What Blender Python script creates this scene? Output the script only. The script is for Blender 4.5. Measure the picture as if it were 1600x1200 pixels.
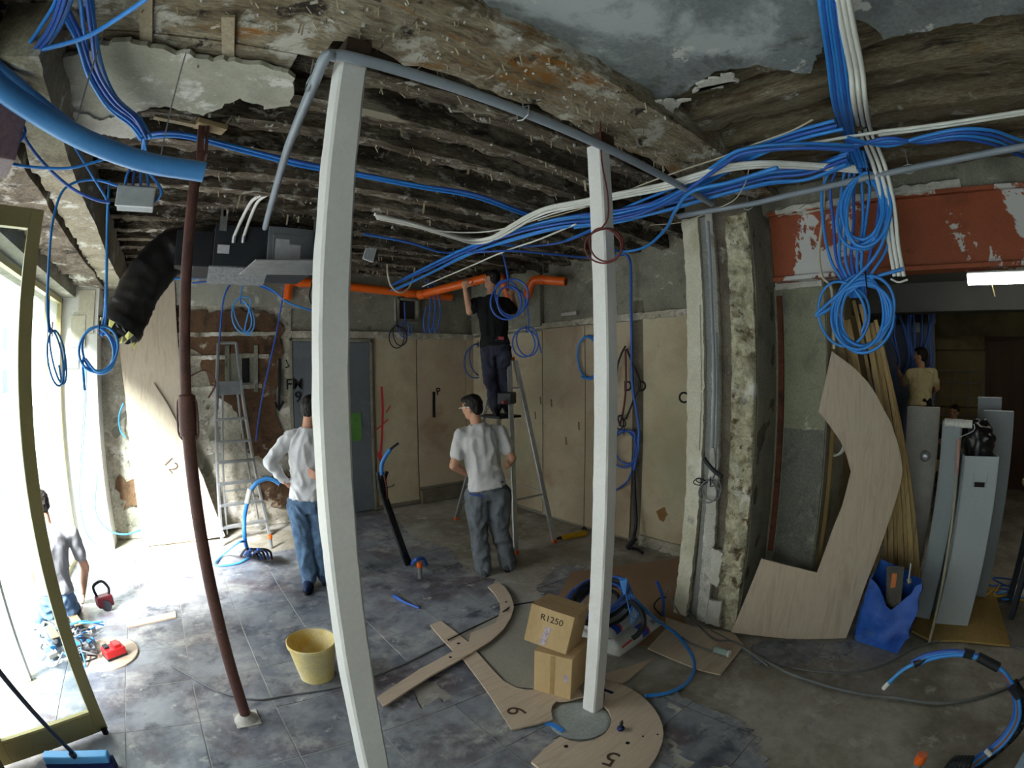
import bpy, bmesh, math, random
import numpy as np
from mathutils import Vector, Matrix, noise, Quaternion, Euler

SC = bpy.context.scene
COL = SC.collection
for o in list(bpy.data.objects):
    bpy.data.objects.remove(o)
rnd = random.Random(7)
PI = math.pi

# ---------------------------------------------------------------- camera (wide action-camera fisheye lens, f = 770 px on a 1600 px frame)
CAM_H = 1.95
YAW, PITCH, ROLL = math.radians(39.0), math.radians(-1.6), math.radians(-0.44)
LENS_PX = 770.0
def _rot(d):
    c, s = math.cos(ROLL), math.sin(ROLL)
    d = (d[0]*c - d[2]*s, d[1], d[0]*s + d[2]*c)
    c, s = math.cos(PITCH), math.sin(PITCH)
    d = (d[0], d[1]*c - d[2]*s, d[1]*s + d[2]*c)
    c, s = math.cos(YAW), math.sin(YAW)
    return Vector((d[0]*c + d[1]*s, -d[0]*s + d[1]*c, d[2]))
cd = bpy.data.cameras.new('camera')
cam = bpy.data.objects.new('camera', cd)
COL.objects.link(cam)
SC.camera = cam
cd.type = 'PANO'
cd.panorama_type = 'FISHEYE_LENS_POLYNOMIAL'
cd.sensor_fit = 'HORIZONTAL'
cd.sensor_width, cd.sensor_height = 36.0, 27.0
cd.fisheye_fov = math.radians(200)
cd.fisheye_polynomial_k0 = 0
cd.fisheye_polynomial_k1 = -1.0/(LENS_PX*36.0/1600.0)
cd.fisheye_polynomial_k2 = cd.fisheye_polynomial_k3 = cd.fisheye_polynomial_k4 = 0
cd.clip_start = 0.02
_X, _Y, _Z = _rot((1, 0, 0)), _rot((0, 1, 0)), _rot((0, 0, 1))
cam.matrix_world = Matrix(((_X.x, _Z.x, -_Y.x, 0), (_X.y, _Z.y, -_Y.y, 0), (_X.z, _Z.z, -_Y.z, CAM_H), (0, 0, 0, 1)))

# ---------------------------------------------------------------- world, exposure
W = bpy.data.worlds.new('world')
SC.world = W
W.use_nodes = True
bg = W.node_tree.nodes['Background']
bg.inputs[0].default_value = (0.88, 0.93, 1.0, 1)
bg.inputs[1].default_value = 4.3
SC.view_settings.view_transform = 'Standard'
SC.view_settings.look = 'None'
SC.view_settings.exposure = 0.85
SC.view_settings.gamma = 1.0
SC.view_settings.use_curve_mapping = False
SC.cycles.use_denoising = True
SC.cycles.max_bounces = 8
SC.cycles.diffuse_bounces = 5
SC.cycles.use_adaptive_sampling = True
SC.cycles.adaptive_threshold = 0.02
SC.cycles.caustics_reflective = False
SC.cycles.caustics_refractive = False
SC.cycles.transparent_max_bounces = 12
SC.cycles.sample_clamp_indirect = 8
# hazy sun over the street, reaching in through the open entrance
sl = bpy.data.lights.new('sun', 'SUN')
sl.energy = 42.0; sl.angle = math.radians(25); sl.color = (0.97, 0.985, 1.0)
so = bpy.data.objects.new('sun', sl); COL.objects.link(so)
so.rotation_euler = Vector((0.52, 0.60, -0.66)).to_track_quat('-Z', 'Y').to_euler()

# ---------------------------------------------------------------- a picture point -> a point of the room
def ray(x, y):
    a, b = (x - 800.0)/LENS_PX, (600.0 - y)/LENS_PX
    r = math.hypot(a, b)
    s = math.sin(r)/r if r > 1e-9 else 1.0
    return _rot((a*s, math.cos(r), b*s))
EYE = Vector((0, 0, CAM_H))
def at(x, y, u=None, v=None, z=None, d=None, plane=None):
    q = ray(x, y)
    if plane is not None:
        return EYE + q*((plane[0] - EYE).dot(plane[1])/q.dot(plane[1]))
    if u is not None: t = u/q.x
    elif v is not None: t = v/q.y
    elif z is not None: t = (z - CAM_H)/q.z
    else: t = d/math.hypot(q.x, q.y)
    return EYE + q*t

# ---------------------------------------------------------------- object helpers
def link(name, me, mat=None, parent=None):
    o = bpy.data.objects.new(name, me)
    COL.objects.link(o)
    if mat is not None and me is not None and not me.materials:
        me.materials.append(mat)
    if parent is not None:
        o.parent = parent
        o.matrix_parent_inverse = Matrix.Translation(-parent.location)
    return o
def tag(o, label=None, cat=None, group=None, kind=None):
    if label: o['label'] = label
    if cat: o['category'] = cat
    if group: o['group'] = group
    if kind: o['kind'] = kind
    return o
def empty(name, loc, label=None, cat=None, group=None, kind=None):
    o = bpy.data.objects.new(name, None)
    COL.objects.link(o)
    o.location = loc
    o.empty_display_size = 0.1
    return tag(o, label, cat, group, kind)

def frame_of(d):
    d = d.normalized()
    up = Vector((0, 0, 1)) if abs(d.z) < 0.9 else Vector((1, 0, 0))
    a = d.cross(up).normalized()
    return a, a.cross(d).normalized()
def smooth_pts(pts, n=6, closed=False):
    P = [Vector(p) for p in pts]
    if len(P) < 3 or n <= 1: return P
    out = []
    L = len(P)
    rng = range(L if closed else L - 1)
    for i in rng:
        if closed:
            p0, p1, p2, p3 = P[(i-1) % L], P[i], P[(i+1) % L], P[(i+2) % L]
        else:
            p1, p2 = P[i], P[i+1]
            p0 = P[i-1] if i else p1*2 - p2
            p3 = P[i+2] if i + 2 < L else p2*2 - p1
        for k in range(n):
            t = k/n
            out.append(0.5*((2*p1) + (p2 - p0)*t + (2*p0 - 5*p1 + 4*p2 - p3)*t*t + (3*p1 - p0 - 3*p2 + p3)*t**3))
    if not closed: out.append(P[-1])
    return out

class MB:
    def __init__(s):
        s.v, s.f = [], []
    def add(s, V, F):
        b = len(s.v)
        s.v += [Vector(p) for p in V]
        s.f += [tuple(i + b for i in f) for f in F]
        return s
    def box(s, c, size, rot=None):
        c = Vector(c); h = Vector(size)*0.5
        V = []
        for x in (-1, 1):
            for y in (-1, 1):
                for z in (-1, 1):
                    p = Vector((x*h.x, y*h.y, z*h.z))
                    if rot is not None: p = rot @ p
                    V.append(c + p)
        return s.add(V, [(0, 1, 3, 2), (4, 6, 7, 5), (0, 4, 5, 1), (2, 3, 7, 6), (0, 2, 6, 4), (1, 5, 7, 3)])
    def mm(s, a, b):
        a, b = Vector(a), Vector(b)
        return s.box((a + b)*0.5, [abs(q) for q in (b - a)])
    def bar(s, p, q, w, h, up=(0, 0, 1)):
        p, q = Vector(p), Vector(q)
        d = (q - p)
        L = d.length; d.normalize()
        up = Vector(up)
        a = d.cross(up)
        if a.length < 1e-4: a = d.cross(Vector((1, 0, 0)))
        a.normalize(); b = a.cross(d).normalized()
        V = []
        for e in (p, q):
            for (i, j) in ((-1, -1), (1, -1), (1, 1), (-1, 1)):
                V.append(e + a*(i*w/2) + b*(j*h/2))
        return s.add(V, [(3, 2, 1, 0), (4, 5, 6, 7), (0, 1, 5, 4), (1, 2, 6, 5), (2, 3, 7, 6), (3, 0, 4, 7)])
    def tube(s, pts, r, n=8, cap=True, closed=False, smooth=0):
        P = smooth_pts(pts, smooth, closed) if smooth else [Vector(p) for p in pts]
        R = r if isinstance(r, (list, tuple)) else None
        L = len(P); V = []; F = []
        a = b = None
        for i, p in enumerate(P):
            if closed: t = P[(i+1) % L] - P[i-1]
            else: t = P[min(i+1, L-1)] - P[max(i-1, 0)]
            if t.length < 1e-9: t = Vector((0, 0, 1))
            t.normalize()
            if a is None: a, b = frame_of(t)
            else:
                a = a - t*a.dot(t)
                if a.length < 1e-6: a, b = frame_of(t)
                a.normalize(); b = a.cross(t).normalized()
            if R is None: rr = r
            else:
                k = i/(L-1)*(len(R)-1); j = min(int(k), len(R)-2) if len(R) > 1 else 0
                rr = R[j] + (R[j+1]-R[j])*(k-j) if len(R) > 1 else R[0]
            for k in range(n):
                g = 2*PI*k/n
                V.append(p + a*(math.cos(g)*rr) + b*(math.sin(g)*rr))
        for i in range(L if closed else L-1):
            i2 = (i+1) % L
            for k in range(n):
                k2 = (k+1) % n
                F.append((i*n+k, i*n+k2, i2*n+k2, i2*n+k))
        if cap and not closed:
            F.append(tuple(range(n))[::-1]); F.append(tuple((L-1)*n+k for k in range(n)))
        return s.add(V, F)
    def cyl(s, p, q, r0, r1=None, n=16, cap=True):
        return s.tube([p, q], [r0, r0 if r1 is None else r1], n, cap)
    def lathe(s, c, prof, n=32, axis=(0, 0, 1), closed_ends=False):
        c = Vector(c); ax = Vector(axis).normalized(); a, b = frame_of(ax)
        V, F = [], []
        for (r, h) in prof:
            for k in range(n):
                g = 2*PI*k/n
                V.append(c + ax*h + a*(math.cos(g)*r) + b*(math.sin(g)*r))
        m = len(prof)
        for i in range(m-1):
            for k in range(n):
                k2 = (k+1) % n
                F.append((i*n+k, i*n+k2, (i+1)*n+k2, (i+1)*n+k))
        if closed_ends:
            F.append(tuple(range(n))[::-1]); F.append(tuple((m-1)*n+k for k in range(n)))
        return s.add(V, F)
    def prism(s, poly, off):
        """poly: planar loop of 3-D points, extruded by the vector off"""
        P = [Vector(p) for p in poly]; off = Vector(off); n = len(P)
        V = P + [p + off for p in P]
        F = [tuple(range(n))[::-1], tuple(range(n, 2*n))]
        for i in range(n):
            j = (i+1) % n
            F.append((i, j, n+j, n+i))
        return s.add(V, F)
    def ribbon(s, pts, w, nrm, th=0.002, smooth=0):
        """flat painted stroke on a surface with normal nrm"""
        P = smooth_pts(pts, smooth) if smooth else [Vector(p) for p in pts]
        nrm = Vector(nrm).normalized(); V = []; F = []
        for i, p in enumerate(P):
            t = (P[min(i+1, len(P)-1)] - P[max(i-1, 0)]).normalized()
            a = nrm.cross(t).normalized()*w/2
            V += [p - a, p + a, p + a + nrm*th, p - a + nrm*th]
        for i in range(len(P)-1):
            for k in range(4):
                k2 = (k+1) % 4
                F.append((4*i+k, 4*i+k2, 4*i+4+k2, 4*i+4+k))
        F.append((0, 1, 2, 3)); e = 4*(len(P)-1); F.append((e+3, e+2, e+1, e))
        return s.add(V, F)
    def ellipsoid(s, c, r, rot=None, nu=12, nv=8):
        c = Vector(c); V = []; F = []
        for i in range(nv+1):
            th = PI*i/nv
            for k in range(nu):
                g = 2*PI*k/nu
                p = Vector((r[0]*math.sin(th)*math.cos(g), r[1]*math.sin(th)*math.sin(g), r[2]*math.cos(th)))
                if rot is not None: p = rot @ p
                V.append(c + p)
        for i in range(nv):
            for k in range(nu):
                k2 = (k+1) % nu
                F.append((i*nu+k, (i+1)*nu+k, (i+1)*nu+k2, i*nu+k2))
        return s.add(V, F)
    def mesh(s, name, fix=True, smooth=None, bevel=0.0, seg=2):
        me = bpy.data.meshes.new(name)
        me.from_pydata([tuple(p) for p in s.v], [], s.f)
        if fix or bevel:
            bm = bmesh.new(); bm.from_mesh(me)
            bmesh.ops.remove_doubles(bm, verts=bm.verts, dist=1e-6)
            bmesh.ops.recalc_face_normals(bm, faces=bm.faces)
            if bevel:
                ed = [e for e in bm.edges if len(e.link_faces) == 2 and e.calc_face_angle(0) > 0.6]
                bmesh.ops.bevel(bm, geom=ed, offset=bevel, segments=seg, affect='EDGES', profile=0.6)
            bm.to_mesh(me); bm.free()
        if smooth is not None:
            me.shade_smooth()
            me.set_sharp_from_angle(angle=math.radians(smooth))
        me.update()
        return me
    def build(s, name, mat, parent=None, smooth=None, bevel=0.0, seg=2, center=True):
        me = s.mesh(name, True, smooth, bevel, seg)
        c = Vector((0, 0, 0))
        if center and me.vertices:
            co = np.empty(len(me.vertices)*3); me.vertices.foreach_get('co', co); co = co.reshape(-1, 3)
            lo_, hi_ = co.min(0), co.max(0)
            c = Vector(((lo_[0]+hi_[0])/2, (lo_[1]+hi_[1])/2, lo_[2]))
            me.transform(Matrix.Translation(-c))
        o = link(name, me, mat, parent)
        o.location = c
        return o

def rough_beam(p, q, w, h, amp=0.012, step=0.07, seed=0, top=True, m=3):
    """an old timber with wavy, chipped faces; p,q are the middle of the underside"""
    p, q = Vector(p), Vector(q)
    d = q - p; L = d.length; d.normalize()
    a = d.cross(Vector((0, 0, 1))).normalized(); up = a.cross(d).normalized()
    sec = []
    for i in range(m+1): sec.append((-0.5 + i/m, 0.0))
    for i in range(1, m+1): sec.append((0.5, i/m))
    for i in range(1, m+1): sec.append((0.5 - i/m, 1.0))
    for i in range(1, m): sec.append((-0.5, 1 - i/m))
    n = len(sec); N = max(2, int(L/step)); V = []; F = []
    for i in range(N+1):
        t = i/N
        c = p + d*(L*t)
        for (x, y) in sec:
            b = c + a*(x*w) + up*(y*h)
            k = noise.noise(b*6 + Vector((seed*3.1, 0, 0)))*amp*0.6 + noise.noise(b*21 + Vector((0, seed*1.7, 0)))*amp*0.9
            k2 = noise.noise(b*2.2 + Vector((seed, seed, 0)))*amp*0.55
            b = b + a*((x*2)*k + k2) + up*((1 if y > 0.5 else -1)*k*(0.4 if y > 0.9 else 1) + k2*0.5)
            V.append(b)
    for i in range(N):
        for k in range(n):
            k2 = (k+1) % n
            F.append((i*n+k, i*n+k2, (i+1)*n+k2, (i+1)*n+k))
    F.append(tuple(range(n))); F.append(tuple(N*n+k for k in range(n))[::-1])
    return MB().add(V, F)

def rough_slab(u0, u1, n0, n1, place, amp=0.01, step=0.08, freq=5.0, seed=0, th=0.05):
    """grid surface place(a,b)->(point, normal) displaced with noise, closed at the back with a thickness"""
    A = max(1, int(abs(u1-u0)/step)); B = max(1, int(abs(n1-n0)/step)); V = []; F = []
    for j in range(B+1):
        for i in range(A+1):
            p, nr = place(u0 + (u1-u0)*i/A, n0 + (n1-n0)*j/B)
            e = 1 if 0 < i < A and 0 < j < B else 0.3
            k = noise.fractal(p*freq + Vector((seed, 0, 0)), 0.7, 2.1, 5)*amp*e
            V.append(p + nr*k)
    off = len(V)
    for j in range(B+1):
        for i in range(A+1):
            p, nr = place(u0 + (u1-u0)*i/A, n0 + (n1-n0)*j/B)
            V.append(p - nr*th)
    w = A+1
    for j in range(B):
        for i in range(A):
            F.append((j*w+i, j*w+i+1, (j+1)*w+i+1, (j+1)*w+i))
    F.append((off, off+A, off+B*w+A, off+B*w))
    for i in range(A):
        F.append((i, i+1, off+i+1, off+i)); F.append((B*w+i, B*w+i+1, off+B*w+i+1, off+B*w+i))
    for j in range(B):
        F.append((j*w, (j+1)*w, off+(j+1)*w, off+j*w)); F.append((j*w+A, (j+1)*w+A, off+(j+1)*w+A, off+j*w+A))
    m = MB().add(V, F)
    return m

def inside(poly, x, y):
    c = False; n = len(poly); j = n-1
    for i in range(n):
        xi, yi = poly[i][0], poly[i][1]; xj, yj = poly[j][0], poly[j][1]
        if (yi > y) != (yj > y) and x < (xj-xi)*(y-yi)/(yj-yi) + xi: c = not c
        j = i
    return c

# ---------------------------------------------------------------- materials
MATS = {}
def _c(c): return (c[0], c[1], c[2], 1.0)
def srgb(r, g, b):
    f = lambda x: x/12.92 if x <= 0.04045 else ((x+0.055)/1.055)**2.4
    return (f(r/255), f(g/255), f(b/255))
def pmat(name, cols, scale=4.0, detail=5, rough=0.8, bump=0.25, bscale=30.0, metal=0.0, stretch=(1, 1, 1),
         patches=(), spec=0.3, trans=0.0, fine=0.25, fscale=60.0, rnd_amt=0.0, dist=0.0, bdist=0.01, coat=0.0):
    """procedural material: noise between cols, fine speckle, optional patches [(colour, scale, threshold, softness, stretch)]"""
    m = bpy.data.materials.new(name); m.use_nodes = True
    nt = m.node_tree; N = nt.nodes; Lk = nt.links
    b = N['Principled BSDF']
    geo = N.new('ShaderNodeNewGeometry')
    vec = geo.outputs['Position']
    if rnd_amt:
        oi = N.new('ShaderNodeObjectInfo')
        ad = N.new('ShaderNodeVectorMath'); ad.operation = 'ADD'
        sc_ = N.new('ShaderNodeVectorMath'); sc_.operation = 'SCALE'
        cb = N.new('ShaderNodeCombineXYZ')
        for i in range(3): Lk.new(oi.outputs['Random'], cb.inputs[i])
        Lk.new(cb.outputs[0], sc_.inputs[0]); sc_.inputs['Scale'].default_value = rnd_amt
        Lk.new(vec, ad.inputs[0]); Lk.new(sc_.outputs[0], ad.inputs[1]); vec = ad.outputs[0]
    def mapped(st, src=None):
        mp = N.new('ShaderNodeMapping'); mp.inputs['Scale'].default_value = st
        Lk.new(src or vec, mp.inputs['Vector']); return mp.outputs[0]
    base = mapped(stretch)
    def noi(v, sc, det=6, ds=0.0, ro=0.6):
        n = N.new('ShaderNodeTexNoise'); n.inputs['Scale'].default_value = sc; n.inputs['Detail'].default_value = det
        n.inputs['Distortion'].default_value = ds; n.inputs['Roughness'].default_value = ro
        Lk.new(v, n.inputs['Vector']); return n.outputs['Fac']
    def ramp(f, stops):
        r = N.new('ShaderNodeValToRGB'); e = r.color_ramp.elements
        while len(e) > 1: e.remove(e[-1])
        for i, (p, c) in enumerate(stops):
            x = e[0] if i == 0 else e.new(p)
            x.position = p; x.color = _c(c)
        Lk.new(f, r.inputs[0]); return r.outputs[0]
    def mix(f, a, bb, mode='MIX'):
        x = N.new('ShaderNodeMix'); x.data_type = 'RGBA'; x.blend_type = mode
        if isinstance(f, float): x.inputs['Factor'].default_value = f
        else: Lk.new(f, x.inputs['Factor'])
        for s_, k in ((a, 6), (bb, 7)):
            if isinstance(s_, tuple): x.inputs[k].default_value = _c(s_)
            else: Lk.new(s_, x.inputs[k])
        return x.outputs[2]
    if len(cols) == 1: col = None; c0 = cols[0]; colour = mix(0.0, c0, c0)
    else:
        k = len(cols); colour = ramp(noi(base, scale, detail, dist), [(0.3 + 0.4*i/(k-1), c) for i, c in enumerate(cols)])
    if fine:
        fn = noi(base, fscale, 4)
        g = ramp(fn, [(0.3, (1-fine,)*3), (0.7, (1+fine*0.6,)*3)])
        colour = mix(1.0, colour, g, 'MULTIPLY')
    hgt = noi(base, bscale, 6)
    for pt in patches:
        c, sc2, th, so = pt[:4]
        v2 = mapped(pt[4] if len(pt) > 4 else (1, 1, 1), geo.outputs['Position'])
        f = N.new('ShaderNodeMapRange'); f.inputs['From Min'].default_value = th - so; f.inputs['From Max'].default_value = th + so
        Lk.new(noi(v2, sc2, 6, 0.3, 0.68), f.inputs['Value'])
        colour = mix(f.outputs[0], colour, c)
    Lk.new(colour, b.inputs['Base Color'])
    b.inputs['Roughness'].default_value = rough
    b.inputs['Metallic'].default_value = metal
    b.inputs['Specular IOR Level'].default_value = spec
    if coat: b.inputs['Coat Weight'].default_value = coat
    if trans: b.inputs['Transmission Weight'].default_value = trans
    if bump:
        bp = N.new('ShaderNodeBump'); bp.inputs['Strength'].default_value = bump; bp.inputs['Distance'].default_value = bdist
        Lk.new(hgt, bp.inputs['Height']); Lk.new(bp.outputs[0], b.inputs['Normal'])
    MATS[name] = m
    return m
def glassmat(name, tint=(0.9, 0.95, 0.93), gloss=0.06):
    m = bpy.data.materials.new(name); m.use_nodes = True
    nt = m.node_tree; N = nt.nodes; Lk = nt.links; N.remove(N['Principled BSDF'])
    tr = N.new('ShaderNodeBsdfTransparent'); tr.inputs[0].default_value = _c(tint)
    gl = N.new('ShaderNodeBsdfGlossy'); gl.inputs['Roughness'].default_value = 0.03
    fr = N.new('ShaderNodeLayerWeight'); pw = N.new('ShaderNodeMath'); pw.operation = 'POWER'; pw.inputs[1].default_value = 4.0
    mr = N.new('ShaderNodeMath'); mr.operation = 'MULTIPLY_ADD'; mr.inputs[1].default_value = 0.5; mr.inputs[2].default_value = 0.03
    Lk.new(fr.outputs['Facing'], pw.inputs[0]); Lk.new(pw.outputs[0], mr.inputs[0])
    mx = N.new('ShaderNodeMixShader')
    Lk.new(mr.outputs[0], mx.inputs[0]); Lk.new(tr.outputs[0], mx.inputs[1]); Lk.new(gl.outputs[0], mx.inputs[2])
    Lk.new(mx.outputs[0], N['Material Output'].inputs[0])
    MATS[name] = m
    return m
def emat(name, col, strength):
    m = bpy.data.materials.new(name); m.use_nodes = True
    b = m.node_tree.nodes['Principled BSDF']
    b.inputs['Base Color'].default_value = _c(col)
    b.inputs['Emission Color'].default_value = _c(col); b.inputs['Emission Strength'].default_value = strength
    MATS[name] = m
    return m
def flat(name, col, rough=0.6, metal=0.0, fine=0.12, spec=0.3, bump=0.05, bscale=40, fscale=25):
    return pmat(name, [col, tuple(x*0.86 for x in col)], scale=6, rough=rough, metal=metal, fine=fine, spec=spec, bump=bump, bscale=bscale, fscale=fscale)

S = srgb
OLDWOOD = pmat('old_timber', [S(44, 37, 31), S(78, 68, 56), S(112, 102, 88), S(92, 78, 60)], scale=4.0, stretch=(0.6, 2.6, 2.6), rough=0.94, bump=1.0, bscale=26, bdist=0.02,
               patches=[(S(172, 168, 160), 9.0, 0.595, 0.035, (0.8, 1.2, 1.2)), (S(36, 30, 26), 6.0, 0.61, 0.04, (0.5, 1.6, 1.6)), (S(146, 138, 122), 4.0, 0.61, 0.05, (0.5, 1.6, 1.6)), (S(198, 196, 190), 18.0, 0.68, 0.02)], fine=0.5, fscale=45)
OLDWOOD_B = pmat('old_timber_cross', [S(66, 58, 46), S(104, 92, 72), S(124, 114, 94), S(82, 66, 48)], scale=3.0, stretch=(3.4, 0.5, 3.4), rough=0.94, bump=0.9, bscale=24, bdist=0.015,
               patches=[(S(160, 156, 146), 7.0, 0.63, 0.04, (1.2, 0.7, 1.2)), (S(48, 40, 32), 4.0, 0.61, 0.05, (2.4, 0.4, 2.4)), (S(120, 92, 54), 3.0, 0.66, 0.05, (2, 0.5, 2))], fine=0.45, fscale=40)
BEAMWOOD = pmat('main_beam_timber', [S(86, 74, 58), S(128, 114, 92), S(152, 142, 122), S(98, 80, 58)], scale=3.2, stretch=(0.6, 2.2, 2.2), rough=0.94, bump=1.0, bscale=22, bdist=0.02,
               patches=[(S(188, 184, 174), 4.6, 0.575, 0.04), (S(138, 94, 40), 2.4, 0.615, 0.05, (0.6, 2.0, 2.0)), (S(50, 42, 36), 6.0, 0.61, 0.035), (S(204, 202, 196), 14.0, 0.66, 0.02)], fine=0.45, fscale=38)
DARKBOARD = pmat('dark_boards', [S(46, 38, 30), S(70, 58, 46), S(58, 48, 38)], scale=4, stretch=(4, 0.6, 1), rough=0.95, bump=0.4, fine=0.35)
PLASTER_OLD = pmat('old_plaster', [S(150, 148, 134), S(166, 164, 150), S(142, 140, 128)], scale=3, rough=0.9, bump=0.2, bscale=25, patches=[(S(204, 202, 196), 4.5, 0.60, 0.04)], fine=0.12)
GREYSHEET = pmat('grey_ceiling_plaster', [S(116, 122, 126), S(132, 138, 140), S(104, 108, 110)], scale=2.2, rough=0.65, bump=0.2, bscale=14,
                 patches=[(S(172, 178, 180), 1.9, 0.565, 0.05), (S(196, 196, 192), 6.0, 0.645, 0.02), (S(84, 82, 76), 2.6, 0.62, 0.05)], fine=0.2)
WHITEPLASTER = pmat('white_plaster_edge', [S(198, 196, 188), S(176, 172, 162)], scale=6, rough=0.9, bump=0.4, fine=0.15)
CONCRETE_UP = pmat('raw_concrete', [S(120, 118, 104), S(140, 138, 124), S(106, 104, 92)], scale=2.2, rough=0.95, bump=0.45, bscale=16, patches=[(S(178, 174, 162), 3.6, 0.65, 0.04, (1, 1, 2.4)), (S(82, 80, 72), 2.8, 0.66, 0.05)], fine=0.25)
ROUGHWALL = pmat('rough_mortar_wall', [S(150, 144, 128), S(176, 170, 154), S(130, 122, 106)], scale=3.2, rough=0.97, bump=0.8, bscale=14, patches=[(S(206, 202, 192), 3.2, 0.58, 0.05), (S(92, 84, 74), 3.0, 0.65, 0.05), (S(112, 106, 98), 6.5, 0.63, 0.04)], fine=0.3, fscale=40)
BROWNPATCH = pmat('brown_exposed_masonry', [S(84, 62, 46), S(106, 80, 58), S(70, 54, 42)], scale=5, rough=0.95, bump=0.8, bscale=20, patches=[(S(176, 166, 148), 4.5, 0.62, 0.04), (S(52, 42, 36), 5, 0.66, 0.04)], fine=0.35)
BEIGE = pmat('beige_wall_panel', [S(178, 166, 138), S(190, 180, 154), S(166, 150, 124)], scale=1.3, rough=0.8, bump=0.12, bscale=10, patches=[(S(170, 152, 128), 1.1, 0.58, 0.12), (S(134, 112, 84), 4.0, 0.75, 0.03), (S(166, 168, 140), 0.9, 0.62, 0.1)], fine=0.08)
BEIGE2 = pmat('pinkish_wall_panel', [S(172, 154, 132), S(184, 168, 146)], scale=1.6, rough=0.8, bump=0.12, bscale=10, patches=[(S(150, 128, 104), 1.4, 0.62, 0.1), (S(186, 178, 152), 1.2, 0.6, 0.1)], fine=0.08)
SOCKET = pmat('damp_wall_foot', [S(96, 90, 78), S(118, 112, 98)], scale=4, rough=0.9, bump=0.3)
FLOORC = pmat('concrete_floor', [S(146, 140, 124), S(164, 158, 144), S(132, 126, 110), S(174, 170, 160)], scale=0.9, rough=0.5, bump=0.14, bscale=18, spec=0.4,
              patches=[(S(178, 176, 170), 1.4, 0.58, 0.10), (S(108, 102, 84), 1.1, 0.60, 0.10), (S(190, 188, 182), 3.4, 0.64, 0.06)], fine=0.18, fscale=22)
TILE = pmat('slate_floor_tile', [S(78, 82, 92), S(106, 112, 122), S(132, 136, 142), S(88, 86, 94)], scale=2.6, dist=0.4, rough=0.42, bump=0.18, bscale=10, spec=0.45, rnd_amt=3.0,
            patches=[(S(150, 154, 158), 1.5, 0.54, 0.10), (S(92, 78, 82), 1.3, 0.58, 0.08), (S(66, 70, 82), 3.2, 0.60, 0.06), (S(174, 174, 170), 2.6, 0.61, 0.08), (S(190, 188, 182), 5.5, 0.66, 0.05)], fine=0.22, fscale=16)
GROUT = pmat('tile_grout', [S(160, 160, 156), S(140, 140, 136)], scale=8, rough=0.9, bump=0.1)
WHITEPAINT = pmat('white_gloss_timber', [S(226, 224, 222), S(216, 214, 212)], scale=3, rough=0.45, bump=0.12, bscale=14, patches=[(S(150, 144, 132), 9.0, 0.76, 0.02)], fine=0.05)
RUSTPOLE = pmat('rusty_brown_steel', [S(84, 50, 44), S(98, 60, 52), S(74, 44, 40)], scale=7, rough=0.6, bump=0.2, bscale=40, spec=0.5, patches=[(S(140, 122, 106), 8.0, 0.70, 0.05)], fine=0.2)
GALV = pmat('galvanised_steel', [S(150, 154, 156), S(172, 176, 178)], scale=9, rough=0.4, metal=0.7, bump=0.05, fine=0.12)
PVCGREY = pmat('grey_pvc', [S(128, 136, 146), S(140, 148, 158)], scale=4, rough=0.4, bump=0.03, fine=0.06, spec=0.5)
BLUEC = pmat('blue_cable', [S(44, 126, 212), S(56, 142, 224)], scale=6, rough=0.38, bump=0.0, fine=0.06, spec=0.5)
BLUEC2 = pmat('dark_blue_conduit', [S(40, 84, 172), S(54, 102, 194)], scale=6, rough=0.42, bump=0.0, fine=0.08, spec=0.5)
BLUEC3 = pmat('sky_blue_cable', [S(62, 146, 222), S(76, 158, 230)], scale=6, rough=0.38, bump=0.0, fine=0.05, spec=0.5)
BLUEDUCT = pmat('blue_duct', [S(58, 122, 186), S(70, 134, 196)], scale=4, rough=0.42, bump=0.04, fine=0.06, spec=0.5)
WHITEC = pmat('white_cable', [S(214, 214, 208), S(226, 226, 220)], scale=6, rough=0.45, bump=0.0, fine=0.05)
CREAMC = pmat('cream_wire', [S(196, 188, 168), S(180, 170, 150)], scale=6, rough=0.6, bump=0.0, fine=0.05)
BLACKC = pmat('black_rubber', [S(30, 32, 36), S(42, 44, 50)], scale=8, rough=0.5, bump=0.05, fine=0.15)
GREYC = pmat('grey_cable', [S(108, 112, 112), S(124, 126, 126)], scale=6, rough=0.55, bump=0.0, fine=0.08)
REDC = pmat('dark_red_wire', [S(116, 52, 50), S(92, 42, 42)], scale=8, rough=0.5, bump=0.0, fine=0.1)
ORANGE = pmat('orange_pvc', [S(232, 106, 34), S(222, 92, 24)], scale=4, rough=0.35, bump=0.02, fine=0.06, spec=0.5)
ORSTEEL = pmat('orange_primed_steel', [S(136, 70, 46), S(148, 78, 50), S(112, 58, 40)], scale=2.5, rough=0.6, bump=0.15, bscale=20, patches=[(S(190, 188, 186), 2.4, 0.555, 0.010), (S(86, 48, 34), 3.0, 0.70, 0.04)], fine=0.12)
GOLDAL = pmat('gold_anodised_aluminium', [S(158, 146, 98), S(168, 156, 108)], scale=2, rough=0.4, metal=0.1, bump=0.02, fine=0.06, spec=0.5)
GLASS = glassmat('window_glass')
PLY = pmat('plywood', [S(190, 170, 148), S(200, 182, 160), S(180, 160, 138)], scale=3.0, stretch=(0.7, 5, 1.2), rough=0.6, bump=0.06, bscale=30, fine=0.07, fscale=14, dist=0.6)
PLYEDGE = flat('plywood_edge', S(120, 92, 66))
PLYV = pmat('plywood_leaning', [S(190, 172, 152), S(200, 184, 164), S(182, 164, 144)], scale=3.2, stretch=(4, 4, 0.6), rough=0.6, bump=0.06, fine=0.07, fscale=14, dist=0.8)
ALU = pmat('ladder_aluminium', [S(176, 180, 182), S(196, 200, 202)], scale=8, rough=0.32, metal=0.75, bump=0.03, fine=0.1)
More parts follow.
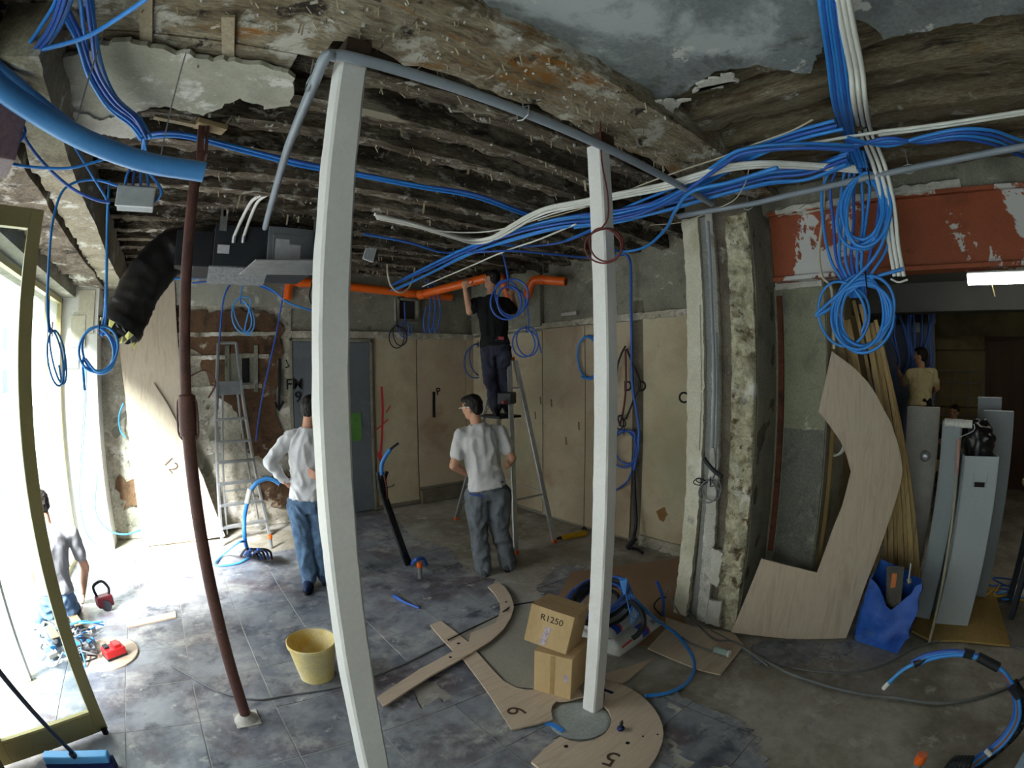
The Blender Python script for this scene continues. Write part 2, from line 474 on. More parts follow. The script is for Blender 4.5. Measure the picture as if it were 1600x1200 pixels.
BLACKPAINT = flat('black_paint', S(26, 26, 28), rough=0.7)
REDPAINT = flat('red_paint', S(208, 66, 66), rough=0.6)
# ================================================================= THE SETTING
# ---- floor: concrete slab with the slate tiles that are still stuck to it
floor = empty('floor', (1, 1, 0), kind='structure')
floor['label'] = 'worn concrete floor partly covered by dusty slate tiles'
MB().mm((-1.55, -5.0, -0.25), (12.5, 6.6, -0.006)).build('floor_slab', FLOORC, floor)
def px_poly(pts): return [tuple(at(x, y, z=0)[:2]) for x, y in pts]
TILE_POLYS = [
    px_poly([(60, 1190), (60, 1010), (110, 885), (185, 862), (300, 855), (440, 862), (505, 835), (560, 799), (612, 800), (640, 838), (705, 858), (722, 885),
             (770, 905), (790, 950), (800, 1060), (880, 1110), (862, 1195)]) + [(1.25, 0.4), (-1.4, 0.4), (-1.4, 2.2)],
    px_poly([(1012, 1092), (1058, 1083), (1112, 1108), (1150, 1124), (1184, 1150), (1200, 1198), (1050, 1199), (1036, 1150)]) + [(1.7, 0.4), (1.45, 0.9)],
    px_poly([(1478, 1002), (1598, 990), (1598, 1112), (1560, 1108), (1512, 1062), (1476, 1040)]),
    px_poly([(1165, 1000), (1338, 1000), (1334, 1016), (1302, 1030), (1232, 1043), (1182, 1036)]),
    px_poly([(838, 925), (868, 886), (912, 880), (906, 906), (862, 936)]),
]
HOLE = px_poly([(640, 1075), (683, 1062), (706, 1090), (660, 1106)])
def tiled(x, y, j=0.035):
    p = Vector((x*3, y*3, 0))
    x += noise.fractal(p*2.2, 0.8, 2.2, 4)*j; y += noise.fractal(p*2.2 + Vector((9, 4, 0)), 0.8, 2.2, 4)*j
    if inside(HOLE, x, y): return False
    return any(inside(q, x, y) for q in TILE_POLYS)
PITCH_T, GAP = 0.48, 0.0075
U0, V0 = -0.2, 1.61
full_tile = None
gm = MB()
for i in range(-4, 9):
    for j in range(-4, 11):
        x0, y0 = U0 + i*PITCH_T, V0 + j*PITCH_T
        n = 14
        ok = [[tiled(x0 + (a+.5)*PITCH_T/n, y0 + (b+.5)*PITCH_T/n) for a in range(n)] for b in range(n)]
        cnt = sum(map(sum, ok))
        if cnt < 8: continue
        h = GAP/2
        if cnt == n*n:
            if full_tile is None:
                full_tile = MB().mm((-PITCH_T/2+h, -PITCH_T/2+h, -0.012), (PITCH_T/2-h, PITCH_T/2-h, 0)).mesh('tile', bevel=0.0015, seg=1)
            o = link('tile', full_tile, TILE, floor)
            o.location = (x0 + PITCH_T/2, y0 + PITCH_T/2, rnd.uniform(-0.0012, 0.0012))
        else:
            m = MB(); s_ = (PITCH_T - 2*h)/n
            idx = {}
            for b in range(n):
                for a in range(n):
                    if not ok[b][a]: continue
                    q = []
                    for (da, db) in ((0, 0), (1, 0), (1, 1), (0, 1)):
                        k = (a+da, b+db)
                        if k not in idx:
                            px, py = x0 + h + k[0]*s_, y0 + h + k[1]*s_
                            if 0 < k[0] < n and 0 < k[1] < n:
                                px += rnd.uniform(-.4, .4)*s_; py += rnd.uniform(-.4, .4)*s_
                            idx[k] = len(m.v); m.v.append(Vector((px, py, 0)))
                        q.append(idx[k])
                    m.f.append(tuple(q))
            bm = bmesh.new(); me = bpy.data.meshes.new('tile'); me.from_pydata([tuple(p) for p in m.v], [], m.f); bm.from_mesh(me)
            r = bmesh.ops.extrude_face_region(bm, geom=bm.faces[:])
            bmesh.ops.translate(bm, vec=(0, 0, -0.012), verts=[e for e in r['geom'] if isinstance(e, bmesh.types.BMVert)])
            bmesh.ops.recalc_face_normals(bm, faces=bm.faces); bm.to_mesh(me); bm.free()
            link('tile', me, TILE, floor)
            if cnt < n*n*0.5: continue
        gm.mm((x0, y0, -0.02), (x0+PITCH_T, y0+PITCH_T, -0.0018)) if cnt == n*n else None
gm.build('grout', GROUT, floor)

# ---- back wall (v = 6.35)
BV, RU = 6.35, 4.37
wb = empty('wall_back', (1.5, BV, 0), kind='structure')
wb['label'] = 'stripped back wall of rough mortar, raw concrete and beige panels'
MB().mm((-1.6, BV, -0.05), (4.9, BV+0.25, 3.75)).build('wall_body', CONCRETE_UP, wb)
def vplace(a, b): return Vector((a, BV-0.012, b)), Vector((0, -1, 0))
rough_slab(-1.0, 1.5, 0.0, 2.95, vplace, 0.03, 0.06, 3.0, 3, 0.02).build('rough_mortar', ROUGHWALL, wb, smooth=60)
def vplace2(a, b): return Vector((a, BV-0.028, b)), Vector((0, -1, 0))
def ragged_poly(pts, place, name, mat, parent, th, jag=0.03, sub=0.05, seed=0, fq=7.0):
    """irregular patch: loop of (a,b) subdivided and jagged, extruded along the surface normal"""
    loop = []
    for i in range(len(pts)):
        p, q = pts[i], pts[(i+1) % len(pts)]
        L = math.hypot(q[0]-p[0], q[1]-p[1]); n = max(1, int(L/sub))
        for k in range(n):
            t = k/n; a = p[0]+(q[0]-p[0])*t; b = p[1]+(q[1]-p[1])*t
            w = Vector((a*fq+seed, b*fq, seed*2.0))
            loop.append((a + noise.fractal(w, 0.8, 2.2, 4)*jag, b + noise.fractal(w+Vector((5, 8, 0)), 0.8, 2.2, 4)*jag))
    P = [place(a, b) for a, b in loop]
    m = MB().prism([p for p, n_ in P], P[0][1]*th)
    return m.build(name, mat, parent)
for pts, sd in (([(-0.1, 2.72), (1.28, 2.72), (1.4, 2.5), (1.36, 2.0), (1.25, 1.6), (1.38, 0.95), (0.9, 0.9), (0.75, 1.45), (0.5, 1.75), (0.3, 2.2), (-0.12, 2.25)], 1),
                ([(1.0, 0.62), (1.5, 0.75), (1.5, 0.3), (1.2, 0.22), (0.95, 0.4)], 2), ([(-0.85, 0.75), (-0.5, 0.8), (-0.45, 0.45), (-0.8, 0.4)], 3)):
    ragged_poly(pts, vplace2, 'exposed_masonry', BROWNPATCH, wb, 0.02, 0.09, 0.05, sd)
# mortar joints left across the brown masonry
for k, z in enumerate((2.40, 2.12, 1.75)):
    rough_beam((-0.05+0.1*k, BV-0.045, z), (1.3-0.1*k, BV-0.045, z+0.02), 0.035, 0.05, 0.014, 0.05, 20+k).build('mortar_joint', ROUGHWALL, wb)
# recess with a small pipe chase behind the left ladder
MB().mm((0.62, BV-0.06, 1.82), (1.05, BV-0.035, 2.2)).mm((0.62, BV-0.075, 1.72), (0.68, BV-0.03, 2.3)).mm((1.0, BV-0.075, 1.72), (1.05, BV-0.03, 2.3)).build('meter_recess', CONCRETE_UP, wb, bevel=0.006)
MB().mm((0.84, BV-0.064, 1.84), (0.94, BV-0.058, 2.14)).build('recess_slot', BLACKPAINT, wb)
# panels
for a, b, z0, z1, mt in ((2.70, 3.345, 0.06, 2.46, BEIGE), (3.365, 4.2, 0.24, 2.43, BEIGE2), (4.215, 4.36, 0.1, 2.43, BEIGE)):
    MB().mm((a, BV-0.028, z0), (b, BV, z1)).build('wall_panel', mt, wb, bevel=0.003)
MB().mm((2.62, BV-0.05, 0), (4.36, BV, 0.06)).mm((3.36, BV-0.09, 0), (4.36, BV, 0.2)).build('wall_foot', SOCKET, wb, bevel=0.01)
rough_beam((1.5, BV-0.03, 2.40), (4.35, BV-0.03, 2.42), 0.05, 0.09, 0.02, 0.06, 31).build('plaster_ledge', ROUGHWALL, wb)
MB().mm((2.63, BV-0.02, 0.05), (2.70, BV, 2.44)).build('panel_batten', BEIGE2, wb)
# small window box high up with loose cables
MB().mm((3.32, BV-0.10, 2.66), (3.36, BV, 2.99)).mm((3.0, BV-0.10, 2.66), (3.04, BV, 2.99)).mm((3.0, BV-0.10, 2.96), (3.36, BV, 2.99)).mm((3.0, BV-0.10, 2.66), (3.36, BV, 2.69)).build('niche_frame', CONCRETE_UP, wb, bevel=0.004)
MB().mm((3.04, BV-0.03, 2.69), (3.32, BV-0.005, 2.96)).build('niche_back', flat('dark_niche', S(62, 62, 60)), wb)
# grey plaster cornice strip of the wall
rough_slab(-1.0, 2.2, 2.78, 3.2, lambda a, b: (Vector((a, BV-0.05, b)), Vector((0, -1, 0))), 0.012, 0.07, 3.0, 9, 0.045).build('plaster_band', PLASTER_OLD, wb, smooth=60)

# flush grey service door on the back wall
d2 = empty('door_2', (2.05, BV, 0), kind='structure')
d2['label'] = 'flush dark grey service door in the back wall'
GREYDOOR = pmat('grey_door_paint', [S(92, 98, 104), S(104, 110, 116)], scale=1.5, rough=0.6, bump=0.06, fine=0.08, patches=[(S(120, 122, 120), 2.2, 0.66, 0.08)])
MB().mm((1.515, BV-0.055, 0.03), (2.60, BV-0.01, 2.345)).build('door_leaf', GREYDOOR, d2, bevel=0.004)
MB().mm((1.47, BV-0.065, 0.0), (1.51, BV, 2.39)).mm((2.605, BV-0.065, 0.0), (2.64, BV, 2.39)).mm((1.47, BV-0.065, 2.35), (2.64, BV, 2.39)).build('door_frame', CONCRETE_UP, d2, bevel=0.004)
# green handbill stuck on the door
p0 = at(550, 650, v=BV-0.056)
MB().mm((2.30, BV-0.060, 1.02), (2.46, BV-0.055, 1.40)).build('handbill', flat('green_paper', S(92, 140, 70)), d2)

# ---- right wall (u = 4.37)
wr = empty('wall_right', (RU, 4, 0), kind='structure')
wr['label'] = 'right wall with beige panels below a raw concrete band'
MB().mm((RU, 1.3, -0.05), (RU+0.3, 6.6, 3.75)).build('wall_body', CONCRETE_UP, wr)
for a, b, z0, z1, mt in ((4.735, 6.31, 0.05, 2.46, BEIGE), (3.98, 4.72, 0.03, 2.48, BEIGE2), (3.27, 3.97, 0.03, 2.48, BEIGE2), (1.9, 3.12, 0.03, 2.5, BEIGE)):
    MB().mm((RU-0.03, a, z0), (RU, b, z1)).build('wall_panel', mt, wr, bevel=0.003)
MB().mm((RU-0.012, 3.13, 0.0), (RU, 3.26, 2.7)).build('panel_groove', SOCKET, wr)
rough_beam((RU-0.02, 1.95, 2.49), (RU-0.02, 6.3, 2.49), 0.05, 0.07, 0.018, 0.06, 41).build('plaster_ledge', ROUGHWALL, wr)
MB().mm((RU-0.07, 4.72, 2.52), (RU, 6.3, 3.3)).build('concrete_band', CONCRETE_UP, wr, bevel=0.01)
rough_beam((RU-0.04, 1.95, 0.0), (RU-0.04, 3.1, 0.0), 0.06, 0.12, 0.02, 0.05, 43).build('wall_foot', ROUGHWALL, wr)
MB().mm((RU-0.045, 4.1, 2.62), (RU-0.02, 4.36, 2.66)).build('patch', WHITEPLASTER, wr)

# ---- stripped masonry pier carrying the main beam
wc = empty('wall_pier', (3.5, 1.6, 0), kind='structure')
wc['label'] = 'stripped masonry pier with peeling plaster carrying the main ceiling beam'
MB().mm((3.235, 1.34, -0.05), (RU+0.1, 1.875, 3.3)).build('pier_core', pmat('pier_core', [S(92, 84, 74), S(110, 102, 90), S(74, 64, 56)], scale=4, rough=0.95, bump=0.5, fine=0.3, patches=[(S(150, 146, 134), 4, 0.66, 0.04)]), wc)
CREAM = pmat('cream_plaster', [S(196, 190, 166), S(206, 202, 184), S(180, 174, 150)], scale=2.2, rough=0.85, bump=0.3, bscale=14, patches=[(S(218, 216, 206), 2.8, 0.60, 0.06), (S(176, 160, 96), 2.4, 0.74, 0.02), (S(146, 144, 134), 3.4, 0.68, 0.04)], fine=0.14)
CHUNK = pmat('lumpy_mortar', [S(168, 160, 132), S(192, 186, 162), S(132, 120, 94)], scale=9, rough=0.97, bump=1.0, bscale=22, patches=[(S(96, 82, 60), 8, 0.60, 0.04), (S(214, 212, 204), 4, 0.62, 0.05)], fine=0.3, fscale=40, bdist=0.02)
fx = lambda d: (lambda a, b: (Vector((d, a, b)), Vector((-1, 0, 0))))
def edge_strip(poly, u, th, name, mat, jag=0.012, seed=0, sub=0.03):
    return ragged_poly(poly, fx(u), name, mat, wc, th, jag*0.5, 0.025, seed, 16.0)
edge_strip([(1.885, 3.08), (1.745, 3.08), (1.745, 2.0), (1.75, 1.2), (1.765, 0.6), (1.775, 0.0), (1.90, 0.0), (1.885, 0.6), (1.875, 1.0), (1.89, 1.8), (1.88, 2.6)], 3.235, 0.045, 'plaster_strip', CREAM, 0.02, 1)
edge_strip([(1.855, 2.42), (1.765, 2.42), (1.765, 1.80), (1.855, 1.80)], 3.190, 0.010, 'plaster_strip', CREAM, 0.008, 2)
edge_strip([(1.855, 1.785), (1.765, 1.785), (1.77, 1.36), (1.855, 1.36)], 3.190, 0.010, 'plaster_strip', CREAM, 0.008, 4)
edge_strip([(1.685, 3.1), (1.625, 3.1), (1.62, 1.6), (1.61, 0.9), (1.59, 0.55), (1.60, 0.0), (1.68, 0.0), (1.70, 0.7), (1.685, 1.6)], 3.235, 0.035, 'plaster_strip', pmat('grey_render', [S(170, 168, 160), S(186, 184, 176)], scale=3, rough=0.9, bump=0.3, fine=0.2, patches=[(S(210, 208, 202), 3, 0.60, 0.05), (S(140, 134, 124), 4, 0.62, 0.05)]), 0.015, 3)
MB().mm((3.215, 1.69, 0.0), (3.235, 1.74, 3.08)).build('grey_groove', pmat('grey_groove', [S(140, 140, 136), S(120, 120, 118)], scale=4, rough=0.9, bump=0.3), wc)
rough_slab(1.345, 1.525, 0.0, 3.05, fx(3.205), 0.085, 0.022, 7.0, 7, 0.03).build('lumpy_mortar', CHUNK, wc, smooth=80)
rough_slab(3.24, 3.62, 0.0, 3.2, lambda a, b: (Vector((a, 1.335, b)), Vector((0, -1, 0))), 0.012, 0.05, 4.0, 8, 0.02).build('side_face', pmat('grey_side_render', [S(128, 126, 114), S(144, 142, 128), S(112, 110, 100)], scale=3, rough=0.95, bump=0.4, fine=0.25, patches=[(S(152, 150, 138), 3.5, 0.66, 0.06, (1, 1, 0.6))]), wc, smooth=60)
edge_strip([(1.60, 0.66), (1.50, 0.62), (1.52, 0.34), (1.59, 0.38)], 3.195, 0.03, 'plaster_scab', WHITEPLASTER, 0.03, 5, 0.03)
edge_strip([(1.57, 0.22), (1.46, 0.24), (1.46, 0.02), (1.58, 0.02)], 3.195, 0.03, 'plaster_scab', WHITEPLASTER, 0.03, 6, 0.03)
# jamb of the opening to the second room, under the steel beam
JAMB = pmat('greenish_jamb_render', [S(128, 128, 106), S(142, 142, 122), S(112, 112, 96)], scale=2.0, rough=0.9, bump=0.4, fine=0.2, patches=[(S(96, 98, 94), 1.4, 0.58, 0.06), (S(198, 196, 188), 4.5, 0.70, 0.03, (1, 1, 0.5))])
wj = empty('wall_jamb', (3.7, 1.1, 0), kind='structure')
wj['label'] = 'greenish rendered jamb under the orange steel beam'
MB().mm((3.62, 0.92, -0.05), (4.3, 1.34, 2.57)).build('jamb_body', CONCRETE_UP, wj)
rough_slab(0.93, 1.26, 0.0, 2.55, lambda a, b: (Vector((3.60, a, b)), Vector((-1, 0, 0))), 0.010, 0.05, 4.0, 12, 0.02).build('render_face', JAMB, wj, smooth=60)
rough_slab(0.935, 1.255, 0.0, 1.52, lambda a, b: (Vector((3.597, a, b)), Vector((-1, 0, 0))), 0.010, 0.05, 4.0, 12, 0.01).build('damp_render', pmat('damp_render', [S(96, 98, 92), S(112, 112, 104), S(84, 84, 80)], scale=3, rough=0.9, bump=0.4, fine=0.3, patches=[(S(198, 196, 188), 5.5, 0.655, 0.03, (1, 1, 0.4)), (S(140, 140, 132), 3, 0.62, 0.06)]), wj, smooth=60)
MB().mm((3.605, 1.27, 0.55), (3.63, 1.315, 2.5)).build('rusty_strip', pmat('rusty_red_strip', [S(92, 52, 40), S(110, 64, 48), S(70, 44, 38)], scale=6, rough=0.9, bump=0.4, fine=0.3), wj)
rough_beam((3.6, 0.93, 2.54), (3.6, 1.3, 2.54), 0.08, 0.05, 0.015, 0.04, 14).build('mortar_bed', WHITEPLASTER, wj)

# ---- orange primed steel beam over the opening, and the rubble wall above it
sb = empty('steel_beam', (3.55, -1.8, 2.58), 'orange primed steel beam with grey plaster scabs spanning the opening', 'beam')
MB().mm((3.49, -5.0, 2.61), (3.55, 1.28, 3.07)).build('web', ORSTEEL, sb)
MB().mm((3.445, -5.0, 2.58), (3.60, 1.28, 2.61)).build('bottom_flange', ORSTEEL, sb, bevel=0.004)
MB().mm((3.445, -5.0, 3.07), (3.60, 1.28, 3.10)).build('top_flange', ORSTEEL, sb, bevel=0.004)
wo = empty('wall_over_beam', (3.6, -1.8, 3.1), kind='structure')
rough_slab(-5.0, 1.34, 3.10, 3.75, fx(3.50), 0.04, 0.08, 3.5, 17, 0.3).build('rubble_face', CONCRETE_UP, wo, smooth=60)
wo['label'] = 'raw concrete wall strip above the steel beam'
rough_beam((3.46, -0.2, 3.10), (3.46, 1.2, 3.06), 0.07, 0.05, 0.025, 0.05, 19).build('plaster_lump', WHITEPLASTER, wo)

# ---- ceiling: boards, joists, main beam, remains of plaster
ce = empty('ceiling', (1.5, 2, 3.2), kind='structure')
ce['label'] = 'stripped old timber ceiling with bare joists and plaster remains'
plank = MB().mm((-0.092, -5.7, 0), (0.092, 5.7, 0.03)).mesh('plank')
for i in range(31):
    o = link('plank', plank, DARKBOARD, ce)
    o.location = (-1.55 + 0.19*i + 0.1, 0.9, 3.455 + rnd.uniform(-0.004, 0.004))
MB().mm((-1.7, -5.0, 3.49), (4.7, 6.6, 3.75)).build('slab_above', DARKBOARD, ce)
JV = [1.83, 2.14, 2.46, 2.84, 3.20, 3.56, 3.93, 4.30, 4.67, 5.04, 5.41, 5.78, 6.12]
for k, v in enumerate(JV):
    w = rnd.uniform(0.10, 0.145)
    rough_beam((-1.3, v + rnd.uniform(-.02, .02), 3.245 + rnd.uniform(-.015, .015)), (4.4, v + rnd.uniform(-.02, .02), 3.245 + rnd.uniform(-.02, .02)), w, 0.22, 0.02, 0.06, k+1).build('joist', OLDWOOD, ce, smooth=50)
# splintered laths still nailed under the joists
lath_mat = pmat('pale_lath', [S(150, 136, 112), S(170, 158, 136)], scale=5, rough=0.9, bump=0.3, fine=0.25)
for k in range(46):
    v = rnd.choice(JV); u = rnd.uniform(-0.6, 4.2)
    a = rnd.uniform(-0.5, 0.5); L = rnd.uniform(0.03, 0.10)
    MB().bar((u, v, 3.235), (u + math.sin(a)*L, v + rnd.uniform(-.05, .05), 3.235 - L), 0.014, 0.004).build('splinter', lath_mat, ce)
# main beam
rough_beam((-1.5, 1.365, 3.20), (3.4, 1.365, 3.19), 0.40, 0.27, 0.028, 0.06, 60, m=6).build('main_beam', BEAMWOOD, ce, smooth=50)
# two straps and board remains on the beam's left half
for (x, y0, y1, w_) in ((229, -12, 72, 13), (357, 25, 92, 14)):
    p, q = at(x, y0, z=3.185), at(x, y1, z=3.185)
    MB().bar(p, q, 0.05, 0.012).build('strap', lath_mat, ce)
# boards nailed under the joists beside the beam, left of the near post
for k, (va, vb_) in enumerate(((1.56, 1.70), (1.705, 1.86))):
    rough_slab(-1.25, 0.42 - 0.1*k, va, vb_, lambda a, b: (Vector((a, b, 3.195 - 0.004*k)), Vector((0, 0, -1))), 0.008, 0.04, 8.0, 90+k, 0.02).build('ceiling_board', BEAMWOOD, ce, smooth=60)
# loose crumbs of plaster, splinters and hair still clinging to the timbers: beyond counting
cm, dm = MB(), MB()
for k in range(1500):
    if k % 3 == 0:
        u, v, z = rnd.uniform(-1.2, 3.3), rnd.uniform(1.16, 1.57), 3.185
    else:
        v = rnd.choice(JV) + rnd.uniform(-0.06, 0.06); u = rnd.uniform(-1.0, 4.3); z = 3.232
    if k % 5 > 1:
        L = rnd.uniform(0.012, 0.05); q = Vector((u, v, z))
        dm.bar(q + Vector((0, 0, 0.02)), q + Vector((rnd.uniform(-.03, .03), rnd.uniform(-.02, .02), -L*0.6)), 0.006, 0.002)
    else:
        r_ = rnd.uniform(0.003, 0.011)
        cm.box((u, v, z + 0.004), (r_*rnd.uniform(1, 2.6), r_*rnd.uniform(0.8, 1.5), r_*0.8), Euler((rnd.uniform(0, 3), rnd.uniform(0, 3), rnd.uniform(0, 3))).to_matrix())
o = cm.build('plaster_crumbs', WHITEPLASTER, ce); o['kind'] = 'stuff'
o = dm.build('hanging_splinters', MATS['pale_lath'], ce); o['kind'] = 'stuff'
# grey painted plaster still hanging under the joists on the left
def cplace(z): return (lambda a, b: (Vector((a, b, z)), Vector((0, 0, -1))))
pl = [tuple(at(x, y, z=3.16)[:2]) for x, y in ((45, 100), (110, 85), (190, 62), (265, 78), (330, 92), (400, 98), (462, 120), (452, 165), (415, 168), (372, 152), (345, 165), (318, 178), (260, 165), (215, 172), (225, 205), (180, 212), (130, 200), (85, 165), (55, 150))]
ragged_poly(pl, cplace(3.175), 'plaster_sheet', PLASTER_OLD, ce, 0.022, 0.03, 0.025, 3, 18.0)
pl2 = [tuple(at(x, y, z=3.15)[:2]) for x, y in ((75, 165), (130, 172), (150, 185), (190, 178), (222, 200), (205, 215), (150, 208), (100, 192))]
ragged_poly(pl2, cplace(3.152), 'plaster_edge', WHITEPLASTER, ce, 0.012, 0.03, 0.02, 4, 20.0)
# grey ceiling plaster on the near right bay
sh = [tuple(at(x, y, z=3.27)[:2]) for x, y in ((830, 62), (880, 92), (930, 125), (985, 160), (1012, 175), (1050, 155), (1088, 132), (1105, 118), (1150, 106), (1210, 108), (1262, 116), (1296, 60), (1300, 20))]
sh += [(1.95, 0.0), (1.9, -1.2), (0.9, -1.5), (0.2, -0.5), (0.2, 1.05), (0.85, 1.17)]
ragged_poly(sh, cplace(3.30), 'grey_plaster_sheet', GREYSHEET, ce, 0.025, 0.035, 0.025, 7, 16.0)
ed = [(815, 70), (850, 60), (905, 105), (860, 110)], [(935, 135), (960, 120), (1000, 150), (990, 165), (960, 158)], [(1080, 140), (1110, 118), (1140, 112), (1150, 120), (1110, 138)], [(1010, 178), (1030, 158), (1068, 155), (1050, 170)]
for k, e in enumerate(ed):
    ragged_poly([tuple(at(x, y, z=3.26)[:2]) for x, y in e], cplace(3.262), 'plaster_edge', WHITEPLASTER, ce, 0.014, 0.045, 0.015, 11+k, 26.0)
# joists of the near right bay, running the other way
for k, u in enumerate((0.35, 0.75, 1.15, 1.55, 1.93, 2.27, 2.66, 3.02, 3.34)):
    rough_beam((u, 1.22, 3.30 + rnd.uniform(-.012, .012) - (0.03 if u > 2 else 0)), (u + rnd.uniform(-.03, .03), -5.0, 3.30 - (0.03 if u > 2 else 0)), 0.17 if u > 1.9 else 0.12, 0.2, 0.018, 0.07, 80+k).build('joist', OLDWOOD_B, ce, smooth=50)
# plastered beam over the shop front
rough_beam((-0.76, 1.55, 2.97), (-0.80, 6.3, 2.95), 0.22, 0.30, 0.022, 0.06, 70).build('shopfront_beam', pmat('plastered_beam', [S(136, 128, 110), S(154, 146, 126), S(110, 100, 84)], scale=3, rough=0.95, bump=0.7, fine=0.3, patches=[(S(206, 204, 196), 4, 0.62, 0.05), (S(92, 84, 72), 3, 0.66, 0.05)]), ce, smooth=50)
rough_beam((-1.08, -5.0, 2.95), (-1.08, 6.3, 2.93), 0.34, 0.5, 0.035, 0.07, 71).build('rubble_lintel', pmat('brown_rubble', [S(96, 86, 74), S(122, 112, 98), S(76, 66, 56)], scale=3.5, rough=0.97, bump=1.0, bscale=16, bdist=0.02, patches=[(S(186, 182, 172), 4.0, 0.60, 0.04), (S(52, 44, 38), 3.4, 0.60, 0.05), (S(140, 118, 72), 5, 0.66, 0.04)], fine=0.4, fscale=40), ce, smooth=50)

# ---- street side: lintel, piers, glazing
ws = empty('wall_street', (-1.5, 1, 0), kind='structure')
ws['label'] = 'street wall with lintel and white piers around the glazed shop front'
MB().mm((-1.75, -5.0, 2.82), (-1.27, 6.6, 3.75)).build('lintel', CONCRETE_UP, ws)
WHITEWALL = pmat('white_painted_pier', [S(214, 212, 204), S(226, 224, 218)], scale=2, rough=0.85, bump=0.15, fine=0.08)
MB().mm((-1.47, 5.98, -0.02), (-0.97, 6.45, 2.95)).build('pier', WHITEWALL, ws, bevel=0.004)
MB().mm((-1.75, 5.98, -0.02), (-1.47, 6.45, 2.95)).build('pier', WHITEWALL, ws)
MB().mm((-1.75, 1.45, -0.02), (-1.34, 2.12, 2.85)).build('pier', pmat('brown_pier', [S(104, 92, 82), S(122, 110, 98)], scale=3, rough=0.9, bump=0.3), ws, bevel=0.006)
# layered board remains at the head of the white pier
for (a, b, z0, z1, d) in ((-1.30, -1.12, 2.28, 2.62, 0.03), (-1.22, -1.02, 2.42, 2.9, 0.02), (-1.36, -1.20, 2.05, 2.35, 0.02)):
    MB().mm((a, 5.98-d, z0), (b, 5.98, z1)).build('board_scrap', flat('cream_board', S(206, 198, 176)), ws, bevel=0.002)

def gold_frame(name, parent, v0, v1, z0, z1, u=-1.45, w=0.055, dep=0.06):
    m = MB()
    m.mm((u-dep/2, v0, z0), (u+dep/2, v0+w, z1)).mm((u-dep/2, v1-w, z0), (u+dep/2, v1, z1))
    m.mm((u-dep/2, v0, z0), (u+dep/2, v1, z0+w)).mm((u-dep/2, v0, z1-w), (u+dep/2, v1, z1))
    return m.build(name, GOLDAL, parent, bevel=0.003)
w1 = empty('window_1', (-1.45, 5.1, 0), kind='structure')
w1['label'] = 'gold framed shop window next to the white pier'
gold_frame('window_frame', w1, 4.62, 5.96, 0.0, 2.8)
MB().mm((-1.455, 4.675, 0.055), (-1.447, 5.905, 2.745)).build('pane', GLASS, w1)
MB().mm((-1.475, 5.30, 0.05), (-1.425, 5.345, 2.75)).build('mullion', GOLDAL, w1, bevel=0.003)
w2 = empty('window_2', (-1.45, -1.5, 0), kind='structure')
w2['label'] = 'gold framed shop window in the street wall'
gold_frame('window_frame', w2, -1.6, 1.45, 0.0, 2.8)
for v in (-0.1,):
    MB().mm((-1.475, v, 0.05), (-1.425, v+0.05, 2.75)).build('mullion', GOLDAL, w2, bevel=0.003)
MB().mm((-1.455, -1.545, 0.055), (-1.447, 1.395, 2.745)).build('pane', GLASS, w2)
MB().mm((-1.75, -5.0, -0.05), (-1.3, -1.6, 2.9)).build('pier', MATS['brown_pier'], ws)  # unseen wall stretch, made solid to cut daylight from this side
# entrance frame: posts and transom
w3 = empty('trim_1', (-1.45, 3.4, 0), kind='structure')
w3['label'] = 'gold entrance frame of the shop front'
MB().mm((-1.48, 2.13, 0), (-1.42, 2.19, 2.8)).mm((-1.48, 4.55, 0), (-1.42, 4.61, 2.8)).mm((-1.48, 2.13, 2.74), (-1.42, 4.61, 2.8)).build('entrance_frame', GOLDAL, w3, bevel=0.003)
MB().mm((-1.49, 3.22, 0), (-1.43, 3.27, 2.75)).build('white_post', WHITEWALL, w3, bevel=0.003)

# glazed door leaf standing open into the room
d1 = empty('door_1', (-1.43, 2.28, 0), kind='structure')
d1['label'] = 'gold framed glass door leaf standing open at the left'
A_, B_ = Vector((-1.46, 2.30, 0)), Vector((-0.79, 2.605, 0))
dd = (B_ - A_).normalized(); nn = Vector((-dd.y, dd.x, 0)); Lw = (B_ - A_).length
def leafbox(s0, s1, z0, z1, th=0.045, off=0.0):
    m = MB(); c = A_ + dd*((s0+s1)/2) + Vector((0, 0, (z0+z1)/2)) + nn*off
    rot = Matrix(((dd.x, nn.x, 0), (dd.y, nn.y, 0), (0, 0, 1)))
    return m.box(c, (s1-s0, th, z1-z0), rot)
leafbox(0, 0.07, 0.03, 2.76).build('hinge_stile', GOLDAL, d1, bevel=0.004)
leafbox(Lw-0.075, Lw, 0.03, 2.76).build('lock_stile', GOLDAL, d1, bevel=0.004)
leafbox(0.07, Lw-0.075, 2.66, 2.76).build('top_rail', GOLDAL, d1, bevel=0.004)
leafbox(0.07, Lw-0.075, 0.03, 0.16).build('bottom_rail', GOLDAL, d1, bevel=0.004)
leafbox(0.065, Lw-0.07, 0.155, 2.665, 0.008).build('pane', GLASS, d1)
leafbox(0.07, Lw-0.075, 0.16, 0.175, 0.03).build('glazing_bead', flat('pale_bead', S(214, 200, 140)), d1)
MB().cyl(A_ + dd*(Lw-0.03) + nn*-0.04 + Vector((0, 0, 0.02)), A_ + dd*(Lw-0.03) + nn*-0.04 + Vector((0, 0, 0.05)), 0.02).build('floor_stop', BLACKC, d1)

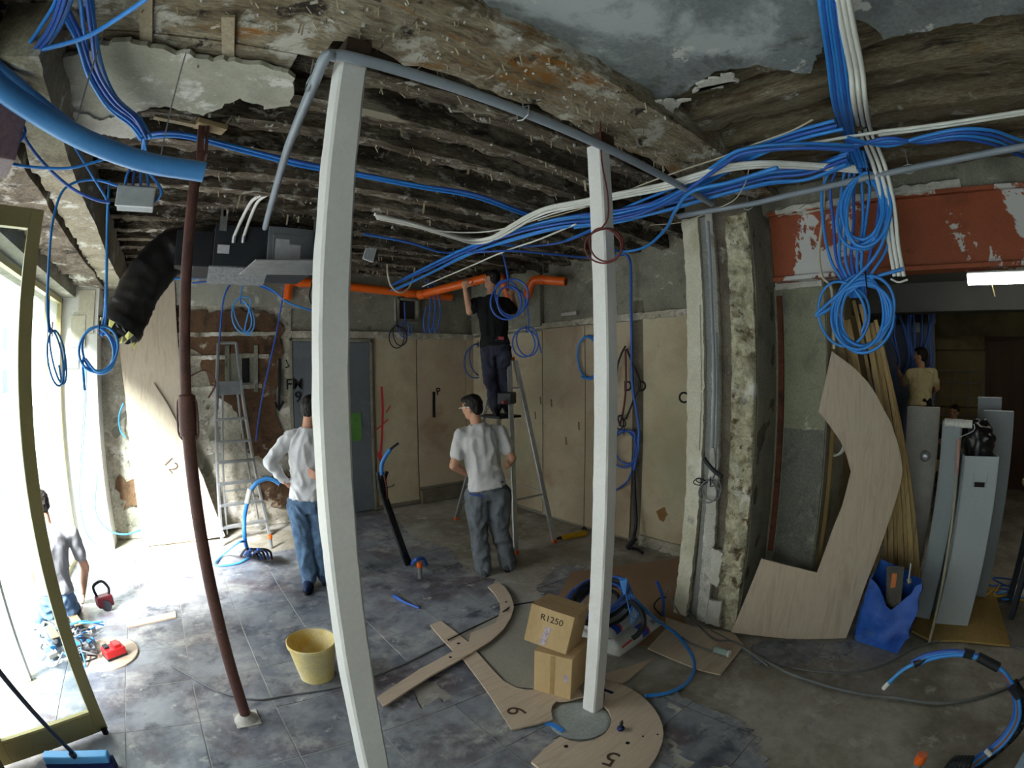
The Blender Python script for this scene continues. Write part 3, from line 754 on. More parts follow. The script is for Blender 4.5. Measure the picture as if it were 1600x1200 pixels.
# closing walls behind the camera and of the second room
wn = empty('wall_near', (1, -5, 0), kind='structure'); wn['label'] = 'pale rear wall behind the viewpoint'
MB().mm((-1.75, -5.2, -0.05), (12.5, -5.0, 3.75)).build('wall_body', BEIGE, wn)
wf = empty('wall_second_room', (10, -1, 0), kind='structure'); wf['label'] = 'dim olive back wall of the second room'
OLIVE = pmat('olive_wall', [S(120, 108, 76), S(136, 122, 88), S(104, 92, 66)], scale=1.2, rough=0.85, bump=0.15, fine=0.1)
MB().mm((9.6, -5.2, -0.05), (9.8, 3.0, 3.75)).build('wall_body', OLIVE, wf)
for y in (2.28, 1.32):
    MB().mm((9.585, -0.7, y), (9.6, 0.35, y+0.03)).build('panel_line', flat('olive_line', S(84, 74, 50)), wf)
MB().mm((4.3, 1.34, -0.05), (9.8, 1.5, 3.75)).build('side_wall', OLIVE, wf)
c2 = empty('ceiling_second_room', (7, -1.5, 3.0), kind='structure'); c2['label'] = 'dark grey ceiling of the second room with a downstand beam'
DARKGREY = pmat('dark_grey_ceiling', [S(78, 80, 80), S(90, 92, 92)], scale=1.5, rough=0.9, bump=0.15, fine=0.1)
MB().mm((3.6, -5.0, 3.02), (9.8, 1.5, 3.4)).build('ceiling_slab', DARKGREY, c2)
MB().mm((6.7, -5.0, 2.66), (7.0, 1.4, 3.02)).build('downstand_beam', DARKGREY, c2, bevel=0.01)
MB().mm((4.5, -5.0, 2.92), (4.56, 1.4, 3.02)).build('ceiling_batten', DARKGREY, c2)
d3 = empty('door_3', (9.5, -1.2, 0), kind='structure'); d3['label'] = 'dark brown door in the second room'
BROWND = pmat('dark_brown_door', [S(70, 50, 36), S(82, 60, 44)], scale=2, stretch=(4, 4, 0.5), rough=0.6, bump=0.08)
MB().mm((9.54, -1.55, 0), (9.6, -0.75, 2.45)).build('door_leaf', BROWND, d3, bevel=0.004)
MB().mm((9.52, -1.62, 0), (9.6, -1.56, 2.5)).mm((9.52, -0.74, 0), (9.6, -0.68, 2.5)).mm((9.52, -1.62, 2.46), (9.6, -0.68, 2.52)).build('door_frame', BROWND, d3, bevel=0.004)
# ================================================================= OUTSIDE (seen overexposed through the shop front)
STREET = pmat('pale_pavement', [S(122, 122, 120), S(136, 136, 134)], scale=1.5, rough=0.9, bump=0.1, fine=0.1)
st = empty('ground_street', (-10, 0, -0.1), kind='structure'); st['label'] = 'pale pavement and street outside the shop front'
MB().mm((-30, -30, -0.4), (-1.55, 40, -0.03)).build('pavement', STREET, st)
ho = empty('house_facade', (-14, 5, 0), 'pale rendered house across the street seen through the shop window', 'house')
MB().mm((-16, -30, -0.1), (-14, 42, 6.5)).build('house_wall', pmat('pale_render', [S(206, 202, 190), S(216, 212, 202)], scale=0.6, rough=0.9, bump=0.1), ho)
for v in range(-26, 42, 4):
    MB().mm((-14.03, v, 1.0), (-13.98, v+1.2, 2.6)).build('house_window', flat('house_window', S(110, 120, 126)), ho)
    MB().mm((-14.03, v, 4.0), (-13.98, v+1.2, 5.6)).build('house_window', MATS['house_window'], ho)
aw = empty('sun_blocking_awning', (-2.2, -1.8, 2.7), 'unseen mauve awning added over the near shop window to block the sun', 'awning')  # out of view, added to keep direct sun off the near window
AWN = pmat('awning_cloth', [S(116, 92, 92), S(128, 104, 102)], scale=3, rough=0.9, bump=0.1)
MB().prism([(-1.76, -5.2, 2.98), (-3.35, -5.2, 2.62), (-3.35, -5.2, 2.60), (-1.76, -5.2, 2.95)], (0, 7.45, 0)).build('cloth', AWN, aw)
MB().prism([(-3.35, -5.2, 2.62), (-3.36, -5.2, 2.62), (-3.36, -5.2, 2.40), (-3.35, -5.2, 2.40)], (0, 7.45, 0)).build('valance', AWN, aw)
def car(name, loc, label, mat):
    e = empty(name, loc, label, 'car')
    x, y, z = loc
    side = [(-2.1, 0.35), (-2.15, 0.75), (-1.5, 0.9), (-0.9, 1.42), (0.7, 1.45), (1.4, 0.95), (2.1, 0.85), (2.15, 0.4)]
    MB().prism([(x-0.85, y+a, z+b) for a, b in side], (1.7, 0, 0)).build('body', mat, e, bevel=0.06, seg=3, smooth=40)
    win = [(-1.35, 0.95), (-0.85, 1.36), (0.62, 1.38), (1.2, 0.98)]
    MB().prism([(x+0.851, y+a, z+b) for a, b in win], (0.01, 0, 0)).build('side_window', BLACKC, e)
    for a in (-1.35, 1.35):
        for s_ in (-0.75, 0.75):
            MB().cyl((x+s_-0.11, y+a, z+0.32), (x+s_+0.11, y+a, z+0.32), 0.32, n=24).build('wheel', BLACKC, e, smooth=40)
    return e
car('parked_car', (-5.2, 8.2, -0.03), 'slate blue car parked outside the shop front', pmat('car_blue', [S(84, 108, 128), S(92, 116, 136)], rough=0.3, bump=0, fine=0.03, coat=0.5))

# ================================================================= PROPS AND POSTS
def post(name, u, v, top, label, s_=0.09, rot=0.0, seed=0):
    e = empty(name, (u, v, 0), label, 'post', 'white timber props under the main beam')
    m = MB(); V, F = [], []; N = 60
    for i in range(N+1):
        z = top*i/N
        for k, (a, b) in enumerate(((-1, -1), (1, -1), (1, 1), (-1, 1))):
            for t in (0, 1):
                a2, b2 = ((a*0.82, b) if t == (1 if a*b > 0 else 0) else (a, b*0.82))
                p = Vector((a2*s_/2, b2*s_/2, 0))
                c = noise.noise(Vector((z*9, k*3.3+seed, t*0.4)))*0.0025
                p = p*(1 + c/(s_/2)); x = p.x*math.cos(rot) - p.y*math.sin(rot); y = p.x*math.sin(rot) + p.y*math.cos(rot)
                V.append((u+x, v+y, z))
    for i in range(N):
        for k in range(8):
            k2 = (k+1) % 8
            F.append((i*8+k, i*8+k2, i*8+8+k2, i*8+8+k))
    F.append(tuple(range(8))[::-1]); F.append(tuple(N*8+k for k in range(8)))
    m.add(V, F).build('shaft', WHITEPAINT, e)
    MB().mm((u-0.05, v-0.07, top), (u+0.05, v+0.035, top+0.062)).build('head_block', pmat('dark_wedge_'+str(seed), [S(52, 40, 32), S(70, 54, 42)], scale=6, rough=0.9, bump=0.4), e, bevel=0.004)
    return e
post('timber_post', 0.497, 1.54, 3.10, 'white painted timber post hiding half of the man in jeans', 0.104, 0.0, 1)
p2 = at(926, 1106, z=0)
post('timber_post', p2.x, p2.y, 3.10, 'white painted timber post standing in the round plywood cut-out', 0.088, 0.08, 2)

# rusty telescopic steel prop
pb = at(386, 1124, z=0); pt = Vector((0.025, 2.50, 3.0))
pr = empty('steel_prop', pb, 'rusty brown telescopic steel prop with collar wedged under the joists', 'prop')
pd = (pt - pb).normalized()
onp = lambda z: pb + pd*((z - pb.z)/pd.z)
MB().tube([onp(0.01), onp(1.78)], 0.034, 14).build('outer_tube', RUSTPOLE, pr, smooth=50)
MB().tube([onp(1.70), onp(3.02)], 0.029, 14).build('inner_tube', RUSTPOLE, pr, smooth=50)
MB().lathe(onp(1.66), [(0.034, 0), (0.044, 0.0), (0.046, 0.10), (0.044, 0.19), (0.03, 0.20)], 16).build('collar', RUSTPOLE, pr, smooth=40)
for s_ in (-1, 1):
    c = onp(1.70); sx = Vector((math.cos(-0.67)*s_, math.sin(-0.67)*s_, 0))
    MB().tube([c + sx*0.04 + Vector((0, 0, 0.13)), c + sx*0.06 + Vector((0, 0, 0.12)), c + sx*0.065 + Vector((0, 0, -0.02)), c + sx*0.04 + Vector((0, 0, -0.06))], 0.005, 6, smooth=3).build('collar_handle', RUSTPOLE, pr)
MB().tube([onp(1.93), onp(1.95) + Vector((0.10, -0.03, 0.02)), onp(1.94) + Vector((0.15, -0.06, -0.03)), onp(1.90) + Vector((0.11, -0.07, -0.06))], 0.004, 6, smooth=4).build('pin_wire', RUSTPOLE, pr)
c = onp(3.05)
MB().box(c + Vector((0, 0, 0.06)), (0.035, 0.075, 0.26), Matrix.Rotation(-0.12, 3, 'Y')).box(c + Vector((0.03, 0.0, 0.09)), (0.012, 0.09, 0.2), Matrix.Rotation(-0.12, 3, 'Y')).build('head_plate', RUSTPOLE, pr)
MB().box(pb + Vector((0, 0, 0.004)), (0.15, 0.15, 0.008)).build('base_plate', WHITEPLASTER, pr)
MB().lathe(pb, [(0.0, 0.05), (0.04, 0.045), (0.055, 0.02), (0.075, 0.008), (0.08, 0.0)], 14).build('mortar_blob', WHITEPLASTER, pr, smooth=60)
w_ = empty('wood_wedge', (0.05, 2.5, 3.19), 'pale wooden packing wedge on top of the rusty prop', 'wedge')
MB().box((0.06, 2.49, 3.215), (0.17, 0.08, 0.028), Matrix.Rotation(0.3, 3, 'Z')).build('block', flat('pale_packing', S(164, 142, 108)), w_)
MB().bar((-0.25, 2.42, 3.205), (0.0, 2.5, 3.215), 0.035, 0.014).build('lath', MATS['pale_lath'], w_)

# ================================================================= SHEETS OF PLYWOOD ON THE FLOOR
def px_of(org, s_, pts): return [(org[0] + a/s_, org[1] + b/s_) for a, b in pts]
def sheet(name, pts, z, th, label, mat=PLY, cat='plywood', edge=True, smooth=0):
    """board lying on the floor: outline points in the picture, at height z (underside)"""
    loop = [at(x, y, z=z+th) for x, y in pts]
    if smooth: loop = smooth_pts(loop, smooth, True)
    loop = [Vector((p.x, p.y, z)) for p in loop]
    c = sum(loop, Vector())/len(loop)
    o = MB().prism(loop, (0, 0, th)).build(name, mat)
    return tag(o, label, cat)
c1 = lambda pts: px_of((580, 890), 5.3333, pts)
c2_ = lambda pts: px_of((780, 1030), 5.7143, pts)
c3 = lambda pts: px_of((860, 850), 5.0, pts)
GREYPLY = pmat('dusty_grey_plywood', [S(150, 146, 134), S(162, 158, 146)], scale=2, rough=0.7, bump=0.08, fine=0.1)
sheet('plywood_sheet', c1([(700, 560), (860, 470), (1000, 400), (1180, 330), (1400, 260), (1560, 240)]) + [(905, 930), (935, 980), (905, 1050), (880, 1085), (840, 1083)] + c1([(1345, 985), (1200, 980), (1100, 930), (1000, 820), (870, 680)]), 0.001, 0.006, 'dusty grey plywood sheet lying under the two cartons', GREYPLY)
SH6 = sheet('plywood_template', c1([(490, 460), (580, 425), (700, 515), (820, 612), (880, 685), (1000, 820), (1100, 925), (1200, 980), (1280, 1000), (1350, 1000)]) + [(880, 1070), (905, 1075), (912, 1088)] + c2_([(700, 345), (600, 370), (510, 372), (475, 410), (464, 450), (468, 500), (480, 532), (450, 545), (110, 626)]) + px_of((550, 1000), 5.3333, [(1240, 600), (1150, 460), (1050, 320), (930, 160)]) + c1([(690, 680), (600, 590)]), 0.008, 0.012, 'plywood template with a long arm and the number 6 on it')
ARC = sheet('plywood_arc', c1([(100, 1140), (300, 1010), (500, 880), (700, 770), (870, 672), (1000, 590), (1100, 500), (1165, 400), (1190, 310), (1165, 220), (1120, 150), (1050, 100), (970, 140), (1030, 200), (1070, 270), (1076, 340), (1040, 440), (940, 488), (830, 525), (810, 612), (640, 700), (550, 750), (400, 830), (200, 960), (50, 1062)]), 0.0215, 0.012, 'curved plywood strip with a hooked end lying across the number 6 template', smooth=0)
R5 = sheet('plywood_ring', c2_([(945, 192), (1020, 203), (1100, 228), (1180, 264), (1255, 313), (1320, 370), (1385, 440), (1430, 515), (1458, 590), (1466, 660), (1455, 740), (1425, 830), (1380, 905), (1330, 971), (1270, 1050), (1120, 1160), (800, 1200), (520, 1100), (285, 912), (400, 800), (545, 690), (620, 722), (720, 742), (850, 722), (940, 670), (990, 600), (1003, 520), (975, 450), (930, 405), (945, 330)]), 0.001, 0.018, 'plywood ring segment with the number 5 around the post foot')
CD = at(905, 1125, z=0)
o = MB().lathe(CD, [(0, 0.003), (0.16, 0.003), (0.175, 0.0)], 28).build('dust_patch', pmat('grey_green_dust', [S(150, 156, 152), S(166, 170, 166)], scale=5, rough=0.95, bump=0.2, fine=0.15)); tag(o, 'grey cement dust spread around the post foot', 'dust', kind='stuff')
sheet('cardboard_sheet', [(893, 893), (960, 885), (1060, 872), (1075, 905), (1062, 940), (1075, 985), (1010, 1010), (945, 1000), (905, 960), (870, 935)], 0.0008, 0.005, 'brown board lying on the floor behind the cement bags', pmat('brown_board', [S(146, 118, 90), S(156, 128, 100)], scale=2, rough=0.8, bump=0.05, fine=0.08))
sheet('plywood_offcut', c3([(760, 812), (900, 660), (900, 570), (1100, 640), (1430, 690), (1510, 790), (1330, 1018), (1180, 985), (960, 900)]), 0.007, 0.010, 'plywood offcut on the floor at the pier foot under a socket')
sheet('plywood_offcut', c3([(430, 1010), (800, 893), (610, 1060), (560, 1085), (440, 1065)]), 0.007, 0.010, 'small plywood offcut in front of the cement bags')
sheet('particle_board', [(1425, 985), (1440, 945), (1500, 900), (1545, 900), (1579, 1008), (1500, 1000), (1455, 1000)], 0.001, 0.016, 'yellowish particle board under the tall white boxes', pmat('particle_board', [S(164, 136, 80), S(176, 148, 92)], scale=30, rough=0.8, bump=0.08, fine=0.15))
sheet('wood_strip', [(196, 972), (274, 955), (275, 964), (198, 980)], 0.001, 0.012, 'thin pale wood strip on the sunlit floor', PLY)
o = MB().lathe(at(170, 1022, z=0), [(0, 0.014), (0.24, 0.014), (0.245, 0.01), (0.245, 0.0)], 40).build('round_board', PLY); tag(o, 'round plywood disc on the floor under the red charger', 'board')
# screw holes and routed holes in the templates (dark plugs)
def holes(parent, pts, z, r):
    for x, y in pts:
        p = at(x, y, z=z)
        MB().lathe(p, [(0, 0.0008), (r, 0.0008), (r, 0)], 14).build('hole', BLACKPAINT, parent)
holes(ARC, c1([(1125, 270), (660, 730)]), 0.0336, 0.011)
holes(SH6, c1([(728, 615)]), 0.0201, 0.013)
holes(R5, c2_([(597, 778), (1147, 748)]), 0.0191, 0.012)
holes(R5, c2_([(1283, 688), (1415, 672)]), 0.0191, 0.006)
p = at(950, 1080, z=0.019); MB().ribbon([at(942, 1077, z=0.0191), at(958, 1083, z=0.0191)], 0.025, (0, 0, 1), 0.001).build('slot', flat('blue_black', S(40, 42, 70)), R5)

# lettering
def text(s_, mat, parent, size, org, xd, yd, name='number', ext=0.0006, bold=0.0):
    cu = bpy.data.curves.new('txt', 'FONT'); cu.body = s_; cu.size = size; cu.align_x = 'CENTER'; cu.align_y = 'CENTER'; cu.extrude = ext; cu.offset = bold
    cu.resolution_u = 3
    t = bpy.data.objects.new('txt', cu); COL.objects.link(t)
    bpy.context.view_layer.update()
    me = bpy.data.meshes.new_from_object(t.evaluated_get(bpy.context.evaluated_depsgraph_get()))
    bpy.data.objects.remove(t); bpy.data.curves.remove(cu)
    xd = Vector(xd).normalized(); yd = (Vector(yd) - xd*xd.dot(Vector(yd))).normalized(); zd = xd.cross(yd)
    me.transform(Matrix(((xd.x, yd.x, zd.x, org[0]), (xd.y, yd.y, zd.y, org[1]), (xd.z, yd.z, zd.z, org[2]), (0, 0, 0, 1))))
    me.materials.clear(); me.name = name
    return link(name, me, mat, parent)
BROWNINK = flat('brown_marker', S(84, 66, 52), rough=0.8)
def floor_dirs(x, y, ang, z=0.0):
    """text x and y directions on the floor for a glyph turned by ang (deg, anticlockwise) in the picture"""
    o_ = at(x, y, z=z); r_ = at(x+8, y, z=z) - o_; u_ = at(x, y-8, z=z) - o_
    c, s_ = math.cos(math.radians(ang)), math.sin(math.radians(ang))
    return o_, r_*c + u_*s_, u_*c - r_*s_
o_, xd, yd = floor_dirs(806, 1111, -102, 0.02); text('6', BROWNINK, SH6, 0.165, o_ + Vector((0, 0, 0.0008)), xd, yd)
o_, xd, yd = floor_dirs(955, 1185, 163, 0.019); text('5', BROWNINK, R5, 0.16, o_ + Vector((0, 0, 0.0008)), xd, yd)

# ================================================================= LEANING BOARDS
def lean(name, pts, plane, th, label, mat=PLYV, cat='plywood', back=1):
    loop = [at(x, y, plane=plane) for x, y in pts]
    n = plane[1].normalized()
    if n.dot(EYE - loop[0]) < 0: n = -n
    o = MB().prism(loop, -n*th).build(name, mat)
    return tag(o, label, cat), n
nrm12 = Vector((0, -1, -0.10)).normalized()
PL12 = (Vector((0, 6.0, 0)), Vector((0, -1, 0.093)).normalized())
b12, n12 = lean('plywood_board', [(199, 470), (204, 440), (273, 440), (280, 560), (286, 640), (297, 760), (308, 852), (225, 853), (208, 735), (196, 620), (187, 545)], (Vector((0, 6.0, 0)), PL12[1]), 0.012, 'tall plywood board leaning on the back wall behind the one marked 12')
f12, n12 = lean('plywood_board', [(240, 598), (262, 632), (290, 685), (318, 748), (352, 838), (230, 853), (213, 760), (203, 680), (212, 640)], (Vector((0, 5.97, 0)), PL12[1]), 0.012, 'pointed plywood board marked 12 leaning on the back wall')
tp = (Vector((0, 5.97, 0)) + n12*0.001, PL12[1])
oo = at(267, 727, plane=tp); rr = at(275, 727, plane=tp) - oo; uu = at(267, 719, plane=tp) - oo
a = math.radians(-50); text('12', BROWNINK, f12, 0.19, oo + n12*0.002, rr*math.cos(a) + uu*math.sin(a), uu*math.cos(a) - rr*math.sin(a))
b0, b1, tpz = at(1145, 993, z=0), at(1321, 998, z=0), at(1300, 549, u=3.555)
nL = (b1 - b0).cross(tpz - b0).normalized()
LP, nL_ = lean('plywood_template', [(1142, 988), (1190, 873), (1277, 895), (1301, 829), (1317, 789), (1330, 737), (1323, 712), (1314, 690), (1308, 681), (1294, 661), (1279, 643), (1284, 620), (1300, 549),
     (1318, 562), (1337, 577), (1356, 597), (1370, 618), (1381, 640), (1391, 658), (1402, 690), (1408, 715), (1410, 735), (1407, 757), (1381, 839), (1351, 917), (1322, 997), (1240, 999)], (b0, nL), 0.018, 'large curved L-shaped plywood template leaning beside the masonry pier')

# ================================================================= BATTENS IN THE OPENING
BATTEN = pmat('pine_batten', [S(172, 144, 96), S(190, 164, 116), S(154, 126, 84)], scale=4, stretch=(6, 6, 0.6), rough=0.7, bump=0.1, fine=0.12)
bat = [((1302, 470), (1336, 905), 3.86, 3.9), ((1312, 480), (1352, 905), 3.92, 3.9), ((1324, 500), (1362, 900), 3.9, 3.95), ((1334, 470), (1384, 900), 3.98, 4.0), ((1346, 475), (1392, 895), 3.96, 4.0),
       ((1352, 490), (1400, 890), 4.02, 4.05), ((1360, 505), (1408, 885), 4.04, 4.06), ((1368, 500), (1416, 880), 4.0, 4.1), ((1374, 530), (1424, 880), 4.05, 4.1), ((1330, 520), (1372, 900), 3.86, 3.92), ((1380, 560), (1432, 870), 4.1, 4.14)]
BATS = []
for k, (a, b, ua, ub) in enumerate(bat):
    q = at(b[0], b[1], u=ub); p = at(a[0], a[1], u=ua); d = (p - q).normalized(); q = q - d*(q.z/d.z); q.z = 0.0
    w = (0.045, 0.03, 0.05, 0.028)[k % 4]
    o = MB().bar(q + d*0.02, p, w, 0.025, up=(1, 0, 0)).build('pine_batten', BATTEN, bevel=0.001)
    BATS.append((a[0], o))
ORD = ['first', 'second', 'third', 'fourth', 'fifth', 'sixth', 'seventh', 'eighth', 'ninth', 'tenth', 'eleventh', 'twelfth']
for k, (x, o) in enumerate(sorted(BATS, key=lambda q: q[0])):
    tag(o, ORD[k] + ' pine batten from the left in the bundle behind the curved template', 'batten', 'battens leaning behind the curved template')
PANELB = pmat('raw_wood_panel', [S(150, 124, 80), S(162, 136, 90)], scale=3, stretch=(4, 4, 0.6), rough=0.8, bump=0.1)
o = MB().prism([at(1290, 445, u=3.72), at(1300, 445, u=3.75), at(1281, 885, u=3.75), at(1268, 885, u=3.72)], (0.03, 0.0, 0)).build('wood_board', PANELB); tag(o, 'tall narrow wood board standing against the jamb edge', 'board')

# ================================================================= TALL WHITE BOXES
WHITEBOX = pmat('white_cardboard', [S(186, 194, 200), S(178, 186, 192)], scale=2, rough=0.7, bump=0.05, fine=0.05)
WHITEBOX2 = pmat('grey_white_cardboard', [S(160, 168, 174), S(150, 158, 164)], scale=2, rough=0.7, bump=0.05, fine=0.05)
def tallbox(name, a, b, depth, h, label, mat, lid=True, lean_=0.0):
    a, b = Vector(a), Vector(b); e = empty(name, (a+b)/2, label, 'box')
    t = (b - a).normalized(); n = Vector((-t.y, t.x, 0))
    if n.x < 0: n = -n
    la = Vector((0, 0, 0)) + n*lean_
    up = Vector((0, 0, h)) + n*lean_
    th = 0.006
    z0 = Vector((0, 0, 0.018)); a = a + z0; b = b + z0
    m = MB()
    m.prism([a, b, b+up, a+up], n*th)
    m.prism([a+n*(depth-th), b+n*(depth-th), b+n*(depth-th)+up, a+n*(depth-th)+up], n*th)
    m.prism([a, a+n*depth, a+n*depth+up, a+up], t*th)
    m.prism([b-t*th, b-t*th+n*depth, b-t*th+n*depth+up, b-t*th+up], t*th)
    m.prism([a, b, b+n*depth, a+n*depth], (0, 0, th))
    m.build('carton_body', mat, e)
    if lid: MB().prism([a+up, b+up, b+up+n*depth, a+up+n*depth], (0, 0, 0.006)).build('lid', mat, e)
    return e, a, b, t, n, up
E1, a, b, t, n, up = tallbox('tall_box', at(1460, 977, z=0), at(1511, 981, z=0), 0.26, 1.32, 'tall white open box with a black bag stuffed in its top', WHITEBOX, lid=False, lean_=0.04)
hc = a + t*0.15 + up*0.83
MB().prism([hc + t*0.045, hc - t*0.045, hc - t*0.045 + Vector((0, 0, 0.036)), hc + t*0.045 + Vector((0, 0, 0.036))], -n*0.003).build('hand_hole', BLACKPAINT, E1)
MB().ribbon([hc + t*0.06 + Vector((0, 0, 0.10)) - n*0.003, hc + t*0.055 - n*0.001, hc - t*0.055 - n*0.003, hc - t*0.06 + Vector((0, 0, 0.10)) - n*0.003], 0.003, -n, 0.001).build('score_line', GREYC, E1)
tallbox('tall_box', (4.10, 0.06, 0), (4.09, -0.10, 0), 0.3, 1.55, 'tall grey white closed box left of the open one', WHITEBOX2, lean_=0.05)
tallbox('tall_box', (4.62, 0.40, 0), (4.60, 0.10, 0), 0.10, 1.62, 'tall speckled foam packed box behind the closed white box', pmat('speckled_foam', [S(178, 176, 172), S(190, 188, 184)], scale=14, rough=0.9, bump=0.4, bscale=18, fine=0.1))
tallbox('tall_box', (4.72, -0.33, 0), (4.70, -0.62, 0), 0.14, 1.60, 'tall grey box farthest back behind the black bag', WHITEBOX2)
tallbox('tall_box', (4.95, -0.28, 0), (4.93, -0.52, 0), 0.12, 1.70, 'tallest thin grey box at the very back of the box group', WHITEBOX2)
# black bag stuffed into the open box
m = MB(); cx = (a+b)/2 + up + n*0.13
V, F = [], []; nu, nv = 48, 30
for j in range(nv+1):
    th = PI*j/nv
    for k in range(nu):
        g = 2*PI*k/nu
        p = Vector((math.sin(th)*math.cos(g)*0.120, math.sin(th)*math.sin(g)*0.13, math.cos(th)*0.19))
        w = (abs(noise.noise(p*11))*0.045 + noise.fractal(p*20, 0.8, 2.0, 3)*0.012 - 0.015)
        V.append(cx + p*(1 + w/0.15) + Vector((0, 0.0, 0.07)))
for j in range(nv):
    for k in range(nu):
        F.append((j*nu+k, (j+1)*nu+k, (j+1)*nu+(k+1) % nu, j*nu+(k+1) % nu))
o = m.add(V, F).build('bin_bag', pmat('shiny_black_plastic', [S(18, 18, 20), S(28, 28, 30)], rough=0.28, bump=0.5, bscale=24, fine=0.1, spec=0.6), smooth=50); tag(o, 'shiny black plastic bag bulging out of the open white box', 'bag')
# bolt knob on the closed box
o = MB().lathe(at(1446, 712, u=4.06), [(0, 0.0), (0.04, 0.0), (0.045, 0.012), (0.03, 0.03), (0.012, 0.035), (0, 0.036)], 16, axis=(-1, 0, 0)).build('steel_fitting', GALV, smooth=40); tag(o, 'round steel fitting stuck on the side of the closed white box', 'fitting')
# paint roller with its stick
r0, r1 = at(1476, 660, u=4.0), at(1519, 663, u=4.0)
pr_ = empty('paint_roller', r1, 'white paint roller on a long stick standing against the boxes', 'paint roller')
MB().cyl(r0, r1, 0.030, n=18).build('sleeve', pmat('roller_fleece', [S(214, 214, 208), S(200, 200, 196)], rough=1, bump=0.5, bscale=80), pr_, smooth=40)
hp = at(1498, 686, u=3.98)
MB().tube([r1, at(1522, 664, u=3.99), at(1521, 673, u=3.99), at(1500, 683, u=3.98), hp], 0.004, 6, smooth=3).build('wire_frame', GALV, pr_)
MB().cyl(hp, at(1495, 740, u=3.98), 0.016, 0.014, n=10).build('grip', flat('pink_grip', S(190, 150, 140)), pr_, smooth=40)
MB().cyl(at(1495, 740, u=3.98), at(1452, 1004, z=0.004), 0.012, 0.012, n=10).build('stick', flat('worn_white_stick', S(176, 168, 148)), pr_, smooth=40)

# ================================================================= BLUE BAG WITH SAW
bb = empty('plastic_sack', at(1375, 1010, z=0), 'torn blue plastic sack with a saw in it leaning by the curved template', 'sack')
p0, p1, p2_, p3 = at(1337, 1002, z=0), at(1402, 1022, z=0), Vector((3.72, 0.10, 0)), Vector((3.78, 0.46, 0))
q0, q1, q2, q3 = at(1362, 905, u=3.50), at(1441, 912, u=3.56), Vector((3.72, 0.05, 0.5)), Vector((3.72, 0.40, 0.6))
V, F = [], []; N, Mh = 40, 14
def ringp(P, t):
    k = t*4; i = int(k) % 4; f_ = k - int(k); return P[i]*(1-f_) + P[(i+1) % 4]*f_
for j in range(Mh+1):
    h = j/Mh
    for k in range(N):
        t = k/N
        A1, B1 = ringp([p0, p1, p2_, p3], t), ringp([q0, q1, q2, q3], t)
        dip = 0.0
        if 0 < t < 0.25: dip = -0.20*math.sin(PI*t/0.25)**2*h
        p = A1*(1-h) + B1*h + Vector((0, 0, dip))
        cc = (p0+p1+p2_+p3)/4; out = Vector((p.x-cc.x, p.y-cc.y, 0))
        if out.length > 0: out.normalize()
        p = p + out*(0.03*math.sin(PI*h) + noise.fractal(p*9, 0.8, 2, 4)*0.03*(h > 0.02)) + Vector((0, 0, noise.noise(p*12)*0.02*(h > 0.1)))
        if j == 0: p.z = 0.002
        V.append(p)
for j in range(Mh):
    for k in range(N):
        F.append((j*N+k, j*N+(k+1) % N, (j+1)*N+(k+1) % N, (j+1)*N+k))
F.append(tuple(range(N))[::-1])
MB().add(V, F).build('film', pmat('blue_plastic_film', [S(38, 84, 176), S(50, 98, 190), S(30, 70, 156)], scale=6, rough=0.4, bump=0.5, bscale=16, fine=0.08, patches=[(S(96, 130, 190), 3, 0.66, 0.08)]), bb, smooth=60)
sw = empty('hand_saw', at(1390, 960, u=3.58), 'grimy saw with orange sticker standing in the blue sack', 'saw')
s0, s1, s2, s3 = at(1386, 884, u=3.60), at(1413, 886, u=3.60), at(1404, 968, u=3.56), at(1383, 975, u=3.56)
loop = [s0, s1, s2, s3]; nt_ = 14
teeth = []
for k in range(nt_):
    p = s3 + (s0 - s3)*(k/nt_); q = s3 + (s0 - s3)*((k+0.5)/nt_)
    teeth += [p + (s0-s1).normalized()*0.008, q]
MB().prism([s0, s1, s2] + teeth, (0.004, 0, 0)).build('blade', pmat('grimy_steel', [S(62, 60, 56), S(84, 80, 74)], scale=9, rough=0.5, metal=0.4, bump=0.2, fine=0.3), sw)
MB().prism([at(1394, 896, u=3.588), at(1402, 896, u=3.588), at(1399, 918, u=3.578), at(1391, 918, u=3.578)], (-0.002, 0, 0)).build('sticker', flat('orange_sticker', S(206, 120, 64)), sw)
o = MB().tube([at(1420, 905, u=3.62), at(1422, 912, u=3.6)], 0.02, 12).tube([at(1424, 880, u=3.64), at(1420, 906, u=3.62)], 0.009, 8).build('door_handle', GALV, smooth=40); tag(o, 'loose metal rod handle sticking out of the blue sack', 'handle')

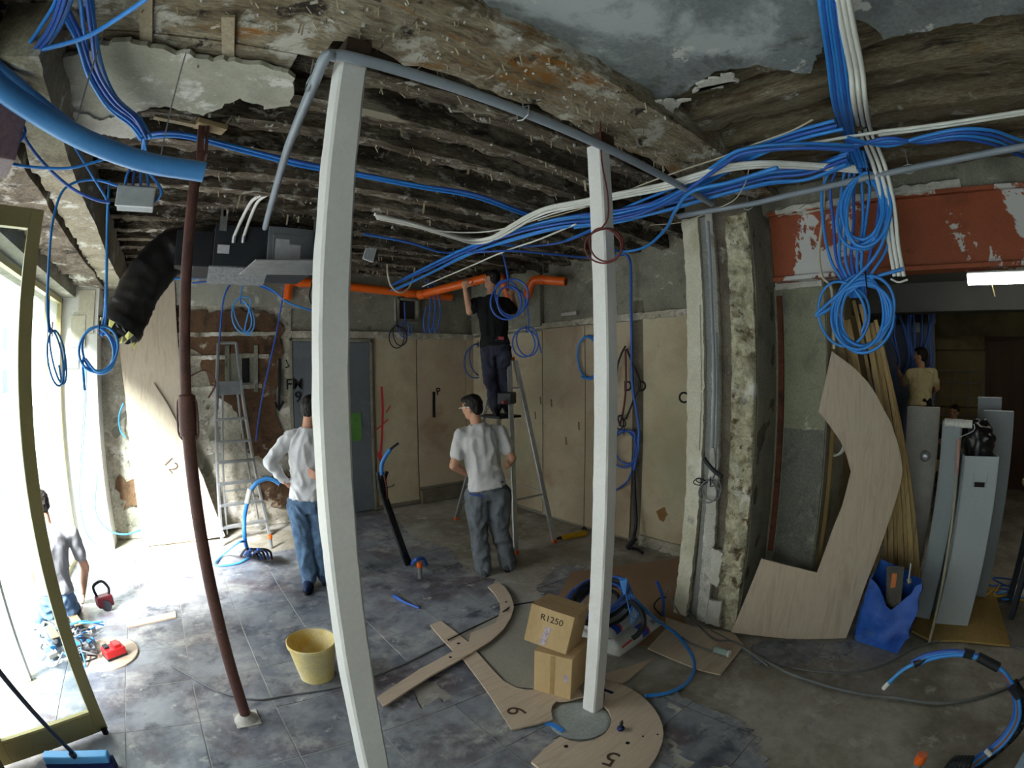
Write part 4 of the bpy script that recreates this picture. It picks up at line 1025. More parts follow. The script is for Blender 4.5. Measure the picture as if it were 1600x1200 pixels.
# ================================================================= CARTONS, CEMENT BAGS, BUCKETS
CARD = pmat('brown_cardboard', [S(184, 156, 112), S(194, 166, 122), S(174, 146, 104)], scale=2.5, stretch=(1, 1, 0.5), rough=0.8, bump=0.06, bscale=60, fine=0.06)
TAPE = flat('brown_tape', S(168, 138, 92), rough=0.35)
LABELW = pmat('printed_label', [S(206, 200, 204), S(150, 120, 140)], scale=40, rough=0.5, bump=0)
def carton(a, b, depth, h, label, z0=0.0, tilt=None):
    a, b = Vector(a), Vector(b); t = (b-a).normalized(); n = Vector((-t.y, t.x, 0))
    if n.x < 0: n = -n
    w = (b-a).length; c = (a+b)/2 + n*depth/2
    e = empty('carton', (c.x, c.y, z0), label, 'carton')
    rot = Matrix(((t.x, n.x, 0), (t.y, n.y, 0), (0, 0, 1)))
    R_ = rot if tilt is None else rot @ tilt
    def P(x, y, z): return Vector((c.x, c.y, z0 + h/2)) + R_ @ Vector((x*w/2, y*depth/2, z*h/2))
    m = MB(); m.box((c.x, c.y, z0+h/2), (w, depth, h), R_); m.build('carton_body', CARD, e, bevel=0.004)
    for s_ in (-1, 1):
        loop = [P(-1, s_*1.0, 1.0), P(1, s_*1.0, 1.0), P(1, s_*0.02, 1.012), P(-1, s_*0.02, 1.012)]
        MB().prism(loop, R_ @ Vector((0, 0, 0.003))).build('flap', CARD, e)
    loop = [P(-1.003, -0.12, 1.02), P(1.003, -0.12, 1.02), P(1.003, 0.12, 1.02), P(-1.003, 0.12, 1.02)]
    MB().prism(loop, R_ @ Vector((0, 0, 0.001))).build('tape', TAPE, e)
    return e, P, R_
ca, cb = at(834, 1080, z=0.009), at(891, 1096, z=0.009)
EC, P, R_ = carton(ca, cb, 0.27, 0.30, 'lower brown carton standing on the grey plywood sheet', 0.0205)
MB().prism([P(0.6, -1.002, -0.15), P(0.82, -1.002, -0.15), P(0.82, -1.002, 0.22), P(0.6, -1.002, 0.22)], R_ @ Vector((0, -0.001, 0))).build('shipping_label', LABELW, EC)
MB().prism([P(-0.12, -1.003, -0.95), P(0.12, -1.003, -0.95), P(0.12, -1.003, 0.98), P(-0.12, -1.003, 0.98)], R_ @ Vector((0, -0.0008, 0))).build('tape', TAPE, EC)
ct = Vector(((ca+cb).x/2, (ca+cb).y/2, 0))
tv = (cb-ca).normalized(); nv_ = Vector((-tv.y, tv.x, 0)); nv_ = nv_ if nv_.x > 0 else -nv_
ua_, ub_ = ct + nv_*0.0 - tv*0.17, ct + nv_*0.0 + tv*0.10
EC2, P, R_ = carton(ua_, ub_, 0.24, 0.24, 'upper brown carton marked R1250 tilted on the lower one', 0.355, Matrix.Rotation(math.radians(7), 3, 'Y') @ Matrix.Rotation(math.radians(-9), 3, 'X'))
text('R1250', BLACKPAINT, EC2, 0.055, P(0.05, -1.004, 0.52), R_ @ Vector((1, 0, 0)), R_ @ Vector((0, 0, 1)), 'print')
MB().prism([P(-0.30, -1.003, -0.9), P(-0.02, -1.003, -0.9), P(0.12, -1.003, 0.12), P(-0.14, -1.003, 0.12)], R_ @ Vector((0, -0.001, 0))).build('shipping_label', LABELW, EC2)

def sack(name, corners, h, label, mat, seed):
    """pillow-shaped filled bag on four floor corners"""
    A0, B0, C0, D0 = [Vector(c) for c in corners]
    V, F = [], []; N = 18
    for sgn in (1, -1):
        for j in range(N+1):
            for i in range(N+1):
                x, y = i/N, j/N
                p = (A0*(1-x)+B0*x)*(1-y) + (D0*(1-x)+C0*x)*y
                e_ = (1-abs(2*x-1)**4)*(1-abs(2*y-1)**4)
                z = h/2 + sgn*h/2*max(0, e_)**0.45*(1 + 0.10*noise.noise(p*7 + Vector((seed, 0, 0)))) + noise.fractal(p*16 + Vector((seed, 0, sgn)), 0.7, 2, 3)*0.008
                V.append(Vector((p.x, p.y, p.z + max(z, 0.002 if sgn < 0 else 0))))
    w = N+1
    for s_ in (0, 1):
        for j in range(N):
            for i in range(N):
                b_ = s_*w*w
                q = (b_+j*w+i, b_+j*w+i+1, b_+(j+1)*w+i+1, b_+(j+1)*w+i)
                F.append(q if s_ == 0 else q[::-1])
    e = empty(name, (A0+C0)/2, label, 'bag')
    MB().add(V, F).build('bag_body', mat, e, smooth=60)
    return e
BAGM = pmat('white_paper_bag', [S(196, 196, 192), S(180, 182, 180), S(206, 206, 202)], scale=4, rough=0.7, bump=0.4, bscale=14, fine=0.08)
k0, k1 = at(966, 1040, z=0.01), at(1036, 985, z=0.01)
td = (k1-k0).normalized(); nd = Vector((-td.y, td.x, 0)); nd = nd if nd.y > 0 else -nd
g0, g1 = Vector((k0.x, k0.y, 0.018)), Vector((k1.x, k1.y, 0.018))
SK1 = sack('cement_bag', [g0, g1, g1 + nd*0.42, g0 + nd*0.42], 0.13, 'lower white cement bag with a blue band lying on the floor', BAGM, 1)
SK2 = sack('cement_bag', [g0 + nd*0.06 + Vector((0, 0, 0.125)), g1 + nd*0.10 - td*0.1 + Vector((0, 0, 0.125)), g1 + nd*0.50 - td*0.04 + Vector((0, 0, 0.125)), g0 + nd*0.46 + Vector((0, 0, 0.125))], 0.12, 'upper white cement bag under the coil of blue and black hose', BAGM, 2)
def bag_top(corners, h, seed, x, y):
    A0, B0, C0, D0 = [Vector(c) for c in corners]
    p = (A0*(1-x)+B0*x)*(1-y) + (D0*(1-x)+C0*x)*y
    e_ = (1-abs(2*x-1)**4)*(1-abs(2*y-1)**4)
    return Vector((p.x, p.y, p.z + h/2 + h/2*max(0, e_)**0.45*(1 + 0.10*noise.noise(p*7 + Vector((seed, 0, 0)))) + 0.006))
def bag_print(e, corners, h, seed, x0, x1, y0, y1, mat, name='print'):
    V, F = [], []; n = 10
    for j_ in range(n+1):
        for i_ in range(n+1):
            V.append(bag_top(corners, h, seed, x0 + (x1-x0)*i_/n, y0 + (y1-y0)*j_/n))
    for j_ in range(n):
        for i_ in range(n):
            F.append((j_*(n+1)+i_, j_*(n+1)+i_+1, (j_+1)*(n+1)+i_+1, (j_+1)*(n+1)+i_))
    MB().add(V, F).build(name, mat, e, smooth=60)
BLUEP, REDP = flat('blue_print', S(44, 68, 176)), flat('red_print', S(206, 70, 72))
CO1 = [g0, g1, g1 + nd*0.42, g0 + nd*0.42]
CO2 = [g0 + nd*0.06 + Vector((0, 0, 0.125)), g1 + nd*0.10 - td*0.1 + Vector((0, 0, 0.125)), g1 + nd*0.50 - td*0.04 + Vector((0, 0, 0.125)), g0 + nd*0.46 + Vector((0, 0, 0.125))]
bag_print(SK1, CO1, 0.13, 1, 0.50, 0.63, 0.0, 0.20, BLUEP)
bag_print(SK1, CO1, 0.13, 1, 0.63, 0.66, 0.0, 0.20, REDP)
bag_print(SK1, CO1, 0.13, 1, 0.76, 0.92, 0.04, 0.12, flat('grey_print', S(130, 132, 138)))
bag_print(SK1, CO1, 0.13, 1, 0.10, 0.30, 0.03, 0.06, REDP)
bag_print(SK2, CO2, 0.12, 2, 0.10, 0.22, 0.0, 0.16, BLUEP)
bag_print(SK2, CO2, 0.12, 2, 0.22, 0.26, 0.0, 0.16, REDP)

# yellow bucket
YEL = pmat('worn_yellow_plastic', [S(216, 194, 118), S(226, 208, 142), S(210, 196, 152)], scale=5, rough=0.55, bump=0.1, fine=0.12, patches=[(S(222, 214, 186), 4, 0.58, 0.10), (S(212, 166, 54), 3.5, 0.62, 0.08)])
def bucket(c, r, h, label, mat):
    e = empty('bucket', c, label, 'bucket')
    rb = r*0.70
    prof = [(0.0, 0.004), (rb*0.96, 0.004), (rb, 0.0), (rb, 0.008), (r*0.95, h*0.9), (r*0.99, h*0.905), (r*1.0, h*0.93), (r, h), (r*0.97, h+0.003), (r*0.945, h*0.985), (rb*0.96, 0.012), (0.0, 0.012)]
    MB().lathe(c, prof, 40).build('bucket_body', mat, e, smooth=50)
    MB().lathe(Vector(c) + Vector((0, 0, 0.012)), [(0, h*0.16), (rb*0.9, h*0.15), (rb*0.99, h*0.12)], 24).build('mortar_residue', pmat('mortar_residue', [S(170, 146, 90), S(150, 126, 78)], scale=8, rough=0.95, bump=0.4), e, smooth=60)
    return e
bc = (at(445, 1003, z=0.27) + at(527, 1000, z=0.27))/2
bk = bucket(Vector((bc.x, bc.y, 0.0)), 0.165, 0.275, 'worn yellow plastic bucket standing on the slate tiles', YEL)
hb = Vector((bc.x, bc.y, 0.265)); pts = []
ax = (at(527, 1000, z=0.27) - at(445, 1003, z=0.27)).normalized(); ay = Vector((-ax.y, ax.x, 0))
for k in range(13):
    g = PI*k/12
    pts.append(hb + ax*(0.172*math.cos(g)) + ay*(0.150*math.sin(g)) + Vector((0, 0, 0.03*math.sin(g))))
MB().tube(pts, 0.003, 6).build('wire_handle', GALV, bk)
bk2 = bucket(Vector((1.30, 4.86, 0)), 0.15, 0.26, 'second yellow bucket standing behind the man in jeans', YEL)

# ================================================================= RED CHARGER, DRILL, BROOM
ch = empty('battery_charger', at(182, 1022, z=0), 'red plastic tool battery pack lying near the kneeling man', 'battery')
RED = pmat('red_plastic', [S(214, 50, 52), S(200, 40, 44)], scale=5, rough=0.4, bump=0.05, fine=0.06)
cc = at(180, 1024, z=0.014); rotc = Matrix.Rotation(0.5, 3, 'Z')
MB().box(cc + Vector((0, 0, 0.045)), (0.17, 0.12, 0.06), rotc).build('casing', RED, ch, bevel=0.012, seg=3)
MB().box(cc + Vector((0, 0, 0.012)), (0.175, 0.125, 0.018), rotc).build('base', BLACKC, ch, bevel=0.004)
MB().box(cc + rotc @ Vector((0.03, 0, 0.085)), (0.06, 0.09, 0.025), rotc).build('slide', RED, ch, bevel=0.006)
MB().box(cc + rotc @ Vector((-0.05, 0.02, 0.08)), (0.04, 0.06, 0.02), rotc).build('latch', BLACKC, ch, bevel=0.003)
dr = empty('power_drill', at(895, 838, z=0), 'yellow and black power drill lying on the floor behind the right post', 'drill')
d0, d1 = at(868, 842, z=0.04), at(918, 832, z=0.04)
dv = (d1-d0).normalized()
MB().tube([d0 + dv*0.07, d0 + dv*0.10, d0 + dv*0.2, d1 - dv*0.06, d1 - dv*0.02], [0.022, 0.032, 0.036, 0.038, 0.03], 14).build('housing', pmat('yellow_tool', [S(214, 170, 40), S(200, 156, 34)], rough=0.5, bump=0.05), dr, smooth=50)
MB().tube([d0, d0 + dv*0.05, d0 + dv*0.08], [0.010, 0.02, 0.024], 12).build('chuck', BLACKC, dr, smooth=50)
MB().tube([d1 - dv*0.05, d1 + Vector((0.06, 0.09, -0.005)), d1 + Vector((0.09, 0.14, -0.01))], [0.025, 0.022, 0.03], 10).build('grip', BLACKC, dr, smooth=50)
br = empty('push_broom', at(125, 1190, z=0), 'blue push broom with a dark handle at the lower left', 'broom')
e0, e1 = at(72, 1188, z=0.08), at(172, 1186, z=0.08)
MB().bar(e0 + Vector((0, 0, 0.02)), e1 + Vector((0, 0, 0.02)), 0.065, 0.05).build('head', pmat('sky_blue_plastic', [S(92, 168, 226), S(106, 178, 232)], rough=0.4, bump=0.05, fine=0.05), br, bevel=0.012, seg=3)
MB().bar(e0 + Vector((0, 0, -0.04)), e1 + Vector((0.015, 0, -0.04)), 0.075, 0.078).build('bristles', pmat('dark_blue_bristle', [S(28, 40, 92), S(36, 48, 104)], scale=60, rough=0.9, bump=0.8, bscale=120), br, bevel=0.004)
hmid = (e0+e1)/2 + (e1-e0)*0.0
MB().cyl(hmid + Vector((0, 0, 0.04)), hmid + (at(2, 1055, d=2.05) - hmid)*1.35, 0.0125, n=10).build('handle', pmat('dark_navy_handle', [S(30, 36, 56), S(38, 44, 64)], rough=0.4, bump=0), br, smooth=40)
MB().cyl(hmid + Vector((0, 0, 0.02)), hmid + (at(2, 1055, d=2.05) - hmid)*0.10, 0.02, 0.016, n=10).build('socket', BLACKC, br, smooth=40)
# fluorescent batten in the second room
fl = empty('fluorescent_lamp', (5.2, -0.9, 2.86), 'lit fluorescent tube fitting under the second room ceiling', 'lamp')
l0 = at(1512, 437, u=5.1)
MB().cyl((5.1, l0.y, l0.z), (5.1, l0.y-1.5, l0.z), 0.052, n=16).build('tube_diffuser', emat('lit_tube', (1.0, 0.95, 0.80), 9.0), fl, smooth=50)
MB().mm((5.06, l0.y-1.5, l0.z+0.05), (5.14, l0.y, l0.z+0.10)).mm((5.09, l0.y-0.3, l0.z+0.10), (5.11, l0.y-0.28, 3.012)).mm((5.09, l0.y-1.2, l0.z+0.10), (5.11, l0.y-1.18, 3.012)).build('housing', WHITEBOX2, fl)
MB().bar((5.1, l0.y-0.25, l0.z-0.05), (5.1, l0.y-0.27, l0.z-0.16), 0.03, 0.008).build('pull_tag', flat('cream_tag', S(214, 200, 150)), fl)
# ================================================================= PEOPLE
class Flesh(MB):
    def cap(s, p, q, r0, r1=None, n=16):
        p, q = Vector(p), Vector(q); r1 = r0 if r1 is None else r1
        d = (q-p); L = d.length
        if L < 1e-6: d = Vector((0, 0, 1))
        d.normalize(); a, b = frame_of(d)
        prof = [(r0*math.sin(t), -r0*math.cos(t)) for t in (0.05, 0.5, 1.0, PI/2)] + [(r1*math.cos(t), L + r1*math.sin(t)) for t in (0.0, 0.5, 1.0, 1.52)]
        V, F = [], []
        for (r, h) in prof:
            for k in range(n):
                g = 2*PI*k/n; V.append(p + d*h + a*(math.cos(g)*r) + b*(math.sin(g)*r))
        m = len(prof)
        for i in range(m-1):
            for k in range(n):
                k2 = (k+1) % n; F.append((i*n+k, i*n+k2, (i+1)*n+k2, (i+1)*n+k))
        F.append(tuple(range(n))[::-1]); F.append(tuple((m-1)*n+k for k in range(n)))
        return s.add(V, F)
    def loft(s, rings, rgt, n=24):
        """rings: (centre, half width along rgt, half depth, forward vector)"""
        V, F = [], []
        for (c, w, d, f) in rings:
            c = Vector(c); f = Vector(f).normalized(); r = Vector(rgt).normalized()
            for k in range(n):
                g = 2*PI*k/n; cx, sx = math.cos(g), math.sin(g)
                cx = math.copysign(abs(cx)**0.85, cx); sx = math.copysign(abs(sx)**0.85, sx)
                V.append(c + r*(w*cx) + f*(d*sx))
        m = len(rings)
        for i in range(m-1):
            for k in range(n):
                k2 = (k+1) % n; F.append((i*n+k, i*n+k2, (i+1)*n+k2, (i+1)*n+k))
        F.append(tuple(range(n))[::-1]); F.append(tuple((m-1)*n+k for k in range(n)))
        return s.add(V, F)
    def hand(s, w, d, pn, side, curl=0.5, sc=1.0):
        """w wrist, d direction of the hand, pn palm normal, side +1/-1 for the thumb's side"""
        w = Vector(w); d = Vector(d).normalized(); pn = Vector(pn); pn = (pn - d*pn.dot(d)).normalized(); t = d.cross(pn).normalized()*side
        k = sc
        rot = Matrix(((d.x, t.x, pn.x), (d.y, t.y, pn.y), (d.z, t.z, pn.z)))
        s.ellipsoid(w + d*0.05*k, (0.058*k, 0.042*k, 0.017*k), rot, 14, 8)
        s.cap(w - d*0.01, w + d*0.03*k, 0.026*k, 0.024*k, 10)
        for i, (off, L) in enumerate(((0.030, 0.072), (0.010, 0.080), (-0.011, 0.074), (-0.031, 0.058))):
            p = w + d*(0.085*k) + t*(off*k); ang = 0.15 + 0.1*i
            dirv = d
            for seg, fr in enumerate((0.45, 0.30, 0.25)):
                ang += curl*(0.5 if seg == 0 else 0.8)
                dirv = d*math.cos(ang) + pn*math.sin(ang) + t*(off*2.0)
                q = p + dirv.normalized()*(L*fr*k); s.cap(p, q, 0.0092*k, 0.0082*k, 8); p = q
        p = w + d*0.025*k + t*0.030*k
        for seg, (L, a_) in enumerate(((0.035, 0.9), (0.030, 0.6), (0.024, 0.4))):
            q = p + (d*math.cos(a_) + t*math.sin(a_) + pn*0.35*curl*(seg+0.5)).normalized()*L*k
            s.cap(p, q, 0.0115*k, 0.0095*k, 8); p = q
        return s
    def solid(s, name, mat, parent, voxel=0.008, smooth=6, fold=0.0, fscale=9.0, fdir=(1, 1, 0.5)):
        me = bpy.data.meshes.new(name); me.from_pydata([tuple(p) for p in s.v], [], s.f)
        bm = bmesh.new(); bm.from_mesh(me); bmesh.ops.recalc_face_normals(bm, faces=bm.faces); bm.to_mesh(me); bm.free()
        t = bpy.data.objects.new('tmp', me); COL.objects.link(t)
        r = t.modifiers.new('r', 'REMESH'); r.mode = 'VOXEL'; r.voxel_size = voxel
        if smooth:
            sm = t.modifiers.new('s', 'SMOOTH'); sm.iterations = smooth; sm.factor = 0.5
        bpy.context.view_layer.update()
        me2 = bpy.data.meshes.new_from_object(t.evaluated_get(bpy.context.evaluated_depsgraph_get()))
        bpy.data.objects.remove(t); bpy.data.meshes.remove(me)
        if fold:
            n = len(me2.vertices); co = np.empty(n*3); no = np.empty(n*3)
            me2.vertices.foreach_get('co', co); me2.vertices.foreach_get('normal', no); co = co.reshape(-1, 3); no = no.reshape(-1, 3)
            for i in range(n):
                p = Vector((co[i, 0]*fdir[0], co[i, 1]*fdir[1], co[i, 2]*fdir[2]))*fscale
                k = 1 - abs(noise.noise(p + Vector((0, 0, noise.noise(p*0.5)*1.6)))*2.0)
                co[i] += no[i]*fold*(k - 0.5 + 0.4*noise.noise(p*2.3))
            me2.vertices.foreach_set('co', co.ravel()); me2.update()
        me2.name = name; me2.shade_smooth(); me2.materials.clear()
        return link(name, me2, mat, parent)

SKIN = pmat('skin', [S(186, 138, 112), S(198, 150, 124)], scale=8, rough=0.55, bump=0.05, fine=0.08, spec=0.35)
HAIR = pmat('dark_hair', [S(22, 19, 18), S(34, 30, 28)], scale=30, stretch=(1, 1, 0.3), rough=0.55, bump=0.6, bscale=90, fine=0.3)
WSHIRT = pmat('white_cotton', [S(214, 216, 220), S(224, 226, 228)], scale=5, rough=0.9, bump=0.15, bscale=60, fine=0.05)
WSHIRT2 = pmat('offwhite_cotton', [S(196, 196, 198), S(206, 206, 206)], scale=5, rough=0.9, bump=0.15, bscale=60, fine=0.06)
JEANS = pmat('blue_denim', [S(74, 102, 134), S(100, 128, 158), S(58, 84, 114)], scale=5, rough=0.9, bump=0.25, bscale=120, fine=0.15)
GREYTR = pmat('grey_work_trousers', [S(92, 98, 104), S(106, 112, 118), S(80, 84, 90)], scale=4, rough=0.9, bump=0.2, bscale=80, fine=0.12)
NAVYTR = pmat('navy_work_trousers', [S(40, 42, 56), S(52, 54, 70)], scale=4, rough=0.9, bump=0.2, bscale=80, fine=0.12)
BLACKSH = pmat('black_cotton', [S(20, 20, 22), S(28, 28, 30)], scale=5, rough=0.95, bump=0.15, bscale=60, fine=0.1)
GREYSH = pmat('grey_cotton', [S(140, 142, 146), S(154, 156, 160)], scale=5, rough=0.9, bump=0.15, bscale=60, fine=0.06)
CREAMSH = pmat('cream_cotton', [S(204, 192, 150), S(190, 178, 138)], scale=5, rough=0.9, bump=0.15, bscale=60, fine=0.06)
SHOE = pmat('dusty_dark_shoe', [S(56, 58, 64), S(72, 74, 80)], scale=8, rough=0.8, bump=0.2, fine=0.2)
BLUESHOE = pmat('navy_trainer', [S(34, 50, 84), S(48, 64, 98)], scale=8, rough=0.7, bump=0.2, fine=0.2)
EYEW, EYEB, LIP = flat('eye_white', S(226, 222, 214)), flat('dark_eye', S(40, 30, 26)), flat('lips', S(150, 88, 80))

def human(name, J, f, face, label, shirt, trousers, shoe, sleeve='short', hands=None, k=1.0, shoes=True, legs=True, hair=HAIR, loose=1.0, tuck=0.0, headup=None, fold=0.017):
    V3 = Vector; J = {a: V3(b) for a, b in J.items()}
    f = V3(f).normalized(); face = V3(face).normalized()
    base = J['al'] if legs else J['pelvis']
    e = empty(name, (J['pelvis'].x, J['pelvis'].y, min(J[q].z for q in J)), label, 'person')
    P, N = J['pelvis'], J['neck']; sp = (N - P); L = sp.length; sp.normalize()
    rgt = (J['sr'] - J['sl']); rgt = (rgt - sp*rgt.dot(sp)).normalized()
    rh = (J['hr'] - J['hl']).normalized() if legs else rgt
    ft = rgt.cross(sp) * (1 if rgt.cross(sp).dot(f) > 0 else -1)
    at_ = lambda t, o=0.0: P + sp*(L*t) + ft*o
    # --- shirt
    sh = Flesh()
    sh.loft([(at_(0.03 - tuck), 0.182*k, 0.148*k, ft), (at_(0.10), 0.174*k, 0.136*k, ft), (at_(0.22), 0.158*k, 0.118*k, ft), (at_(0.45, -0.008), 0.168*k, 0.122*k, ft), (at_(0.68, -0.012), 0.182*k, 0.126*k, ft), (at_(0.84, -0.012), 0.170*k, 0.112*k, ft), (at_(0.95, -0.005), 0.105*k, 0.085*k, ft), (at_(1.0), 0.068*k, 0.066*k, ft)], rgt)
    for s_, sj, ej, wj in ((-1, 'sl', 'el', 'wl'), (1, 'sr', 'er', 'wr')):
        S0, E0, W0 = J[sj], J[ej], J[wj]
        sh.cap(at_(0.84), S0, 0.085*k, 0.070*k)
        if sleeve == 'long':
            sh.cap(S0, E0, 0.066*k, 0.056*k); sh.cap(E0, W0 + (E0-W0)*0.12, 0.055*k, 0.042*k)
        else:
            sh.cap(S0, S0 + (E0-S0)*0.62, 0.068*k, 0.064*k)
    sh.solid('shirt', shirt, e, 0.011, 4, fold, 10.0, (1, 1, 0.6))
    # --- skin: head, neck, arms, hands
    sk = Flesh(); H = J['head']; up = (H - N).normalized() if headup is None else V3(headup).normalized()
    fc = (face - up*face.dot(up)).normalized(); sd = fc.cross(up).normalized()
    hr_ = Matrix(((sd.x, fc.x, up.x), (sd.y, fc.y, up.y), (sd.z, fc.z, up.z)))
    sk.ellipsoid(H + up*0.02*k - fc*0.012*k, (0.074*k, 0.094*k, 0.098*k), hr_, 20, 14)
    sk.ellipsoid(H - up*0.055*k + fc*0.022*k, (0.056*k, 0.066*k, 0.060*k), hr_, 16, 10)
    sk.cap(N - sp*0.03, H - up*0.05*k - fc*0.01, 0.056*k, 0.052*k)
    sk.ellipsoid(H - up*0.018*k + fc*0.088*k, (0.012*k, 0.018*k, 0.024*k), hr_, 10, 8)
    sk.cap(H + up*0.018*k + fc*0.076*k + sd*0.035*k, H + up*0.018*k + fc*0.076*k - sd*0.035*k, 0.010*k)
    for s_ in (-1, 1):
        sk.ellipsoid(H - up*0.008*k + sd*(s_*0.074*k) - fc*0.010*k, (0.010*k, 0.019*k, 0.031*k), hr_, 10, 8)
    # the rest of the body under the clothes, so that it is one continuous figure
    sk.loft([(at_(-0.06), 0.135*k, 0.095*k, ft), (at_(0.22), 0.125*k, 0.088*k, ft), (at_(0.68, -0.012), 0.145*k, 0.095*k, ft), (at_(0.84, -0.01), 0.13*k, 0.08*k, ft), (at_(1.0), 0.05*k, 0.05*k, ft)], rgt)
    if legs:
        for hj, kj, aj in (('hl', 'kl', 'al'), ('hr', 'kr', 'ar')):
            sk.cap(P, J[hj], 0.08*k, 0.07*k); sk.cap(J[hj], J[kj], 0.066*k, 0.046*k); sk.cap(J[kj], J[aj], 0.046*k, 0.034*k)
    for s_, sj, ej, wj in ((-1, 'sl', 'el', 'wl'), (1, 'sr', 'er', 'wr')):
        S0, E0, W0 = J[sj], J[ej], J[wj]
        sk.cap(at_(0.84), S0, 0.055*k, 0.045*k); sk.cap(S0, E0, 0.044*k, 0.040*k)
        if sleeve == 'long': sk.cap(E0, W0, 0.036*k, 0.027*k)
        if sleeve != 'long':
            sk.cap(S0 + (E0-S0)*0.45, E0, 0.046*k, 0.042*k); sk.cap(E0, W0, 0.043*k, 0.028*k)
        else: sk.cap(W0 + (E0-W0)*0.15, W0, 0.032*k, 0.028*k)
        hd, pn, sd2, cu = (hands or {}).get(wj, ((W0-E0), rgt*(-s_), 1, 0.4))
        sk.hand(W0, hd, pn, sd2, cu, k)
    sk.solid('body', SKIN, e, 0.0066, 3)
    # --- hair
    ha = Flesh()
    ha.ellipsoid(H + up*0.034*k - fc*0.026*k, (0.081*k, 0.092*k, 0.090*k), hr_, 20, 14)
    ha.ellipsoid(H - up*0.012*k - fc*0.050*k, (0.070*k, 0.056*k, 0.070*k), hr_, 16, 12)
    ha.ellipsoid(H + up*0.088*k + fc*0.016*k, (0.062*k, 0.066*k, 0.030*k), hr_, 16, 10)
    ha.solid('hair', hair, e, 0.009, 3, 0.007, 40.0, (1, 1, 1))
    # --- face features
    for s_ in (-1, 1):
        c = H + up*0.005*k + fc*0.074*k + sd*(s_*0.030*k)
        o = MB().ellipsoid(c, (0.013*k, 0.010*k, 0.008*k), hr_, 10, 6).build('eye', EYEW, e, smooth=60)
        MB().ellipsoid(c + fc*0.007*k, (0.006*k, 0.005*k, 0.006*k), hr_, 8, 6).build('iris', EYEB, o, smooth=60)
        MB().bar(c + up*0.02*k - sd*0.016*k + fc*0.008*k, c + up*0.02*k + sd*0.016*k + fc*0.008*k, 0.006*k, 0.007*k, up=fc).build('eyebrow', hair, e)
    MB().ellipsoid(H - up*0.052*k + fc*0.083*k, (0.022*k, 0.008*k, 0.007*k), hr_, 12, 6).build('mouth', LIP, e, smooth=60)
    # --- trousers, shoes
    if legs:
        tr = Flesh()
        tr.loft([(P - sp*0.10*k, 0.150*k, 0.112*k, ft), (P - sp*0.02*k, 0.168*k, 0.128*k, ft), (P + sp*0.06*k, 0.160*k, 0.122*k, ft), (P + sp*0.10*k, 0.152*k, 0.114*k, ft)], rh)
        for hj, kj, aj in (('hl', 'kl', 'al'), ('hr', 'kr', 'ar')):
            tr.cap(J[hj], J[kj], 0.094*k*loose, 0.070*k*loose); tr.cap(J[kj], J[aj], 0.070*k*loose, 0.062*k*loose)
            b = (J[hj] - P); tr.ellipsoid(J[hj] - ft*0.040*k - sp*0.05*k, (0.080*k, 0.080*k, 0.085*k), None, 14, 10)
        tr.solid('trousers', trousers, e, 0.011, 4, 0.018, 10.0, (1, 1, 0.7))
        if shoes:
            for aj, tj in (('al', 'tl'), ('ar', 'tr')):
                A0 = J[aj]; d = (J[tj] - A0); d.z = 0; d.normalize()
                sd_ = V3((-d.y, d.x, 0)); z0 = A0.z - 0.085
                rot = Matrix(((sd_.x, d.x, 0), (sd_.y, d.y, 0), (0, 0, 1)))
                s2 = Flesh()
                s2.ellipsoid(V3((A0.x, A0.y, z0+0.045)) + d*0.06, (0.046*k, 0.145*k, 0.047*k), rot, 18, 12)
                s2.ellipsoid(V3((A0.x, A0.y, z0+0.065)) - d*0.02, (0.042*k, 0.065*k, 0.060*k), rot, 16, 10)
                so_ = s2.solid('shoe', shoe, e, 0.008, 3)
                # flat rubber sole
                loop = []
                for q in range(20):
                    g = 2*PI*q/20; loop.append(V3((A0.x, A0.y, z0)) + d*(0.06 + 0.15*k*math.cos(g)) + sd_*(0.047*k*math.sin(g)))
                MB().prism(loop, (0, 0, 0.022)).build('sole', BLACKC, so_)
    return e

# man in jeans with his hands on his hips, half hidden by the near post
D1 = 4.38
def A(x, y, d): return at(x, y, d=d)
f1 = Vector((0.36, 0.93, 0))
H1 = human('person', dict(head=A(486, 639, D1+0.03), neck=A(481, 668, D1), pelvis=A(483, 781, D1), sl=A(452, 683, D1-0.02), sr=A(511, 684, D1+0.02), el=A(421, 722, D1-0.10), er=A(541, 720, D1-0.02), wl=A(448, 754, D1-0.02), wr=A(506, 748, D1-0.20),
      hl=A(467, 789, D1), hr=A(499, 789, D1), kl=A(476, 850, D1+0.03), kr=A(501, 849, D1+0.04), al=A(482, 903, D1-0.02), ar=A(508, 899, D1+0.05), tl=A(474, 905, D1-0.25), tr=A(515, 895, D1+0.3)),
      f1, (0.75, 0.66, -0.25), 'person in a white long-sleeved top and blue jeans, hands on hips', WSHIRT, JEANS, BLUESHOE, 'long', 
      hands={'wr': (A(490, 742, D1-0.2) - A(506, 748, D1-0.2), f1, -1, 0.25), 'wl': (A(462, 760, D1+0.05) - A(448, 754, D1-0.02), f1, 1, 0.3)}, loose=1.18)
